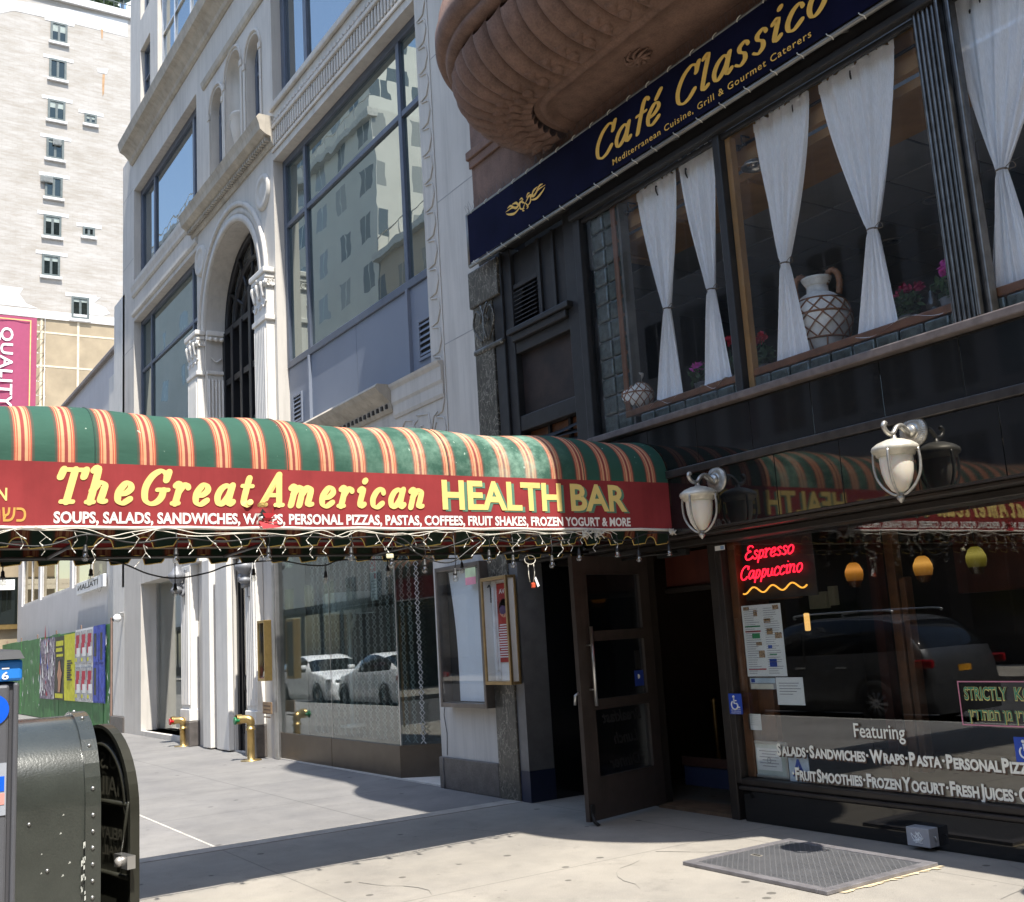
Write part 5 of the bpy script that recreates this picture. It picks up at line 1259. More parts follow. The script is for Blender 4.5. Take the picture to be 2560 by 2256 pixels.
_bp = band(XN, 1)
PA = lambda u, v, l=0: (_bp((u-YA0)/(YA1-YA0), min(1, max(0, (v-Z0A)/(Z1A-Z0A))))[0]+.0025+l, u, v)
b = MB()
for wd, y0, y1, zc in (('The', 1.13, 1.567, 2.766), ('Great', 1.625, 2.325, 2.768), ('American', 2.395, 3.60, 2.771)):
    pen_text(b, wd, y0, y1, 2.555, zc, PA, w=.215, t=.115, ang=.35, slant=.2, gap=.2)
b.build('yellow_script', CRL, AW, fixn=False)
b = MB()
for mi, dy, dz, l in ((1, .026, -.012, 0), (0, 0, 0, .003)):
    b.mat(mi)
    text_on(b, 'HEALTH', 3.741+dy, 4.803+dy, 2.555+dz, 2.765+dz, lambda u, v: PA(u, v, l), .028); text_on(b, 'BAR', 4.889+dy, 5.446+dy, 2.558+dz, 2.766+dz, lambda u, v: PA(u, v, l), .028)
b.build('shadowed_lettering', [CRL, GSH], AW, fixn=False)
b = MB(); text_on(b, 'SOUPS, SALADS, SANDWICHES, WRAPS, PERSONAL PIZZAS, PASTAS, COFFEES, FRUIT SHAKES, FROZEN YOGURT & MORE', 1.118, 5.471, 2.435, 2.502, PA, .035, spacing=1.02)
b.build('white_lettering', WHL, AW, fixn=False)
b = MB(); text_on(b, 'BRN', .72, .866, 2.564, 2.637, PA, .02); b.mat(1); text_on(b, '\u05e8\u05e9\u05db', .78, .969, 2.441, 2.535, PA, .01)
b.build('edge_lettering', [CRL, mat('faded gold sign paint', (.55, .30, .06), .7)], AW, fixn=False)

# ------------------------------------------------------------------ lights strung along the awning
BULBG = glass('clear bulb', (.9, .9, .88), 1.5, .2, .12)
ST = thing('string_lights', 'black cable of clear hanging bulbs under the awning edge', 'string lights', (XN, 3, 2.38), 'string lights along the awning')
ST2 = thing('string_lights', 'dark inner string of sagging bulbs behind the awning', 'string lights', (XF, 3, 2.38), 'string lights along the awning')
proto_b = None
def bulb(p, parent):
    global proto_b
    if proto_b is None:
        b = MB(); o = Vector((0, 0, 0)); b.lathe([(.0105, 0), (.014, -.004), (.021, -.022), (.02, -.038), (.012, -.048), (.001, -.05)], (0, 0, 0), n=12)
        me_o = b.build('bulb', BULBG); s = MB(); s.lathe([(.001, .05), (.007, .05), (.012, .04), (.013, .015), (.016, .012), (.016, 0), (.011, -.002)], (0, 0, 0), n=10); so_ = s.build('socket', CABLE, me_o)
        f = MB(); f.tube([(-.006, 0, -.002), (-.008, 0, -.022), (.008, 0, -.022), (.006, 0, -.002)], .0012, 4); f.build('filament', SILVER, me_o)
        proto_b = me_o; c = me_o
    else: c = copy_tree(proto_b)
    c.parent = parent; c.location = Vector(p)-WL[parent]
near = [(213.6, 1383), (440, 1390), (671.5, 1385), (878, 1386), (979, 1404), (1062, 1416), (1138, 1438), (1223, 1392), (1283, 1404), (1380, 1405), (1448, 1388), (1543, 1380), (1597, 1391), (1673, 1377)]
far = [(6.6, 1446), (227, 1440), (438, 1476), (634, 1438), (814, 1444), (970, 1428), (1155, 1420)]
cab = MB()
pts = [(-60, 1350), (60, 1365), (130, 1362), (220, 1337), (335, 1358), (440, 1345), (560, 1354), (660, 1343), (730, 1340), (850, 1346), (985, 1342), (1040, 1370), (1090, 1374), (1140, 1360), (1200, 1341), (1290, 1358), (1340, 1340), (1400, 1352), (1470, 1338), (1560, 1352), (1620, 1334), (1675, 1333)]
cab.tube(smooth_pts([SX(px, py, XN+.02) for px, py in pts], 6), .0055, 5)
cab.tube(smooth_pts([SX(px, py, XN+.01) for px, py in [(960, 1345), (1010, 1365), (1075, 1400), (1130, 1405), (1180, 1370), (1230, 1345), (1330, 1352), (1420, 1338)]], 6), .0055, 5)
for px, py in near:
    p = SX(px, py, XN+.02); bulb(p, ST); cab.tube([p+Vector((0, 0, .048)), p+Vector((0, .01, .09)), (p.x, p.y, 2.375)], .004, 4)
cab.build('cable', CABLE, ST)
cab = MB()
cab.tube(smooth_pts([SX(px, py, XF+.06) for px, py in [(-40, 1405), (60, 1402), (180, 1400), (290, 1405), (370, 1435), (440, 1446), (520, 1432), (580, 1412), (690, 1402), (760, 1412), (812, 1414), (860, 1400), (1000, 1400), (1160, 1396)]], 6), .006, 5)
for px, py in far:
    p = SX(px, py, XF+.06); bulb(p, ST2); cab.tube([p+Vector((0, 0, .048)), (p.x, p.y, max(p.z+.1, SX(px, 1408, XF+.06).z))], .004, 4)
cab.build('cable', CABLE, ST2)
IC = thing('icicle_lights', 'white wire icicle lights zigzagging along the awning edge', 'string lights', (XN, 3, 2.4))
ICW = mat('ivory wire', (.60, .57, .49), .6); wire, tips = MB(), MB(); random.seed(21)
y = -.2; top = []
while y < 5.3:
    top.append((XN+.022+random.uniform(-.008, .012), y, 2.392-random.uniform(0, .045))); y += random.uniform(.10, .2)
wire.tube(smooth_pts(top, 4), .0032, 5); wire.tube(smooth_pts([(x+.008, yy+.06, z+random.uniform(-.015, .02)) for x, yy, z in top], 4), .003, 5)
for x, yy, z in top:
    n = random.choice((1, 2, 2, 3, 3, 4)); p = Vector((x, yy, z)); s = random.choice((-1, 1)); pt = [p.copy()]
    for k in range(n):
        p = p+Vector((random.uniform(-.012, .012), s*random.uniform(.015, .05), -random.uniform(.03, .055))); pt.append(p.copy()); s = -s if random.random() < .75 else s
        q = p+Vector((random.uniform(-.01, .01), random.choice((-1, 1))*random.uniform(.008, .02), -random.uniform(.012, .022)))
        wire.tube([p, q], .0024, 4); tips.tube([q, q+(q-p)*.7], [.0038, .002], 5)
    wire.tube(pt, .0022, 4)
for k in range(2):
    c = Vector((XN+.03, 5.0+.12*k, 2.37)); wire.tube(smooth_pts([c+Vector((.02*math.sin(i*1.9), .05*math.cos(i*2.3), .04*math.sin(i*2.9))) for i in range(12)], 3), .005, 4)
c = Vector((XN+.03, 5.88, 2.385)); wire.tube(smooth_pts([c+Vector((.015*math.sin(i*1.9), .035*math.cos(i*2.3), .025*math.sin(i*2.9))) for i in range(12)], 3), .006, 4)
wire.build('wire', ICW, IC); tips.build('bulbs', mat('milky mini bulb', (.78, .77, .72), .3), IC, kind='stuff')
p = SX(1325, 1400, XN-.1); b = MB(); b.tube(smooth_pts([p+Vector((.0, .05*math.cos(i*.7), .035*math.sin(i*.7)+.0)) for i in range(10)], 3), .004, 4)
b.tube([p+Vector((0, -.02, -.03)), p+Vector((0, -.02, -.12)), p+Vector((.005, -.015, -.17))], .004, 4).tube([p+Vector((0, .03, -.03)), p+Vector((0, .035, -.1)), p+Vector((0, .02, -.17))], .0035, 4)
b.mat(1).bbox(p.x-.012, p.x+.012, p.y-.0, p.y+.03, p.z-.215, p.z-.175, .006); b.mat(2).add([(p.x+.014, p.y+.02, p.z-.14), (p.x+.014, p.y+.045, p.z-.21), (p.x+.014, p.y+.065, p.z-.2), (p.x+.014, p.y+.035, p.z-.13)], [(0, 1, 2, 3)])
b.build('plug_tail', [ICW, mat('orange red plug', (.55, .08, .03), .5), PAPER], IC)
p = SX(976, 1392, XN+.03); b = MB(); b.bbox(p.x-.01, p.x+.004, p.y-.03, p.y+.025, p.z-.012, p.z+.02, .008); b.build('wire_joint', mat('pale yellow tape', (.75, .70, .45), .5), IC)

# ------------------------------------------------------------------ wall lanterns
LMET = mat('aged silver metal', (.42, .40, .36), .38, .75, .25, 30); FROST = None
m, nt, b_ = base('frosted lantern glass'); b_.inputs['Base Color'].default_value = (.66, .60, .50, 1); b_.inputs['Roughness'].default_value = .35; b_.inputs['Subsurface Weight'].default_value = .3; FROST = m
def lantern(x, z, label):
    t = thing('wall_lantern', label, 'wall lamp', (x, YP, z), 'wall lanterns on the black stone front')
    d = .215; c = (x, YP-d, 0)
    b = MB(); b.lathe([(.004, -.06), (.035, -.055), (.045, -.035), (.03, -.02), (.06, -.028), (.098, -.018), (.105, -.004), (.105, -.001)], (x, YP, z), axis='y', n=32)
    for k in range(40): a = 2*PI*k/40; b.tube([(x+.062*math.cos(a), YP-.029, z+.062*math.sin(a)), (x+.1*math.cos(a), YP-.017, z+.1*math.sin(a))], .0035, 4, cap=False)
    b.build('back_plate', LMET, t)
    b = MB(); b.tube(smooth_pts([(x, YP-.05, z-.01), (x, YP-.11, z+.03), (x, YP-.17, z+.02), (x, YP-.215, z-.025), (x, YP-.25, z-.03), (x, YP-.285, z-.01), (x, YP-.30, z+.02), (x, YP-.29, z+.04), (x, YP-.275, z+.035)], 5), .016, 7)
    b.tube([(x, YP-.05, z-.03), (x, YP-.1, z-.005), (x, YP-.15, z+.03)], .012, 6).ball((x, YP-.29, z+.035), .018, 5).lathe([(.014, z-.03), (.02, z-.055), (.05, z-.075)], c, n=14)
    b.build('scroll_arm', LMET, t)
    zc = z-.075
    b = MB(); b.lathe([(.02, zc+.015), (.06, zc+.008), (.11, zc-.012), (.142, zc-.035), (.148, zc-.052), (.142, zc-.07), (.125, zc-.076), (.12, zc-.095), (.108, zc-.1), (.001, zc-.1)], c, n=28); b.build('cap', mat('pale aged cap metal', (.55, .51, .42), .45, .35, .2, 20), t)
    b = MB(); b.lathe([(.105, zc-.1), (.104, zc-.14), (.098, zc-.2), (.08, zc-.265), (.05, zc-.315), (.02, zc-.335), (.001, zc-.336)], c, n=28); b.build('glass_bowl', FROST, t)
    b = MB(); b.lathe([(.001, zc-.33), (.03, zc-.338), (.018, zc-.352), (.028, zc-.362), (.02, zc-.378), (.004, zc-.398)], c, n=12); b.build('finial', LMET, t)
    for k in range(4):
        a = PI/4+PI/2*k-.45; ca, sa = math.cos(a), math.sin(a); b = MB()
        b.tube(smooth_pts([(x+.142*ca, YP-d+.142*sa, zc-.06), (x+.148*ca, YP-d+.148*sa, zc-.14), (x+.138*ca, YP-d+.138*sa, zc-.22), (x+.1*ca, YP-d+.1*sa, zc-.29), (x+.05*ca, YP-d+.05*sa, zc-.335), (x+.02*ca, YP-d+.02*sa, zc-.345)], 4), .0095, 6)
        b.build('strap', LMET, t)
    return t
pl1 = FX(1793, 1199, YP); pl2 = FX(2285, 1079, YP)
lantern(pl1.x, pl1.z, 'silver wall lantern with frosted bowl beside the awning end')
lantern(pl2.x, pl2.z, 'silver wall lantern with sunlit cap, the larger looking one right of the awning')
lantern(2*pl2.x-pl1.x, pl2.z, 'silver wall lantern furthest from the awning')

# ------------------------------------------------------------------ pavement hatch, standpipes, box
def plate_mat():
    m, nt, b = base('diamond plate'); b.inputs['Metallic'].default_value = .5; b.inputs['Roughness'].default_value = .42
    P = wpos(nt); sp = N(nt, 'ShaderNodeSeparateXYZ'); nt.links.new(P, sp.inputs[0])
    def lug(k1, ox):
        u = math_(nt, 'FRACT', math_(nt, 'ADD', math_(nt, 'DIVIDE', math_(nt, 'ADD', sp.outputs[0], math_(nt, 'MULTIPLY', sp.outputs[1], k1)), .05), ox))
        v = math_(nt, 'FRACT', math_(nt, 'ADD', math_(nt, 'DIVIDE', math_(nt, 'SUBTRACT', sp.outputs[1], math_(nt, 'MULTIPLY', sp.outputs[0], k1)), .05), ox))
        a = math_(nt, 'LESS_THAN', math_(nt, 'ABSOLUTE', math_(nt, 'SUBTRACT', u, .5)), .36); c = math_(nt, 'LESS_THAN', math_(nt, 'ABSOLUTE', math_(nt, 'SUBTRACT', v, .5)), .12)
        return math_(nt, 'MULTIPLY', a, c)
    h = math_(nt, 'MAXIMUM', lug(1, 0), lug(-1, .5))
    c = ramp(nt, noise(nt, 3, 5, .7), [(.3, (.075, .078, .085)), (.7, (.155, .155, .16))])
    c = mixc(nt, h, c, (.24, .24, .245)); nt.links.new(c, b.inputs['Base Color']); bump(nt, b, h, .9, .006); return m
HT = thing('cellar_hatch', 'grey diamond plate cellar hatch set in the pale sidewalk', 'hatch', (-5.28, 5.55, 0))
hx0, hx1, hy0, hy1 = -5.91, -4.64, 5.03, 6.07
b = MB(); b.bbox(hx0+.075, hx1-.075, hy0+.075, hy1-.075, .002, .022, .002); b.build('plate', plate_mat(), HT)
RIM = mat('worn steel rim', (.20, .19, .195), .5, .4, .25, 10, bmp=.2)
b = MB(); b.bbox(hx0, hx0+.07, hy0, hy1, .002, .026, .004).bbox(hx1-.07, hx1, hy0, hy1, .002, .026, .004).bbox(hx0+.07, hx1-.07, hy0, hy0+.07, .002, .026, .004).bbox(hx0+.07, hx1-.07, hy1-.07, hy1, .002, .026, .004); b.build('rim', RIM, HT)
p = GX(1640+715*.352, 1960+507*.352, .022); b = MB(); b.box(p.x-.035, p.x+.035, p.y-.012, p.y+.012, .0222, .0235).mat(1).box(p.x-.045, p.x+.045, p.y-.02, p.y+.02, .0221, .0228); b.build('lift_slot', [BLACK, mat('pale worn steel', (.4, .37, .3), .5, .4)], HT)
b = MB(); random.seed(12)
for k in range(16):
    y = hy0+.1+k*.06; b.add([(hx1+.001, y, .004), (hx1+random.uniform(.02, .06), y+.01, .006), (hx1+random.uniform(.02, .06), y+.06, .005), (hx1+.001, y+.06, .004)], [(0, 1, 2, 3)])
b.build('mortar_edge', mat('crumbled yellow mortar', (.52, .43, .28), .9), HT, fixn=False)
def standpipe(x, y, h, label, hand):
    t = thing('standpipe', label, 'standpipe', (x, y, 0), 'brass standpipes on the sidewalk')
    b = MB(); b.lathe([(.16, .002), (.16, .012), (.07, .016), (.058, .03), (.056, h-.22), (.07, h-.215), (.07, h-.19), (.056, h-.18), (.056, h-.12)], (x, y, 0), n=18); b.build('pipe', BRASS, t)
    b = MB(); b.tube(smooth_pts([(x, y, h-.13), (x, y, h-.08), (x-.02, y-.03, h-.05), (x-.07, y-.1, h-.045), (x-.1, y-.15, h-.045)], 4), [.064]*17, 12); b.lathe([(.075, -.1), (.075, -.02), (.06, 0)], (x-.11, y-.09, h-.045), axis='y', n=14)
    b.build('elbow', BRASS, t)
    for dx, dy, s in ((.0, -.17, 1), (-.17, -.1, 1)):
        b = MB(); c = (x-.05+dx*.8, y-.04+dy, h-.06); b.lathe([(.001, -.03), (.03, -.028), (.05, -.03), (.058, -.015), (.05, 0), (.025, .0), (.025, .05)], c, axis='y', n=12)
        for k in range(6): a = 2*PI*k/6; b.ball((c[0]+.05*math.cos(a), c[1]-.018, c[2]+.05*math.sin(a)), .014, 4)
        b.build('handwheel', hand, t)
g1 = GX(628, 1902); g2 = GX(458, 1866)
standpipe(g1.x, g1.y, .67, 'brass standpipe with green handwheels by the black door', mat('green valve paint', (.01, .17, .06), .3))
standpipe(g2.x, g2.y, .52, 'brass standpipe with red handwheels by the far shop glass', mat('red valve paint', (.5, .01, .02), .3))
UB = thing('utility_box', 'small grey utility box on the black base under the shop window', 'box', (-5.0, YG-.05, .09))
b = MB(); b.bbox(-5.10, -4.915, YG-.15, YG-.046, .03, .155, .006); b.build('case', mat('grey utility paint', (.34, .34, .35), .5, var=.12), UB)
b = MB(); random.seed(3); b.tube(smooth_pts([(-5.06+.1*random.random(), YG-.1515, .05+.08*random.random()) for k in range(26)], 3), .0022, 4); b.build('scrawl', PAPER, UB)
b = MB(); b.tube([(-4.914, YG-.1, .10), (-4.90, YG-.1, .10), (-4.895, YG-.1, .085), (-4.9, YG-.1, .07)], .005, 5); b.build('hasp', SILVER, UB)

# ------------------------------------------------------------------ fittings on the pale building
SCM = mat('grey cast metal', (.22, .225, .24), .5, .3, .15)
def sconce(pxl, pyt, pyb, xq, label):
    p = SX(pxl, pyt, xq); q = SX(pxl, pyb, xq); r = .13; c = (p.x, p.y, 0); z1, z0 = p.z, q.z; h = z1-z0
    t = thing('bracket_lamp', label, 'wall lamp', (xq, YW-.16, z0), 'grey bracket lamps on the pale building')
    b = MB(); b.lathe([(.02, z1+.12), (.05, z1+.1), (.09, z1+.02), (r*1.15, z1-.1*h), (r*1.2, z1-.25*h), (r*.6, z1-.5*h), (r*.45, z1-.6*h), (r*.8, z1-.75*h), (r*.85, z1-.85*h), (r*.4, z1-.97*h), (.002, z0)], c, n=14); b.build('lamp_body', SCM, t)
    b = MB(); yw = YW-.16; ym = (p.y+yw)/2
    b.tube(smooth_pts([(xq, p.y, z1-.15*h), (xq, p.y+.08, z1-.05*h), (xq, p.y+.16, z1-.25*h), (xq, ym+.06, z0+.2*h), (xq, yw-.1, z0-.02), (xq, yw-.03, z0+.1), (xq, yw-.08, z0+.18), (xq, yw-.15, z0+.12), (xq, yw-.12, z0+.07)], 5), .045, 7)
    b.bbox(xq-.05, xq+.05, yw-.03, yw-.002, z0-.2, z1+.05, .012); b.build('scroll_bracket', SCM, t)
sconce(441, 1431, 1487, -20.55, 'grey scroll bracket lamp by the far shop glass')
sconce(611, 1407, 1462, -16.95, 'grey scroll bracket lamp right of the black door')
b = MB(); a = FX(657, 1755, YW-.15); c = FX(680, 1786, YW-.15); b.bbox(a.x, c.x, YW-.155, YW-.141, c.z, a.z, .004)
b.mat(1)
for k in range(4): zz = a.z-.05-.055*k; b.box(a.x+.05, c.x-.05, YW-.1565, YW-.155, zz-.02, zz)
tag(b.build('plaque', [mat('tan bronze plaque', (.34, .22, .12), .5, .3), mat('dark plaque letters', (.12, .07, .04), .6)]), 'small tan bronze plaque on the fluted pilaster near the green standpipe', 'plaque')
a = FX(645, 1553, YW-.24); c = FX(666, 1703, YW-.24)
DB = thing('menu_box', 'narrow brass display box on the pilaster left of the shop window', 'display case', (a.x, YW-.15, c.z))
b = MB(); x0, x1, z0, z1 = a.x, c.x, c.z, a.z
b.bbox(x0, x0+.035, YW-.26, YW-.142, z0, z1, .005).bbox(x1-.035, x1, YW-.26, YW-.142, z0, z1, .005).bbox(x0+.035, x1-.035, YW-.26, YW-.142, z0, z0+.04, .005).bbox(x0+.035, x1-.035, YW-.26, YW-.142, z1-.04, z1, .005); b.build('frame', BRASS, DB)
b = MB(); b.box(x0+.035, x1-.035, YW-.17, YW-.15, z0+.04, z1-.04); b.build('back', DGREY, DB)
b = MB(); b.box(x0+.06, x1-.06, YW-.178, YW-.172, z0+.07, z0+.2).mat(1).box(x0+.08, x1-.08, YW-.178, YW-.172, z0+.22, z0+.42).mat(2).box(x0+.06, x1-.06, YW-.178, YW-.172, z1-.3, z1-.2); build_split(b, 'card', [PR, PAPER, PBL], DB, False)
b = MB(); b.box(x0+.03, x1-.03, YW-.25, YW-.245, z0+.04, z1-.04); b.build('pane', GLCLEAR, DB)
# large empty display case
CS = thing('display_case', 'large metal display case with a white blind, left of the marble pier', 'display case', (-10.2, YW, 1.6))
CM = mat('dull brown steel', (.16, .14, .125), .35, .6, .15, 8); x0, x1, z0, z1, yf = -10.68, -9.69, .90, 2.43, 5.80
b = MB(); b.bbox(x0, x0+.045, yf, YW-.003, z0, z1, .006).bbox(x1-.045, x1, yf, YW-.003, z0, z1, .006).bbox(x0+.045, x1-.045, yf, YW-.003, z0, z0+.05, .006).bbox(x0+.045, x1-.045, yf, YW-.003, z1-.05, z1, .006); b.build('frame', CM, CS)
b = MB(); b.box(x0+.045, x1-.045, YW-.02, YW-.004, z0+.05, z1-.05); b.build('back', BLACK, CS)
b = MB(); b.grid(lambda u, v: (x0+.06+.12*(1-v)**.6*0+.16*(v<.01)*0+(.05+.13*math.sin(min(1, (1-v)*1.4)*PI/2)*(1-.0*u))*(1-u)*1.0+(x1-.05-x0-.06)*u, YW-.03-.05*math.sin(PI*u)*.3, z0+.06+(z1-z0-.12)*v), 8, 14); b.build('blind', mat('white fabric blind', (.70, .75, .78), .8, var=.03), CS)
b = MB(); b.box(x0+.045, x1-.045, yf+.012, yf+.018, z0+.05, z1-.05); b.build('pane', GLCLEAR, CS)
b = MB(); b.box(-10.0, -9.78, yf+.007, yf+.011, 2.2, 2.37).mat(1).box(-10.0, -9.78, yf+.005, yf+.0069, 2.19, 2.27); build_split(b, 'sticker', [mat('pale green sticker', (.55, .65, .4), .6), mat('pink sticker', (.75, .3, .38), .6)], CS, False)
PCs = thing('poster_case', 'brass framed poster case with a red poster on the marble pier', 'display case', (-9.4, YP, 1.6))
x0, x1, z0, z1, yf = -9.64, -9.14, 1.145, 2.235, 5.77; GB = mat('worn brass frame', (.40, .27, .12), .4, .7, .15, 10)
b = MB(); b.bbox(x0, x0+.03, yf, YP-.025, z0, z1, .004).bbox(x0+.03, x1-.03, yf, YP-.025, z0, z0+.035, .004).bbox(x0+.03, x1-.03, yf, YP-.025, z1-.035, z1, .004).bbox(x1-.03, x1, yf, yf+.03, z0, z1, .004).bbox(x1-.03, x1, YP-.05, YP-.025, z0, z1, .004).bbox(x1-.03, x1, yf+.03, YP-.05, z0, z0+.03, .004).bbox(x1-.03, x1, yf+.03, YP-.05, z1-.03, z1, .004); b.build('frame', GB, PCs)
b = MB(); b.box(x0+.03, x1-.03, YP-.04, YP-.026, z0+.035, z1-.035).box(x1-.02, x1-.012, yf+.03, YP-.05, z0+.03, z1-.03).box(x0+.0305, x0+.034, yf+.02, YP-.041, z0+.036, z1-.036); b.build('white_lining', WHITE, PCs)
b = MB(); b.lathe([(.016, z0+.14), (.016, z1-.1)], (x0+.13, YP-.07, 0), n=10); b.bbox(x0+.10, x0+.16, YP-.06, YP-.041, z0+.05, z1-.05, .004); b.build('tube_light', mat('unlit tube', (.75, .76, .76), .3), PCs)
b = MB(); b.tube(smooth_pts([(x0+.12, yf+.05, z1-.26), (x0+.12, yf+.05, z1-.12), (x0+.1, yf+.05, z1-.08), (x0+.07, yf+.05, z1-.1)], 4), .008, 6); b.build('hook', BLACK, PCs)
b = MB(); yy = YP-.05; xa, xb, za, zb2 = FX(1241, 1600, yy).x, x1-.036, z0+.22, z1-.07
b.box(xa, xb, yy, yy+.008, za, zb2)
Wd, Hd = xb-xa, zb2-za; Lp = lambda u, v: (xa+Wd*u, yy-.002, za+Hd*v)
b.mat(1).add([Lp(.5+.4*math.cos(PI*k/10), .62+.3*math.sin(PI*k/10)) for k in range(11)]+[Lp(.1, .56), Lp(.9, .56)], [tuple(range(11))])
b.mat(2).add([Lp(.5+.28*math.cos(2*PI*k/12), .68+.12*math.sin(2*PI*k/12)) for k in range(12)], [tuple(range(12))]); b.mat(3).add([(q[0], q[1]-.001, q[2]) for q in [Lp(.45+.18*math.cos(2*PI*k/9), .66+.06*math.sin(2*PI*k/9)) for k in range(9)]], [tuple(range(9))])
b.mat(4)
for k in range(14): wv = random.uniform(.3, .42); b.box(xa+Wd*(.55-wv), xa+Wd*(.55+wv*.8), yy-.003, yy-.0005, za+Hd*(.06+.031*k), za+Hd*(.06+.031*k)+.011)
text_on(b, 'AV', xa+Wd*.3, xa+Wd*.6, za+Hd*.87, za+Hd*.93, lambda u, v: (u, yy-.003, v), .01)
tag(b.build('poster', [mat('poster scarlet', (.42, .03, .02), .6), mat('poster deep red', (.30, .015, .015), .6), mat('poster flower', (.45, .2, .12), .6, var=.8, scale=40), mat('poster violet', (.1, .05, .12), .6), PAPER], fixn=False), 'scarlet poster with white text inside the brass poster case', 'poster')
b = MB(); b.box(x0+.03, x1-.03, yf+.01, yf+.015, z0+.035, z1-.035); b.build('pane', GLCLEAR, PCs)
a = FX(925, 1392, 6.25); c = FX(945, 1500, 6.25)  # sign built behind the glass to imitate a street sign's reflection
b = MB(); b.bbox(a.x, c.x, 6.24, 6.25, c.z, a.z, .003); zt = a.z; hh = a.z-c.z
b.mat(1).box(a.x+.01, c.x-.01, 6.238, 6.2399, zt-hh*.36, zt-.01); b.mat(1).box(a.x+.13, c.x-.015, 6.238, 6.2399, zt-hh*.52, zt-hh*.4)
b.mat(2).box(a.x+.02, c.x-.06, 6.236, 6.2379, zt-hh*.28, zt-hh*.24)
b.mat(3)
for k in range(5): b.box(a.x+.03, c.x-.03, 6.238, 6.2399, zt-hh*(.58+.075*k), zt-hh*(.555+.075*k))
tag(b.build('reflected_parking_sign', [WHITE, mat('sign red', (.45, .02, .03), .5), WHITE, mat('grey print', (.3, .3, .3), .6)]), 'narrow red and white regulation sign behind the latticed glass, in place of its reflection', 'sign')
# drum on a pole put behind the latticed glass in place of a reflection
p = FX(873, 1500, 6.95)
FL = thing('drum_stand_in', 'white drum on a pole behind the latticed glass, standing in for a reflection', 'lamp', (p.x, 6.95, .4))
zt = FX(873, 1483, 6.95).z; zb_ = FX(873, 1535, 6.95).z
b = MB(); b.lathe([(.40, zt), (.42, zb_)], (p.x, 6.95, 0), n=28); b.build('lamp_shade', mat('white drum skin', (.8, .8, .78), .8), FL)
b = MB(); b.lathe([(.03, .41), (.03, zb_+.1)], (p.x, 6.95, 0), n=10); b.tube([(p.x, 6.95, zb_-.3), (p.x+.22, 6.95, zb_-.02)], .03, 6); b.lathe([(.2, .41), (.2, .44), (.02, .46)], (p.x, 6.95, 0), n=16); b.lathe([(.0, zt+.01), (.03, zt+.02), (.03, zt+.06), (0, zt+.08)], (p.x, 6.95, 0), n=8); b.build('stem', WHITE, FL)
b = MB(); p = FX(302, 1546, YW-.06); b.ball((p.x, YW-.14, p.z), .1, 6); b.mat(1).bbox(p.x-.05, p.x+.05, YW-.1, YW-.003, p.z+.03, p.z+.14, .01); b.mat(2).ball((p.x-.02, YW-.21, p.z-.02), .05, 5)
tag(b.build('security_camera', [WHITE, SILVER, BLACK]), 'small white security camera on the far pier of the pale building', 'camera')

# ------------------------------------------------------------------ things in the upper windows
m, nt, pb = base('white voile'); nt.nodes.remove(pb); o_ = nt.nodes['Material Output']
d1 = N(nt, 'ShaderNodeBsdfDiffuse'); d1.inputs[0].default_value = (.93, .935, .95, 1); t1 = N(nt, 'ShaderNodeBsdfTranslucent'); t1.inputs[0].default_value = (.8, .82, .86, 1)
x1_ = N(nt, 'ShaderNodeMixShader'); x1_.inputs[0].default_value = .14; tr_ = N(nt, 'ShaderNodeBsdfTransparent'); x2_ = N(nt, 'ShaderNodeMixShader')
f_ = ramp(nt, noise(nt, 30, 2, .5, sc3=(6, 6, .6)), [(.35, (.02,)*3), (.7, (.14,)*3)])
nt.links.new(d1.outputs[0], x1_.inputs[1]); nt.links.new(t1.outputs[0], x1_.inputs[2]); nt.links.new(f_, x2_.inputs[0]); nt.links.new(x1_.outputs[0], x2_.inputs[1]); nt.links.new(tr_.outputs[0], x2_.inputs[2]); nt.links.new(x2_.outputs[0], o_.inputs[0])
VOILE = m; YC = 6.07
ROD = mat('dark iron rod', (.03, .024, .02), .5, .4)
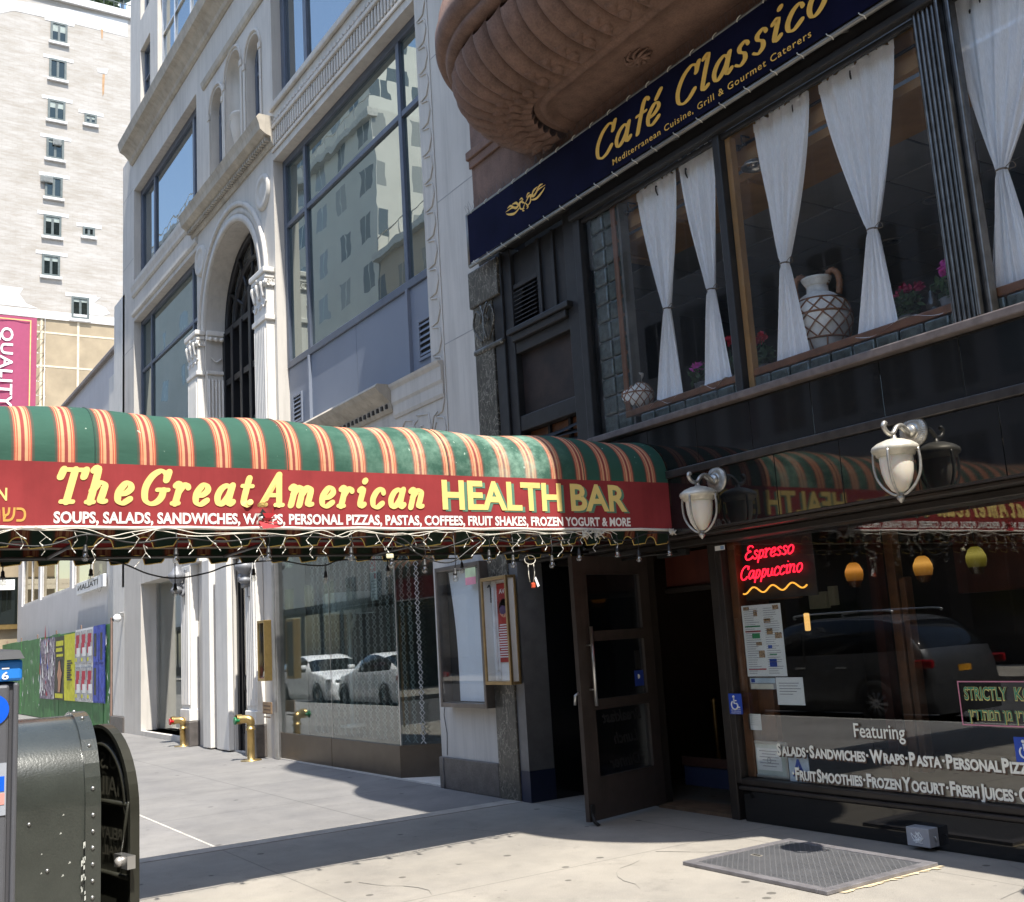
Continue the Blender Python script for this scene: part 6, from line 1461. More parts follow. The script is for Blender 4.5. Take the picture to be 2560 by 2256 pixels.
def curtain(tl, tr, tie, bl, br, label, seed):
    rnd = random.Random(seed); A, B, T_, C, D2 = [FX(q[0], q[1], YC) for q in (tl, tr, tie, bl, br)]
    ztop = (A.z+B.z)/2; zt = T_.z; zb_ = (C.z+D2.z)/2; n = rnd.choice((4, 5, 5, 6)); ph = [rnd.uniform(0, 6) for k in range(4)]
    t = thing('curtain', label, 'curtain', ((A.x+B.x)/2, YC, ztop), 'white tied curtains in the upper windows')
    def P(u, v):
        # v 0 top .. 1 bottom
        z = ztop+(zb_-ztop)*v; vt = (ztop-zt)/(ztop-zb_)
        if v <= vt:
            k = v/vt; s = (1-k**1.7)*(1-.0) ; w0 = B.x-A.x; wt = .075
            wd = wt+(w0-wt)*max(0, 1-k**1.5); c = (A.x+B.x)/2+(T_.x-(A.x+B.x)/2)*k**1.3
            amp = .022+.012*k
        else:
            k = (v-vt)/(1-vt); w1 = D2.x-C.x; wd = .075+(w1-.075)*min(1, k*1.05)**.95; c = T_.x+((C.x+D2.x)/2-T_.x)*k; amp = .032*(1-.3*k)
        if abs(v-vt) < .012: amp *= .5
        uu = u+.02*math.sin(5*v+ph[0])*math.sin(PI*u)
        pl = math.sin(2*PI*n*uu+ph[1]+1.5*math.sin(3*v+ph[2]))*.55+.35*math.sin(2*PI*(n*.53)*uu+ph[3]-2*v)+.16*math.sin(2*PI*n*2.3*uu+ph[0]+4*v*math.sin(ph[3]))
        zz = z+(.012*math.sin(2*PI*n*.5*u+ph[2]) if v > .98 else 0)-(.018*(math.sin(2*PI*4.5*u+ph[1])**2) if v < .02 else 0)
        return (c+(u-.5)*wd, YC+amp*pl, zz)
    b = MB(); b.grid(P, 90, 60); cl = b.build('cloth', VOILE, t, fixn=False)
    b = MB(); b.grid(lambda u, v: (P(u, .0)[0], P(u, 0)[1]-.004, P(u, 0)[2]-.003-.075*v), 90, 2)
    for k in range(8):
        u = (k+.5)/8; q = P(u, 0); b.bbox(q[0]-.02, q[0]+.02, q[1]-.006, q[1]+.004, q[2]-.012, ztop+.03, .003)
    b.build('heading', mat('white cotton heading', (.80, .80, .82), .8, var=.03), cl, fixn=False)
    b = MB(); b.lathe([(.040, zt-.006), (.043, zt), (.040, zt+.006)], (T_.x, YC, 0), n=14); b.tube(smooth_pts([(T_.x+.03, YC-.02, zt), (T_.x+.09, YC-.03, zt+.02), (T_.x+.1, YC-.02, zt-.02), (T_.x+.03, YC-.02, zt-.005)], 4), .003, 4); b.build('tie', mat('brown cord', (.16, .12, .08), .8), t)
    return A, B
curtain((1592, 481), (1692, 423), (1668, 773), (1646, 1034), (1714, 1022), 'white tied curtain nearest the glass blocks', 1)
curtain((1698, 404), (1786, 362), (1779, 725), (1758, 998), (1833, 975), 'white tied curtain just left of the narrow bronze mullion', 2)
curtain((1883, 305), (2021, 228), (1962, 660), (1938, 962), (2035, 935), 'white tied curtain left of the large handled vase', 3)
curtain((2046, 206), (2239, 96), (2181, 575), (2146, 894), (2256, 862), 'wide white tied curtain right of the large handled vase', 4)
curtain((2375, 5), (2660, -170), (2505, 427), (2478, 752), (2610, 720), 'white tied curtain right of the fluted steel pilaster', 5)
for x0, x1, lab in ((-7.2, -5.86, 'iron curtain rod over the two narrow curtains by the glass blocks'), (-5.74, -3.93, 'iron curtain rod over the large handled vase'), (-3.6, -1.6, 'iron curtain rod right of the fluted pilaster')):
    b = MB()
    b.tube([(x0, YC+.035, 5.41), (x1, YC+.035, 5.41)], .012, 6)
    n = 4
    for k in range(n): x = x0+.08+(x1-x0-.16)*k/(n-1); b.tube([(x, YC+.05, 5.405), (x, YC+.015, 5.395), (x, YC+.0, 5.43), (x, YC+.0, 5.475), (x, YC+.17, 5.48)], .008, 5)
    for x in (x0, x1): b.ball((x, YC+.035, 5.41), .028, 5)
    tag(b.build('curtain_rod', ROD), lab, 'curtain rod', 'dark iron curtain rods in the upper windows')
CLAY = mat('whitewashed clay', (.76, .74, .69), .8, var=.15, scale=16, bmp=.3, bscale=40); CANE = mat('brown cane', (.26, .12, .06), .6, var=.25, scale=40)
def net(b, prof, c, rows, n, r=.006, off=.004):
    """diagonal cane net laid over a lathe profile"""
    zs = [z for _, z in prof]
    def rad(z):
        for (r0, z0), (r1, z1) in zip(prof, prof[1:]):
            if min(z0, z1) <= z <= max(z0, z1): return r0+(r1-r0)*((z-z0)/(z1-z0) if z1 != z0 else 0)
        return prof[-1][0]
    za, zb_ = rows
    for s in (-1, 1):
        for k in range(n):
            p = []
            for i in range(25):
                q = i/24; z = za+(zb_-za)*q; a = 2*PI*(k/n+s*q*.22); rr = rad(z)+off; p.append((c[0]+rr*math.cos(a), c[1]+rr*math.sin(a), z))
            b.tube(p, r, 4, cap=False)
    for z in (za, zb_, za+(zb_-za)*.62): rr = rad(z)+off; b.tube([(c[0]+rr*math.cos(2*PI*i/24), c[1]+rr*math.sin(2*PI*i/24), z) for i in range(25)], r*1.3, 4, cap=False)
def vase(pxc, ytop, ybot, Y, prof, label, handles):
    t0 = FX(pxc, ytop, Y); b0 = FX(pxc, ybot, Y); h = t0.z-b0.z; x = b0.x; z0 = 3.545; h = t0.z-z0
    pr = [(r*h, z0+z*h) for r, z in prof]
    t = thing('vase', label, 'vase', (x, Y, z0)); b = MB(); b.lathe(pr, (x, Y, 0), n=30); b.build('body', CLAY, t)
    b = MB(); net(b, pr, (x, Y), (z0+.22*h, z0+.70*h) if handles else (z0+.03*h, z0+.72*h), 12 if handles else 11, .0062 if handles else .005)
    if handles:
        for k in range(9): a = 2*PI*k/9; b.tube([(x+.155*h*2*math.cos(a)*.62, Y+.155*h*2*math.sin(a)*.62, z0+.005*h), (x+.30*h*math.cos(a), Y+.30*h*math.sin(a), z0+.22*h)], .0065, 4)
    b.build('cane_net', CANE, t)
    if handles:
        for s in (-1, 1):
            b = MB(); dx, dy = s*.92, s*.38
            pts = [(x+dx*.10*h, Y+dy*.10*h, z0+.9*h), (x+dx*.14*h, Y+dy*.14*h, z0+1.02*h), (x+dx*.2*h, Y+dy*.2*h, z0+1.06*h), (x+dx*.26*h, Y+dy*.26*h, z0+1.0*h), (x+dx*.27*h, Y+dy*.27*h, z0+.88*h), (x+dx*.25*h, Y+dy*.25*h, z0+.76*h)]
            sp_ = smooth_pts(pts, 6); b.tube(sp_, [.025+.005*math.sin(i*2.6) for i in range(len(sp_))], 8); b.build('handle', CANE, t)
    else:
        b = MB(); b.lathe([(.03*h, z0+h*.99), (.06*h, z0+h*1.0), (.035*h, z0+h*1.05), (.02*h, z0+h*1.12), (.001, z0+h*1.14)], (x, Y, 0), n=10); b.build('stopper', CANE, t)
vase(2060, 690, 868, 6.37, [(.001, 0), (.18, .0), (.2, .04), (.29, .2), (.355, .4), (.36, .52), (.32, .66), (.2, .78), (.13, .82), (.125, .9), (.17, .97), (.18, 1.0), (.15, 1.0), (.13, .9), (.001, .9)], 'large whitewashed vase with two cane handles in the upper window', True)
vase(1597, 934, 1022, 6.12, [(.001, 0), (.22, 0), (.34, .14), (.42, .34), (.4, .52), (.28, .7), (.15, .76), (.14, .84), (.2, .94), (.21, 1), (.17, 1), (.001, .97)], 'small round whitewashed vase in cane net, by the glass blocks', False)
LEAF2 = mat('geranium leaf', (.03, .075, .02), .6, var=.4, scale=30)
def flowers(px, py, Y, col, label, heads, k):
    rnd = random.Random(k); random.seed(k); p = FX(px, py, Y); z0 = 3.545
    t = thing('potted_geranium', label, 'flower pot', (p.x, Y, z0), 'geraniums on the window ledge')
    b = MB(); b.lathe([(.001, z0), (.05, z0), (.07, z0+.12), (.075, z0+.125), (.07, z0+.13), (.06, z0+.12), (.001, z0+.115)], (p.x, Y, 0), n=16); b.build('pot', mat('grey pot', (.2, .2, .2), .6), t)
    leafball((p.x, Y, z0+.2), .12, 110, .035, LEAF2, 'leaves', t)
    for i in range(heads):
        a = rnd.uniform(0, 6.28); q = Vector((p.x+.10*math.cos(a)*(i > 0), Y+.07*math.sin(a)*(i > 0), p.z+rnd.uniform(-.04, .04)*(i > 0)))
        leafball(q, .045, 46, .022, col, 'flower_head', t)
        b = MB(); b.tube([(p.x, Y, z0+.12), ((p.x+q.x)/2, Y, (z0+q.z)/2+.05), q], .004, 4); b.build('stem', LEAF2, t)
FP = mat('magenta petal', (.62, .07, .42), .6); FR = mat('red petal', (.55, .01, .03), .6); FC = mat('crimson petal', (.42, .01, .08), .6)
flowers(1752, 916, 6.32, FP, 'pink geranium in a grey pot between the left pair of curtains', 2, 1)
flowers(1822, 852, 6.4, FR, 'red geranium half hidden beside the narrow bronze mullion', 2, 2)
flowers(1905, 842, 6.42, FR, 'red geranium left of the curtain beside the large vase', 3, 3)
flowers(2262, 722, 6.4, FC, 'crimson geranium right of the wide curtain, near the oil lamp', 3, 4)
flowers(2368, 685, 6.3, FP, 'tall magenta geranium behind the fluted steel pilaster', 2, 5)
p = FX(2332, 770, 6.22); OL = thing('oil_lamp', 'small glass oil lamp on the white cloth by the fluted pilaster', 'lamp', (p.x, 6.22, 3.55)); z0 = 3.552
b = MB(); b.lathe([(.001, z0), (.03, z0), (.03, z0+.01), (.018, z0+.03), (.024, z0+.04)], (p.x, 6.22, 0), n=12); b.build('burner', BRASS, OL)
b = MB(); b.lathe([(.018, z0+.04), (.042, z0+.075), (.04, z0+.1), (.018, z0+.14), (.016, z0+.19)], (p.x, 6.22, 0), n=14); b.build('chimney', glass('lamp chimney', (.75, .78, .78), 1.6), OL)
def runner(x0, x1, label, k):
    b = MB(); b.grid(lambda u, v: (x0+(x1-x0)*u+.02*math.sin(9*v+k), 6.0+.3*v-.02, 3.546+.006*math.sin(20*u+k)*math.sin(7*v)-(.06*(.25-v)/.25*(.5+.5*math.sin(8*u+k)) if v < .25 else 0)), 24, 8)
    tag(b.build('cloth_runner', mat('white cotton cloth', (.75, .77, .8), .8, var=.03), fixn=False), label, 'cloth', 'white cloths on the window ledge')
runner(-4.72, -4.02, 'white cloth on the ledge under the oil lamp', 0)
runner(-7.0, -6.62, 'white cloth on the ledge beside the small round vase', 2)
runner(-6.3, -5.95, 'white cloth on the ledge under the pink geranium', 4)
b = MB(); p = FX(1520, 762, 6.16); b.grid(lambda u, v: (p.x-.03+.06*u, 6.12+.01*math.sin(6*v), p.z-.10+.11*v+.02*math.sin(5*u)), 8, 8); b.mat(1).add([(p.x, 6.11, p.z), (p.x+.03, 6.11, p.z), (p.x+.035, 6.11, p.z+.11), (p.x+.015, 6.11, p.z+.07)], [(0, 1, 2, 3)])
tag(b.build('hanging_ornament', [mat('teal cloth', (.0, .16, .14), .6), mat('peach cloth', (.6, .25, .12), .6)]), 'small teal and peach ornament hanging at the glass blocks', 'ornament')

# ------------------------------------------------------------------ things in the shop window
YI = YG+.03
NR = emis('red neon', (1, .012, .035), 1.3); NY = emis('amber neon', (1, .42, .05), .6, (.6, .35, .08))
NE = thing('neon_sign', 'red neon sign reading Espresso Cappuccino over an amber wave', 'sign', (-6.25, YI+.05, 2.05))
b = MB(); b.bbox(-6.64, -5.853, YI+.05, YI+.062, 1.79, 2.295, .004); b.build('backing', BLACK, NE)
def neon(s, u0, u1, v0, v1, tilt):
    st, Wt = pen_layout(s, -.015)
    b = MB()
    for q in st: b.tube(smooth_pts([(u0+(a+.2*(c-.3))/Wt*(u1-u0), YI+.02, v0+c*(v1-v0)+tilt*a/Wt) for a, c in q], 5), .0065, 6)
    return b
neon('Espresso', -6.575, -6.02, 2.13, 2.245, .008).build('red_script', NR, NE); neon('Cappuccino', -6.655, -5.95, 1.965, 2.08, .02).build('red_script', NR, NE)
b = MB(); b.tube([(-6.638+.71*i/48, YI+.02, 1.872+.025*math.sin(i/48*2*PI*3.3-2.1)+.01*i/48) for i in range(49)], .007, 6); b.build('amber_wave', NY, NE)
b = MB()
for x in (-6.5, -6.0): b.tube([(x, YI+.05, 2.29), (x, YI+.05, 2.4)], .002, 4)
build_split(b, 'hanging_wire', CABLE, NE)
def card(name, x0, x1, z0, z1, label, cat, mats, items, y=YI, tilt=0, th=.003):
    b = MB(); b.box(x0, x1, y, y+th, z0, z1)
    for i, (u0, u1, v0, v1, mi) in enumerate(items): b.mat(mi).box(x0+(x1-x0)*u0, x0+(x1-x0)*u1, y-.0008-.0003*(i % 3), y-.0002, z0+(z1-z0)*v0, z0+(z1-z0)*v1)
    return b, mats
INK = mat('grey ink', (.32, .32, .33), .7); FOOD = mat('food picture', (.35, .22, .12), .7, var=.9, scale=60); GRN = mat('menu green', (.05, .3, .12), .6); MRD = mat('menu red', (.5, .05, .07), .6); ABL = mat('access blue', (.015, .06, .36), .5)
random.seed(31); it = []
for col in (0, 1):
    for k in range(30):
        v = .04+.031*k; it.append((.06+.5*col, .06+.5*col+random.uniform(.2, .38), v, v+.008, 1))
for u0, u1, v0, v1, mi in ((.05, .45, .69, .71, 4), (.05, .45, .62, .64, 3), (.22, .42, .53, .6, 4), (.55, .72, .74, .8, 2), (.8, .95, .92, .98, 2), (.05, .2, .93, .98, 2), (.3, .4, .84, .93, 2), (.6, .75, .58, .66, 2), (.8, .97, .52, .6, 2), (.3, .45, .43, .48, 2), (.35, .5, .26, .36, 2), (.6, .78, .13, .24, 5), (.62, .8, .29, .31, 4), (.05, .5, .09, .11, 3), (.6, .7, .38, .43, 5)): it.append((u0, u1, v0, v1, mi))
it = [(a, c, d, e, {3: 4, 4: 3}.get(f, f) if f in (3, 4) else f) for a, c, d, e, f in it]
b, ms = card('menu', -6.66, -6.217, 1.165, 1.75, '', '', None, it); tag(b.build('menu_poster', [PAPER, INK, FOOD, GRN, MRD, ABL]), 'tall printed menu sheet taped inside the shop window under the neon', 'menu')
b, ms = card('note', -6.34, -6.053, .94, 1.157, '', '', None, [(.1, .1+w_, .78-.1*k, .80-.1*k, 1) for k, w_ in enumerate((.75, .7, .8, .65, .5))], y=YI-.008); tag(b.build('notice', [PAPER, mat('dark ink', (.1, .1, .12), .7)]), 'white notice with five short lines, overlapping the menu sheet', 'notice')
b, ms = card('strips', -6.64, -6.35, 1.06, 1.155, '', '', None, [(.02, .98, .55, .95, 1), (.03, .9, .05, .45, 2), (.05, .2, .6, .9, 3)]); tag(b.build('flyer_pad', [INK, mat('pale blue paper', (.5, .6, .68), .7), mat('cream paper', (.7, .66, .55), .7), ABL]), 'pale flyer strips directly under the menu sheet', 'flyer')
def access(x0, x1, z0, z1, y, label):
    b = MB(); b.box(x0, x1, y, y+.003, z0, z1); b.mat(1); W_, H_ = x1-x0, z1-z0; L = lambda u, v: Vector((x0+W_*u, y-.004, z1-W_*v))
    b.ball(L(.42, .16), W_*.075, 5); b.tube([L(.42, .25), L(.44, .52), L(.64, .52), L(.74, .74), L(.84, .72)], W_*.045, 5); b.tube([L(.44, .37), L(.62, .37)], W_*.035, 5)
    b.tube([L(.46+.24*math.cos(a), .60+.24*math.sin(a)) for a in [-2.2-i*.35 for i in range(13)]], W_*.04, 5)
    for k, s in enumerate(('WE ARE HAPPY', 'TO PROVIDE', 'ASSISTANCE')): 
        zz = z0+H_*(.2-.085*k)
        if H_ < W_*1.02: continue
        text_on(b, s, x0+W_*.12, x1-W_*.12, zz, zz+H_*.055, lambda u, v: (u, y-.002, v), .0)
    tag(b.build('access_sticker', [ABL, PAPER], fixn=False), label, 'sticker', 'blue wheelchair access stickers')
access(-6.825, -6.672, .862, 1.03, YG-.056, 'blue wheelchair sticker with white words on the window frame')
access(-4.287, -4.13, .62, .777, YG-.006, 'blue wheelchair sticker at the right end of the window lettering')
b, ms = card('p2', -6.705, -6.56, .73, .86, '', '', None, [(.1, .8, .9-.12*k, .93-.12*k, 1) for k in range(6)]); tag(b.build('notice', [mat('grey white paper', (.6, .62, .6), .7), INK]), 'small grey printed slip below the wheelchair sticker on the frame', 'notice')
CF = thing('framed_certificate', 'framed certificate leaning in the corner of the shop window', 'frame', (-6.53, YI+.02, .35))
b = MB(); b.bbox(-6.735, -6.32, YI+.01, YI+.03, .35, .372, .004).bbox(-6.735, -6.32, YI+.01, YI+.03, .62, .642, .004).bbox(-6.735, -6.713, YI+.01, YI+.03, .372, .62, .004).bbox(-6.342, -6.32, YI+.01, YI+.03, .372, .62, .004); b.build('frame', SILVER, CF)
b = MB(); b.box(-6.713, -6.342, YI+.02, YI+.025, .372, .62).mat(1).box(-6.66, -6.39, YI+.017, YI+.0195, .41, .585).mat(2)
for k in range(6): b.box(-6.63+.03*(k % 2), -6.42-.03*(k % 2), YI+.015, YI+.0168, .56-.024*k, .567-.024*k)
b.lathe([(.024, 0), (.016, 0)], (-6.525, YI+.0145, .49), axis='y', n=14); b.build('sheet', [mat('pale green mount', (.5, .55, .5), .7), PAPER, INK], CF)
b = MB(); b.box(-6.30, -6.09, YI+.0, YI+.004, .345, .56).mat(1); text_on(b, 'A', -6.265, -6.13, .39, .52, lambda u, v: (u, YI-.002, v), .03); tag(b.build('grade_card', [mat('pale blue card', (.55, .62, .7), .6), ABL], fixn=False), 'pale blue inspection card with a large letter A in the shop window', 'card')
b = MB(); b.box(-6.82, -6.70, YG-.0565, YG-.0545, 2.235, 2.275).mat(1).box(-6.75, -6.71, YG-.058, YG-.0566, 2.24, 2.27); tag(b.build('alarm_sticker', [PAPER, mat('sticker pale blue', (.3, .45, .7), .6)]), 'small white sticker at the top of the window post', 'sticker')
def pendant(px, py, Y, label, col, k):
    p = FX(px, py, Y); z = p.z; t = thing('pendant_lamp', label, 'lamp', (p.x, Y, z), 'amber pendant lamps in the shop')
    m = emis('amber glass %d' % k, col, .3, tuple(x*.6 for x in col))
    b = MB(); b.lathe([(.03, z+.095), (.055, z+.075), (.08, z+.02), (.082, z-.02), (.07, z-.07)], (p.x, Y, 0), n=18); b.build('lamp_shade', m, t)
    nt = m.node_tree; bs = nt.nodes['Principled BSDF']; tc = N(nt, 'ShaderNodeTexCoord'); sz = N(nt, 'ShaderNodeSeparateXYZ'); nt.links.new(tc.outputs['Generated'], sz.inputs[0])
    gr = ramp(nt, sz.outputs[2], [(0, tuple(x*.12 for x in col)), (.35, tuple(x*.45 for x in col)), (.62, tuple(min(1, x*1.25+.04) for x in col)), (1, tuple(x*.6 for x in col))]); nt.links.new(gr, bs.inputs['Emission Color']); bs.inputs['Base Color'].default_value = c4(tuple(x*.3 for x in col))
    b = MB(); b.lathe([(.068, z-.072), (.05, z-.13)], (p.x, Y, 0), n=18); b.build('lower_glass', glass('smoky lamp glass %d' % k, (.7, .6, .5), 1.5), t)
    b = MB(); b.tube([(p.x, Y, z+.09), (p.x, Y, 2.8)], .006, 5).lathe([(.06, 2.78), (.06, 2.8)], (p.x, Y, 0), n=10); b.build('rod', DBRN, t)
pendant(2135, 1433, 8.0, 'amber pendant lamp nearest the neon sign', (.75, .28, .03), 0)
pendant(2307, 1418, 8.0, 'amber pendant lamp in the middle of the shop window', (.85, .36, .05), 1)
pendant(2440, 1396, 8.0, 'olive amber pendant lamp, rightmost in the shop window', (.30, .24, .03), 2)
p = FX(2023, 1555, 8.5); b = MB(); b.bbox(p.x-.018, p.x+.018, 8.44, 8.5, p.z-.09, p.z+.09, .012); tag(b.build('wall_light', emis('warm wall light', (.9, .5, .15), .5)), 'small glowing wall light behind the mirrored car', 'lamp')
p = FX(1746, 1562, 9.2); b = MB(); b.prism([(p.x-.06, p.z-.08), (p.x+.06, p.z-.08), (p.x+.1, p.z+.08), (p.x-.1, p.z+.08)], 'y', 9.1, 9.2); tag(b.build('wall_light', emis('warm entry light', (.9, .45, .12), .45)), 'small glowing lantern on the back wall beyond the open door', 'lamp')
p = FX(2020, 1488, 7.4); q = FX(2066, 1515, 7.4)
b = MB(); b.bbox(p.x, q.x, 7.4, 7.46, q.z-.02, p.z+.02, .006).bbox(q.x+.03, q.x+.1, 7.4, 7.46, q.z, p.z+.06, .006); tag(b.build('control_box', mat('old cream plastic', (.34, .31, .22), .6)), 'cream control boxes on the wall behind the neon sign', 'box')
g = GX(1800, 1938, 0.0); SP = thing('stanchion', 'polished brass stanchion inside the open doorway', 'stanchion', (g.x, g.y, 0)); hz = FX(1781, 1742, g.y).z
b = MB(); b.lathe([(.001, hz), (.02, hz-.005), (.038, hz-.035), (.02, hz-.07), (.028, hz-.085), (.03, hz-.1), (.024, hz-.11)], (g.x, g.y, 0), n=16); b.build('finial', BRASS, SP)
b = MB(); b.lathe([(.024, hz-.11), (.024, .05), (.15, .03), (.16, 0)], (g.x, g.y, 0), n=16); b.build('post', BRASS, SP)

# ------------------------------------------------------------------ mailbox and parking meter in front
OLIVE = mat('olive green enamel', (.042, .047, .040), .19, .2, .18, 7, .12, 120, spec=.75, fine=(220, .12)); OLV2 = mat('dark olive pressed steel', (.032, .032, .024), .35, .3, .2, 9)
MX = thing('mailbox', 'olive green relay mailbox with a rounded top and its door ajar', 'mailbox', (-4.42, .55, 0))
def archp(hw, zt, n=20):
    zs_ = zt-hw
    return [(-hw, .12), (-hw, zs_)]+[(-hw*math.cos(PI*i/n), zs_+hw*math.sin(PI*i/n)) for i in range(1, n)]+[(hw, zs_), (hw, .12)]
xm, zt = -4.42, SX(203, 1786, -4.42).z; hw = .305
b = MB(); pr = archp(hw, zt); nP = len(pr)
def skin(b, pr, y0, y1, ny=1):
    vs = []
    for j in range(ny+1): vs += [(xm+x, y0+(y1-y0)*j/ny, z) for x, z in pr]
    n = len(pr); s = b.smooth; b.smooth = True
    b.add(vs, [(j*n+i, j*n+i+1, (j+1)*n+i+1, (j+1)*n+i) for j in range(ny) for i in range(n-1)]); b.smooth = s
skin(b, pr, .22, .845, 6); b.add([(xm+x, .22, z) for x, z in pr], [tuple(range(nP))]).add([(xm+x, .80, z) for x, z in archp(hw-.002, zt-.002)], [tuple(range(nP))])
b.build('body', OLIVE, MX, fixn=False)
b = MB(); o1, o2 = archp(hw+.012, zt+.012), archp(hw-.03, zt-.03)
for y0, y1, a1, a2 in ((.80, .852, o1, o1), (.852, .8521, o1, o2)): b.add([(xm+x, y0, z) for x, z in a1]+[(xm+x, y1, z) for x, z in a2], [(i, i+1, nP+i+1, nP+i) for i in range(nP-1)])
b.add([(xm+x, .7995, z) for x, z in archp(hw, zt)]+[(xm+x, .80, z) for x, z in o1], [(i, i+1, nP+i+1, nP+i) for i in range(nP-1)])
b.build('end_flange', OLIVE, MX, fixn=False)
b = MB()
for i in range(24):
    s = .03+i*.055
    L = (zt-hw-.12)
    if s < L: p = (xm+hw+.012, zt-hw-s+.0); nrm = (1, 0)
    else: break
    b.ball((p[0], .825, p[1]), .0075, 4)
for k in range(6): a = PI*(.06+.16*k); b.ball((xm+(hw+.012)*math.cos(a), .825, zt-hw+(hw+.012)*math.sin(a)), .0075, 4)
for y, z in ((.42, zt-.36), (.62, zt-.34), (.46, zt-.62), (.68, zt-.5)): b.ball((xm+hw, y, z), .007, 4)
build_split(b, 'rivet', mat('steel rivet', (.30, .30, .29), .3, .7), MX)
b = MB(); random.seed(14)
for k in range(34):
    z = zt-.42-random.random()*.6; y = .795+random.uniform(-.008, .006); s = random.uniform(.003, .012); b.add([(xm+hw+.0135, y-s*.3, z-s), (xm+hw+.0135, y+s*.3, z-s*.6), (xm+hw+.0135, y+s*.3, z+s), (xm+hw+.0135, y-s*.3, z+s*.8)], [(0, 1, 2, 3)])
for k in range(26):
    z = zt-.1-random.random()*.9; y = random.uniform(.3, .76); s = random.uniform(.002, .005)
    if z < zt-hw: b.add([(xm+hw+.0012, y-s, z-s), (xm+hw+.0012, y+s, z-s*.4), (xm+hw+.0012, y+s*.3, z+s)], [(0, 1, 2)])
build_split(b, 'paint_chip', mat('bare pale chips', (.45, .46, .42), .6), MX, fixn=False)
# door: hinged on the far side, standing a hand's width open; we see its pressed inner face
hp = Vector((xm-hw, .872, 0)); ed = Vector((.98, .20, 0)).normalized(); dn = Vector((ed.y, -ed.x, 0))
def DD(s, z, d=0): q = hp+ed*s+dn*d; return (q.x, q.y, z)
zt2 = SX(262, 1815, -4.40).z+.005; wd = .62
op = [((hw+x)*.93, z) for x, z in archp(hw, zt2)]; ip = [(hw*1.016+x*.80, z-(.055 if z > .3 else 0)) for x, z in archp(hw, zt2)]
b = MB(); b.add([DD(x, z, 0) for x, z in op]+[DD(x, z, -.015) for x, z in op], [(i, i+1, nP+i+1, nP+i) for i in range(nP-1)]+[tuple(range(nP))])
b.add([DD(x, z, .02) for x, z in op]+[DD(x, z, .0) for x, z in op], [(i, i+1, nP+i+1, nP+i) for i in range(nP-1)])
b.add([DD(x, z, .02) for x, z in op]+[DD(hw*.93+(x-hw*.93)*.93, z-.012, .02) for x, z in op], [(i, i+1, nP+i+1, nP+i) for i in range(nP-1)])
b.add([DD(hw*.93+(x-hw*.93)*.93, z-.012, .02) for x, z in op]+[DD(hw*.93+(x-hw*.93)*.9, z-.018, .002) for x, z in op], [(i, i+1, nP+i+1, nP+i) for i in range(nP-1)])
dob = b.build('door', OLV2, MX, fixn=False)
b = MB(); c0 = hw*.93
ap = [(c0+.215*math.cos(PI*i/18), zt2-.30+.225*math.sin(PI*i/18)) for i in range(19)]
b.tube([DD(c0+.215, zt2-.34, .006)]+[DD(x, z, .006) for x, z in ap]+[DD(c0-.215, zt2-.34, .006)], .010, 6)
b.tube([DD(.05, zt2-.285, .006), DD(.545, zt2-.285, .006)], .010, 6).tube([DD(.05, zt2-.54, .006), DD(.53, zt2-.54, .006)], .009, 6)
b.tube([DD(.555, zt2-.27, .02), DD(.47, zt2-.52, .02)], .006, 5)
b.build('pressed_ribs', OLV2, dob)
b = MB()
for s, za, hgt, a, c in (('U.S.', zt2-.165, .06, .255, .42), ('MAIL', zt2-.262, .068, .265, .50), ('RELAY', zt2-.418, .04, .285, .465), ('MAIL', zt2-.478, .036, .30, .455)):
    text_on(b, s, 0, c-a, za, za+hgt, lambda u, v, c=c: DD(c-u, v, .005), .006); text_on(b, s, 0, c-a, za, za+hgt, lambda u, v, c=c: DD(c-u, v+.003, .007), -.004)
build_split(b, 'pressed_lettering', mat('olive raised letters', (.11, .105, .08), .35, .4), dob, fixn=False)
b = MB(); dboxp = [DD(.50, 0, .02), DD(.61, 0, .02), DD(.61, 0, .05), DD(.50, 0, .05)]
b.hexa([(p[0], p[1], zt2-.495) for p in dboxp]+[(p[0], p[1], zt2-.45) for p in dboxp]); b.mat(1); q = DD(.555, zt2-.472, .055); b.ball(q, .018, 5); b.build('lock', [SILVER, mat('lock plate', (.5, .48, .45), .4, .6)], dob)
b = MB()
for sx in (-1, 1):
    for y in (.25, .8): b.bbox(xm+sx*(hw-.05)-.03, xm+sx*(hw-.05)+.03, y-.03, y+.03, 0, .13, .01)
build_split(b, 'foot', OLV2, MX, False)
# parking pay station
MGR = mat('charcoal meter paint', (.075, .076, .085), .4, .2, .06); PBLU = mat('meter blue', (.015, .17, .55), .45)
PM = thing('parking_meter', 'charcoal parking pay station with a blue top band at the left edge', 'parking meter', (-2.62, .2, 0))
x1 = -2.48; yr = SX(49, 1700, x1).y; yl = -.06
def mz(py): return SX(20, py, x1).z
b = MB(); b.bbox(-2.84, x1, yl, yr, .12, mz(1705), .012); b.bbox(-2.9, -2.42, yl-.05, yr+.02, 0, .12, .02); b.build('cabinet', MGR, PM)
b = MB(); ys_ = SX(26, 1800, x1).y
b.bbox(x1-.004, x1+.014, yl+.01, ys_-.004, .2, mz(1712), .006).bbox(x1-.004, x1+.012, ys_+.003, yr-.002, .75, mz(1708), .006); b.build('door', mat('slate meter door', (.105, .108, .12), .4, .2, .05), PM)
b = MB(); b.bbox(-2.85, x1+.012, yl-.01, yr+.004, mz(1705)+.001, mz(1650), .006); b.build('blue_band', PBLU, PM)
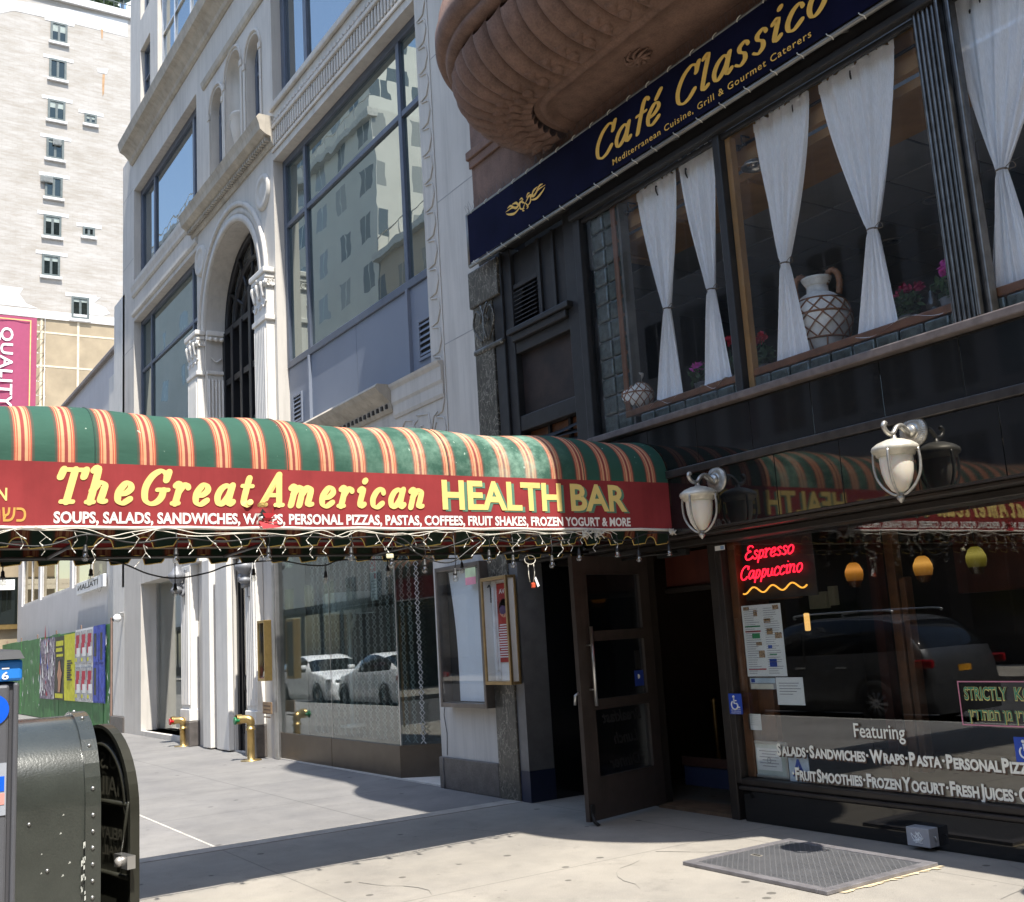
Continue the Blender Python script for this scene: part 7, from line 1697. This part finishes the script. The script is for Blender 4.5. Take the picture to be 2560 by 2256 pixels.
zc0 = mz(1649); b = MB(); b.hexa([(-2.87, yl-.03, zc0), (x1+.022, yl-.03, zc0), (x1+.022, yr+.006, zc0), (-2.87, yr+.006, zc0), (-2.80, yl, zc0+.03), (x1-.03, yl, zc0+.03), (x1+.0, yr+.0, zc0+.018), (-2.80, yr-.02, zc0+.03)]); b.build('cap', mat('black rubber cap', (.03, .03, .03), .6), PM)
b = MB(); b.bbox(-2.80, -2.62, yr+.004, yr+.016, mz(2030), mz(1745), .006); b.bbox(-2.80, -2.62, yr+.004, yr+.013, mz(2250), mz(2035), .006); b.build('side_panel', mat('grey side panel', (.12, .115, .115), .45, .2), PM)
b = MB(); ya, yb = SX(2, 1690, x1).y, SX(19.5, 1690, x1).y; text_on(b, '6', ya, yb, mz(1698), mz(1680), lambda u, v: (x1+.0135, u, v), .02)
b.box(x1+.0125, x1+.013, ya, yb+.001, mz(1673), mz(1669)); b.build('number', PAPER, PM, fixn=False)
b = MB(); cc = SX(-22, 1776, x1); b.lathe([(.0001, .0165), (SX(20, 1776, x1).y-cc.y, .0165)], (x1, cc.y, cc.z), axis='x', n=32); b.mat(1).box(x1+.015, x1+.016, yl+.02, SX(13, 1930, x1).y, mz(2035), mz(1905)); b.mat(0).box(x1+.0161, x1+.017, yl+.02, SX(8, 1950, x1).y, mz(1975), mz(1938)); b.mat(2).box(x1+.0161, x1+.017, yl+.02, SX(8, 1990, x1).y, mz(2008), mz(1980)); b.build('label_panel', [mat('bright sign blue', (.0, .09, .62), .4), mat('grey label', (.3, .32, .36), .5), mat('pale red label', (.6, .25, .22), .5)], PM)

# ------------------------------------------------------------------ vehicles at the kerb, seen mirrored in the glass
TYRE = mat('tyre rubber', (.02, .02, .02), .8); RIMM = mat('alloy rim', (.35, .35, .36), .3, .8); CARG = mat('car window', (.004, .005, .006), .05, spec=.25); REDL = mat('tail lamp', (.22, .006, .01), .15); ORPL = mat('orange plate', (.6, .28, .02), .5)
def car(x0, length, y_near, width, height, facing, paint, label, suv):
    """x0: the end with the larger x; facing +1: bonnet at the larger x"""
    zr = -.16; t = thing('parked_car', label, 'car', (x0-length/2, y_near-width/2, zr), 'cars parked along the kerb'); yc = y_near-width/2
    # stations from the front: s, belt height, roof height, half width factor
    if suv: S = [(0, .62, .66, .72), (.03, .78, .84, .86), (.08, .95, 1.0, .95), (.2, 1.06, 1.1, .99), (.27, 1.1, 1.14, 1), (.34, 1.12, 1.5, 1), (.4, 1.12, 1.66, 1), (.5, 1.12, 1.72, 1), (.65, 1.13, 1.73, 1), (.8, 1.15, 1.70, 1), (.88, 1.16, 1.62, .99), (.93, 1.16, 1.40, .97), (.965, 1.12, 1.18, .95), (.985, .9, .95, .92), (1, .62, .68, .86)]
    else: S = [(0, .58, .62, .7), (.03, .7, .76, .85), (.1, .82, .88, .95), (.22, .92, .96, .99), (.3, .97, 1.02, 1), (.4, 1.0, 1.36, 1), (.5, 1.0, 1.5, 1), (.62, 1.01, 1.5, 1), (.75, 1.03, 1.42, 1), (.86, 1.05, 1.25, .98), (.94, 1.04, 1.1, .95), (.975, .95, 1.0, .92), (1, .62, .66, .86)]
    sc_ = height/max(q[2] for q in S)*1.0
    X = lambda s: x0-length*s if facing > 0 else x0-length*(1-s)
    W2 = width/2; rows = []
    for s, bz, rz, k in S:
        bz *= sc_; rz *= sc_; h = W2*k; up = rz-bz; r = []
        for sg_ in (1, -1):
            q = [(h*.90, .2), (h*.985, .34), (h, .62*min(1, bz)), (h*.965, bz), (h*.965-.30*up, rz-.05*min(1, up*3)), (h*.62-.1*up, rz)]
            r.append([(X(s), yc+sg_*a, zr+z) for a, z in q])
        rows.append(r[0]+r[1][::-1])
    b = MB(); n = 12; vs = [v for r in rows for v in r]; fs = []; mi = []
    gs = (4, 9) if suv else (3, 8)
    for i in range(len(rows)-1):
        for j in range(n-1):
            gl = (j in (3, 7)) and S[i+1][2]-S[i+1][1] > .15 and (S[i][2]-S[i][1] > .15)
            gl = gl or (j in (4, 5, 6) and ((S[i][2]-S[i][1] < .2) != (S[i+1][2]-S[i+1][1] < .2)) and 0)
            gl = gl or (j in (4, 5, 6) and abs(S[i+1][2]-S[i][2]) > .14 and max(S[i+1][2], S[i][2]) > 1.2)
            b.mat(1 if gl else 0); b.smooth = True; o = len(b.v); q = (i*n+j, i*n+j+1, (i+1)*n+j+1, (i+1)*n+j); b.add([vs[k] for k in q], [(0, 1, 2, 3)])
    b.mat(0).add(rows[0], [tuple(range(n))]).add(rows[-1], [tuple(range(n))])
    o = b.build('body', [paint, CARG], t)
    bm = bmesh.new(); bm.from_mesh(o.data); bmesh.ops.remove_doubles(bm, verts=bm.verts, dist=.0005); bmesh.ops.recalc_face_normals(bm, faces=bm.faces); bm.to_mesh(o.data); bm.free()
    r = .37 if suv else .34
    for s in (.19, .79):
        for sg_ in (1, -1):
            y = yc+sg_*(W2-.1); b = MB(); c = (X(s), y, zr+r); d = sg_
            b.lathe([(r*.62, .11*d), (r*.9, .115*d), (r, .08*d), (r, -.1*d), (r*.6, -.11*d)], c, axis='y', n=26); wh = b.build('wheel', TYRE, t)
            b = MB(); b.lathe([(.02, .10*d), (.06, .105*d), (r*.62, .09*d), (r*.62, .0)], c, axis='y', n=26); b.mat(1)
            for k in range(10): a = 2*PI*k/10; b.add([(c[0]+.07*math.cos(a), y+.108*d, c[2]+.07*math.sin(a)), (c[0]+r*.58*math.cos(a+.12), y+.1*d, c[2]+r*.58*math.sin(a+.12)), (c[0]+r*.58*math.cos(a+.42), y+.1*d, c[2]+r*.58*math.sin(a+.42)), (c[0]+.07*math.cos(a+.3), y+.108*d, c[2]+.07*math.sin(a+.3))], [(0, 1, 2, 3)])
            b.build('rim', [RIMM, BLACK], wh)
    for sg_ in (1, -1):
        b = MB()
        for s in (.19, .79): b.lathe([(r*1.02, .004*sg_), (r*1.17, .006*sg_)], (X(s), yc+sg_*W2*1.0, zr+r+.01), axis='y', n=26, ang=PI)
        build_split(b, 'wheel_arch', BLACK, t)
        re = X(.965); fr_ = X(.035); f = facing
        b = MB(); zl = (.98 if suv else .86)*sc_; b.bbox(re-.02*f-.12, re-.02*f+.22, yc+sg_*(W2*.95)-.05, yc+sg_*(W2*.95)+.035, zr+zl-.10, zr+zl+.04, .03); b.build('tail_light', REDL, t)
        b = MB(); zl = .74*sc_; b.bbox(fr_-.02*f-.2, fr_-.02*f+.16, yc+sg_*(W2*.86)-.06, yc+sg_*(W2*.86)+.03, zr+zl-.05, zr+zl+.06, .03); b.build('headlight', mat('headlamp', (.3, .32, .34), .1, .3), t)
        b = MB(); b.bbox(X(.36)-.08, X(.36)+.08, yc+sg_*(W2+.0), yc+sg_*(W2+.2), zr+1.1*sc_-.0, zr+1.1*sc_+.13, .04); b.build('mirror', paint, t)
        if suv: b = MB(); b.tube(smooth_pts([(X(.42), yc+sg_*W2*.66, zr+1.73*sc_), (X(.45), yc+sg_*W2*.66, zr+1.80*sc_), (X(.8), yc+sg_*W2*.66, zr+1.80*sc_), (X(.84), yc+sg_*W2*.66, zr+1.74*sc_)], 4), .02, 6); b.build('roof_rail', SILVER, t)
        for s in (.48, .66): b = MB(); b.bbox(X(s)-.1, X(s)+.1, yc+sg_*(W2*.985)-.01, yc+sg_*(W2*.985)+.03, zr+.9*sc_, zr+.93*sc_, .01); b.build('door_handle', SILVER, t)
        b = MB(); b.box(X(.5)-.02, X(.5)+.02, yc+sg_*(W2*.97), yc+sg_*(W2*.985), zr+1.0*sc_, zr+1.45*sc_); b.build('door_pillar', BLACK, t)
    b = MB(); xe = X(1)-facing*.012; b.box(xe-.01, xe+.01, yc-.16, yc+.16, zr+.74*sc_, zr+.86*sc_) if False else b.box(X(.985)-facing*.03-.01, X(.985)-facing*.03+.01, yc-.16, yc+.16, zr+.76*sc_, zr+.9*sc_); b.build('number_plate', ORPL, t)
    return t
car(-10.75, 5.0, -1.35, 1.95, 1.77, -1, mat('charcoal car paint', (.06, .062, .066), .28, .35, spec=.7), 'charcoal sport utility car at the kerb, mirrored in the shop window', True)
car(-31.7, 4.7, -1.3, 1.88, 1.6, 1, mat('white car paint', (.78, .79, .8), .15, spec=.6), 'white crossover facing the camera, mirrored left in the latticed window', False)
car(-26.7, 4.6, -1.3, 1.85, 1.58, -1, MATS['white car paint'], 'white hatchback seen from its tail, mirrored beside the white drum', False)

# ------------------------------------------------------------------ passer-by (put behind the far shop glass in place of a reflection)
SKIN = mat('skin', (.45, .26, .18), .5); CLOTH = mat('black cotton', (.02, .02, .022), .8); HAIR = mat('ginger hair', (.25, .07, .02), .6)
g = GX(372, 1800); yr_ = 2*(YW+.38)-g.y; px_, py_ = g.x, g.y
PE = thing('person', 'person in black walking away with a grey shoulder bag, put behind the far shop glass in place of a reflection', 'person', (px_, py_, 0))
V = [(0, 0, 1.0, .15), (0, 0, 1.2, .135), (0, 0, 1.4, .15), (0, 0, 1.5, .07), (0, 0, 1.56, .055), (0, 0, 1.62, .09), (0, 0, 1.72, .085),
     (0, .19, 1.42, .06), (-.03, .26, 1.18, .048), (.06, .27, .95, .036), (.1, .27, .86, .03), (0, -.19, 1.42, .06), (.05, -.27, 1.18, .048), (-.08, -.28, .97, .036), (-.12, -.28, .88, .03),
     (0, .1, .92, .1), (-.12, .1, .52, .065), (.05, .1, .1, .045), (-.13, .1, .04, .04), (0, -.1, .92, .1), (.06, -.1, .5, .065), (.16, -.1, .09, .045), (-.02, -.1, .04, .04)]
E_ = [(0, 1), (1, 2), (2, 3), (3, 4), (4, 5), (5, 6), (2, 7), (7, 8), (8, 9), (9, 10), (2, 11), (11, 12), (12, 13), (13, 14), (0, 15), (15, 16), (16, 17), (17, 18), (0, 19), (19, 20), (20, 21), (21, 22)]
me = bpy.data.meshes.new('body'); me.from_pydata([v[:3] for v in V], E_, []); o = bpy.data.objects.new('body', me); COL.objects.link(o); o.parent = PE; WL[o] = WL[PE].copy(); me.materials.append(SKIN)
md = o.modifiers.new('skin', 'SKIN'); md.use_smooth_shade = True; o.modifiers.new('subd', 'SUBSURF').levels = 2; o.modifiers['subd'].render_levels = 2
for v, q in zip(me.skin_vertices[0].data, V): v.radius = (q[3], q[3])
me.skin_vertices[0].data[0].use_root = True
b = MB(); b.lathe([(.17, .62), (.19, .8), (.18, 1.0), (.155, 1.2), (.185, 1.4), (.12, 1.5), (.06, 1.52)], (px_, py_, 0), n=18, M=Matrix.Diagonal((.8, 1.12, 1)).to_3x3()); b.build('dress', CLOTH, PE)
b = MB(); b.ball((px_+.015, py_, 1.69), .105, 7, (1, .95, 1.05)); b.build('hair', HAIR, PE)
b = MB(); b.bbox(px_+.1, px_+.2, py_-.12, py_+.12, .95, 1.28, .05); tag(b.build('shoulder_bag', mat('grey bag cloth', (.3, .31, .33), .8)), 'grey shoulder bag on the back of the passer-by', 'bag')

# far end of the script
for o in list(bpy.data.objects):
    if o.type == 'MESH' and o.parent is None and not o.get('label') and not o.get('kind'): print('UNTAGGED', o.name)
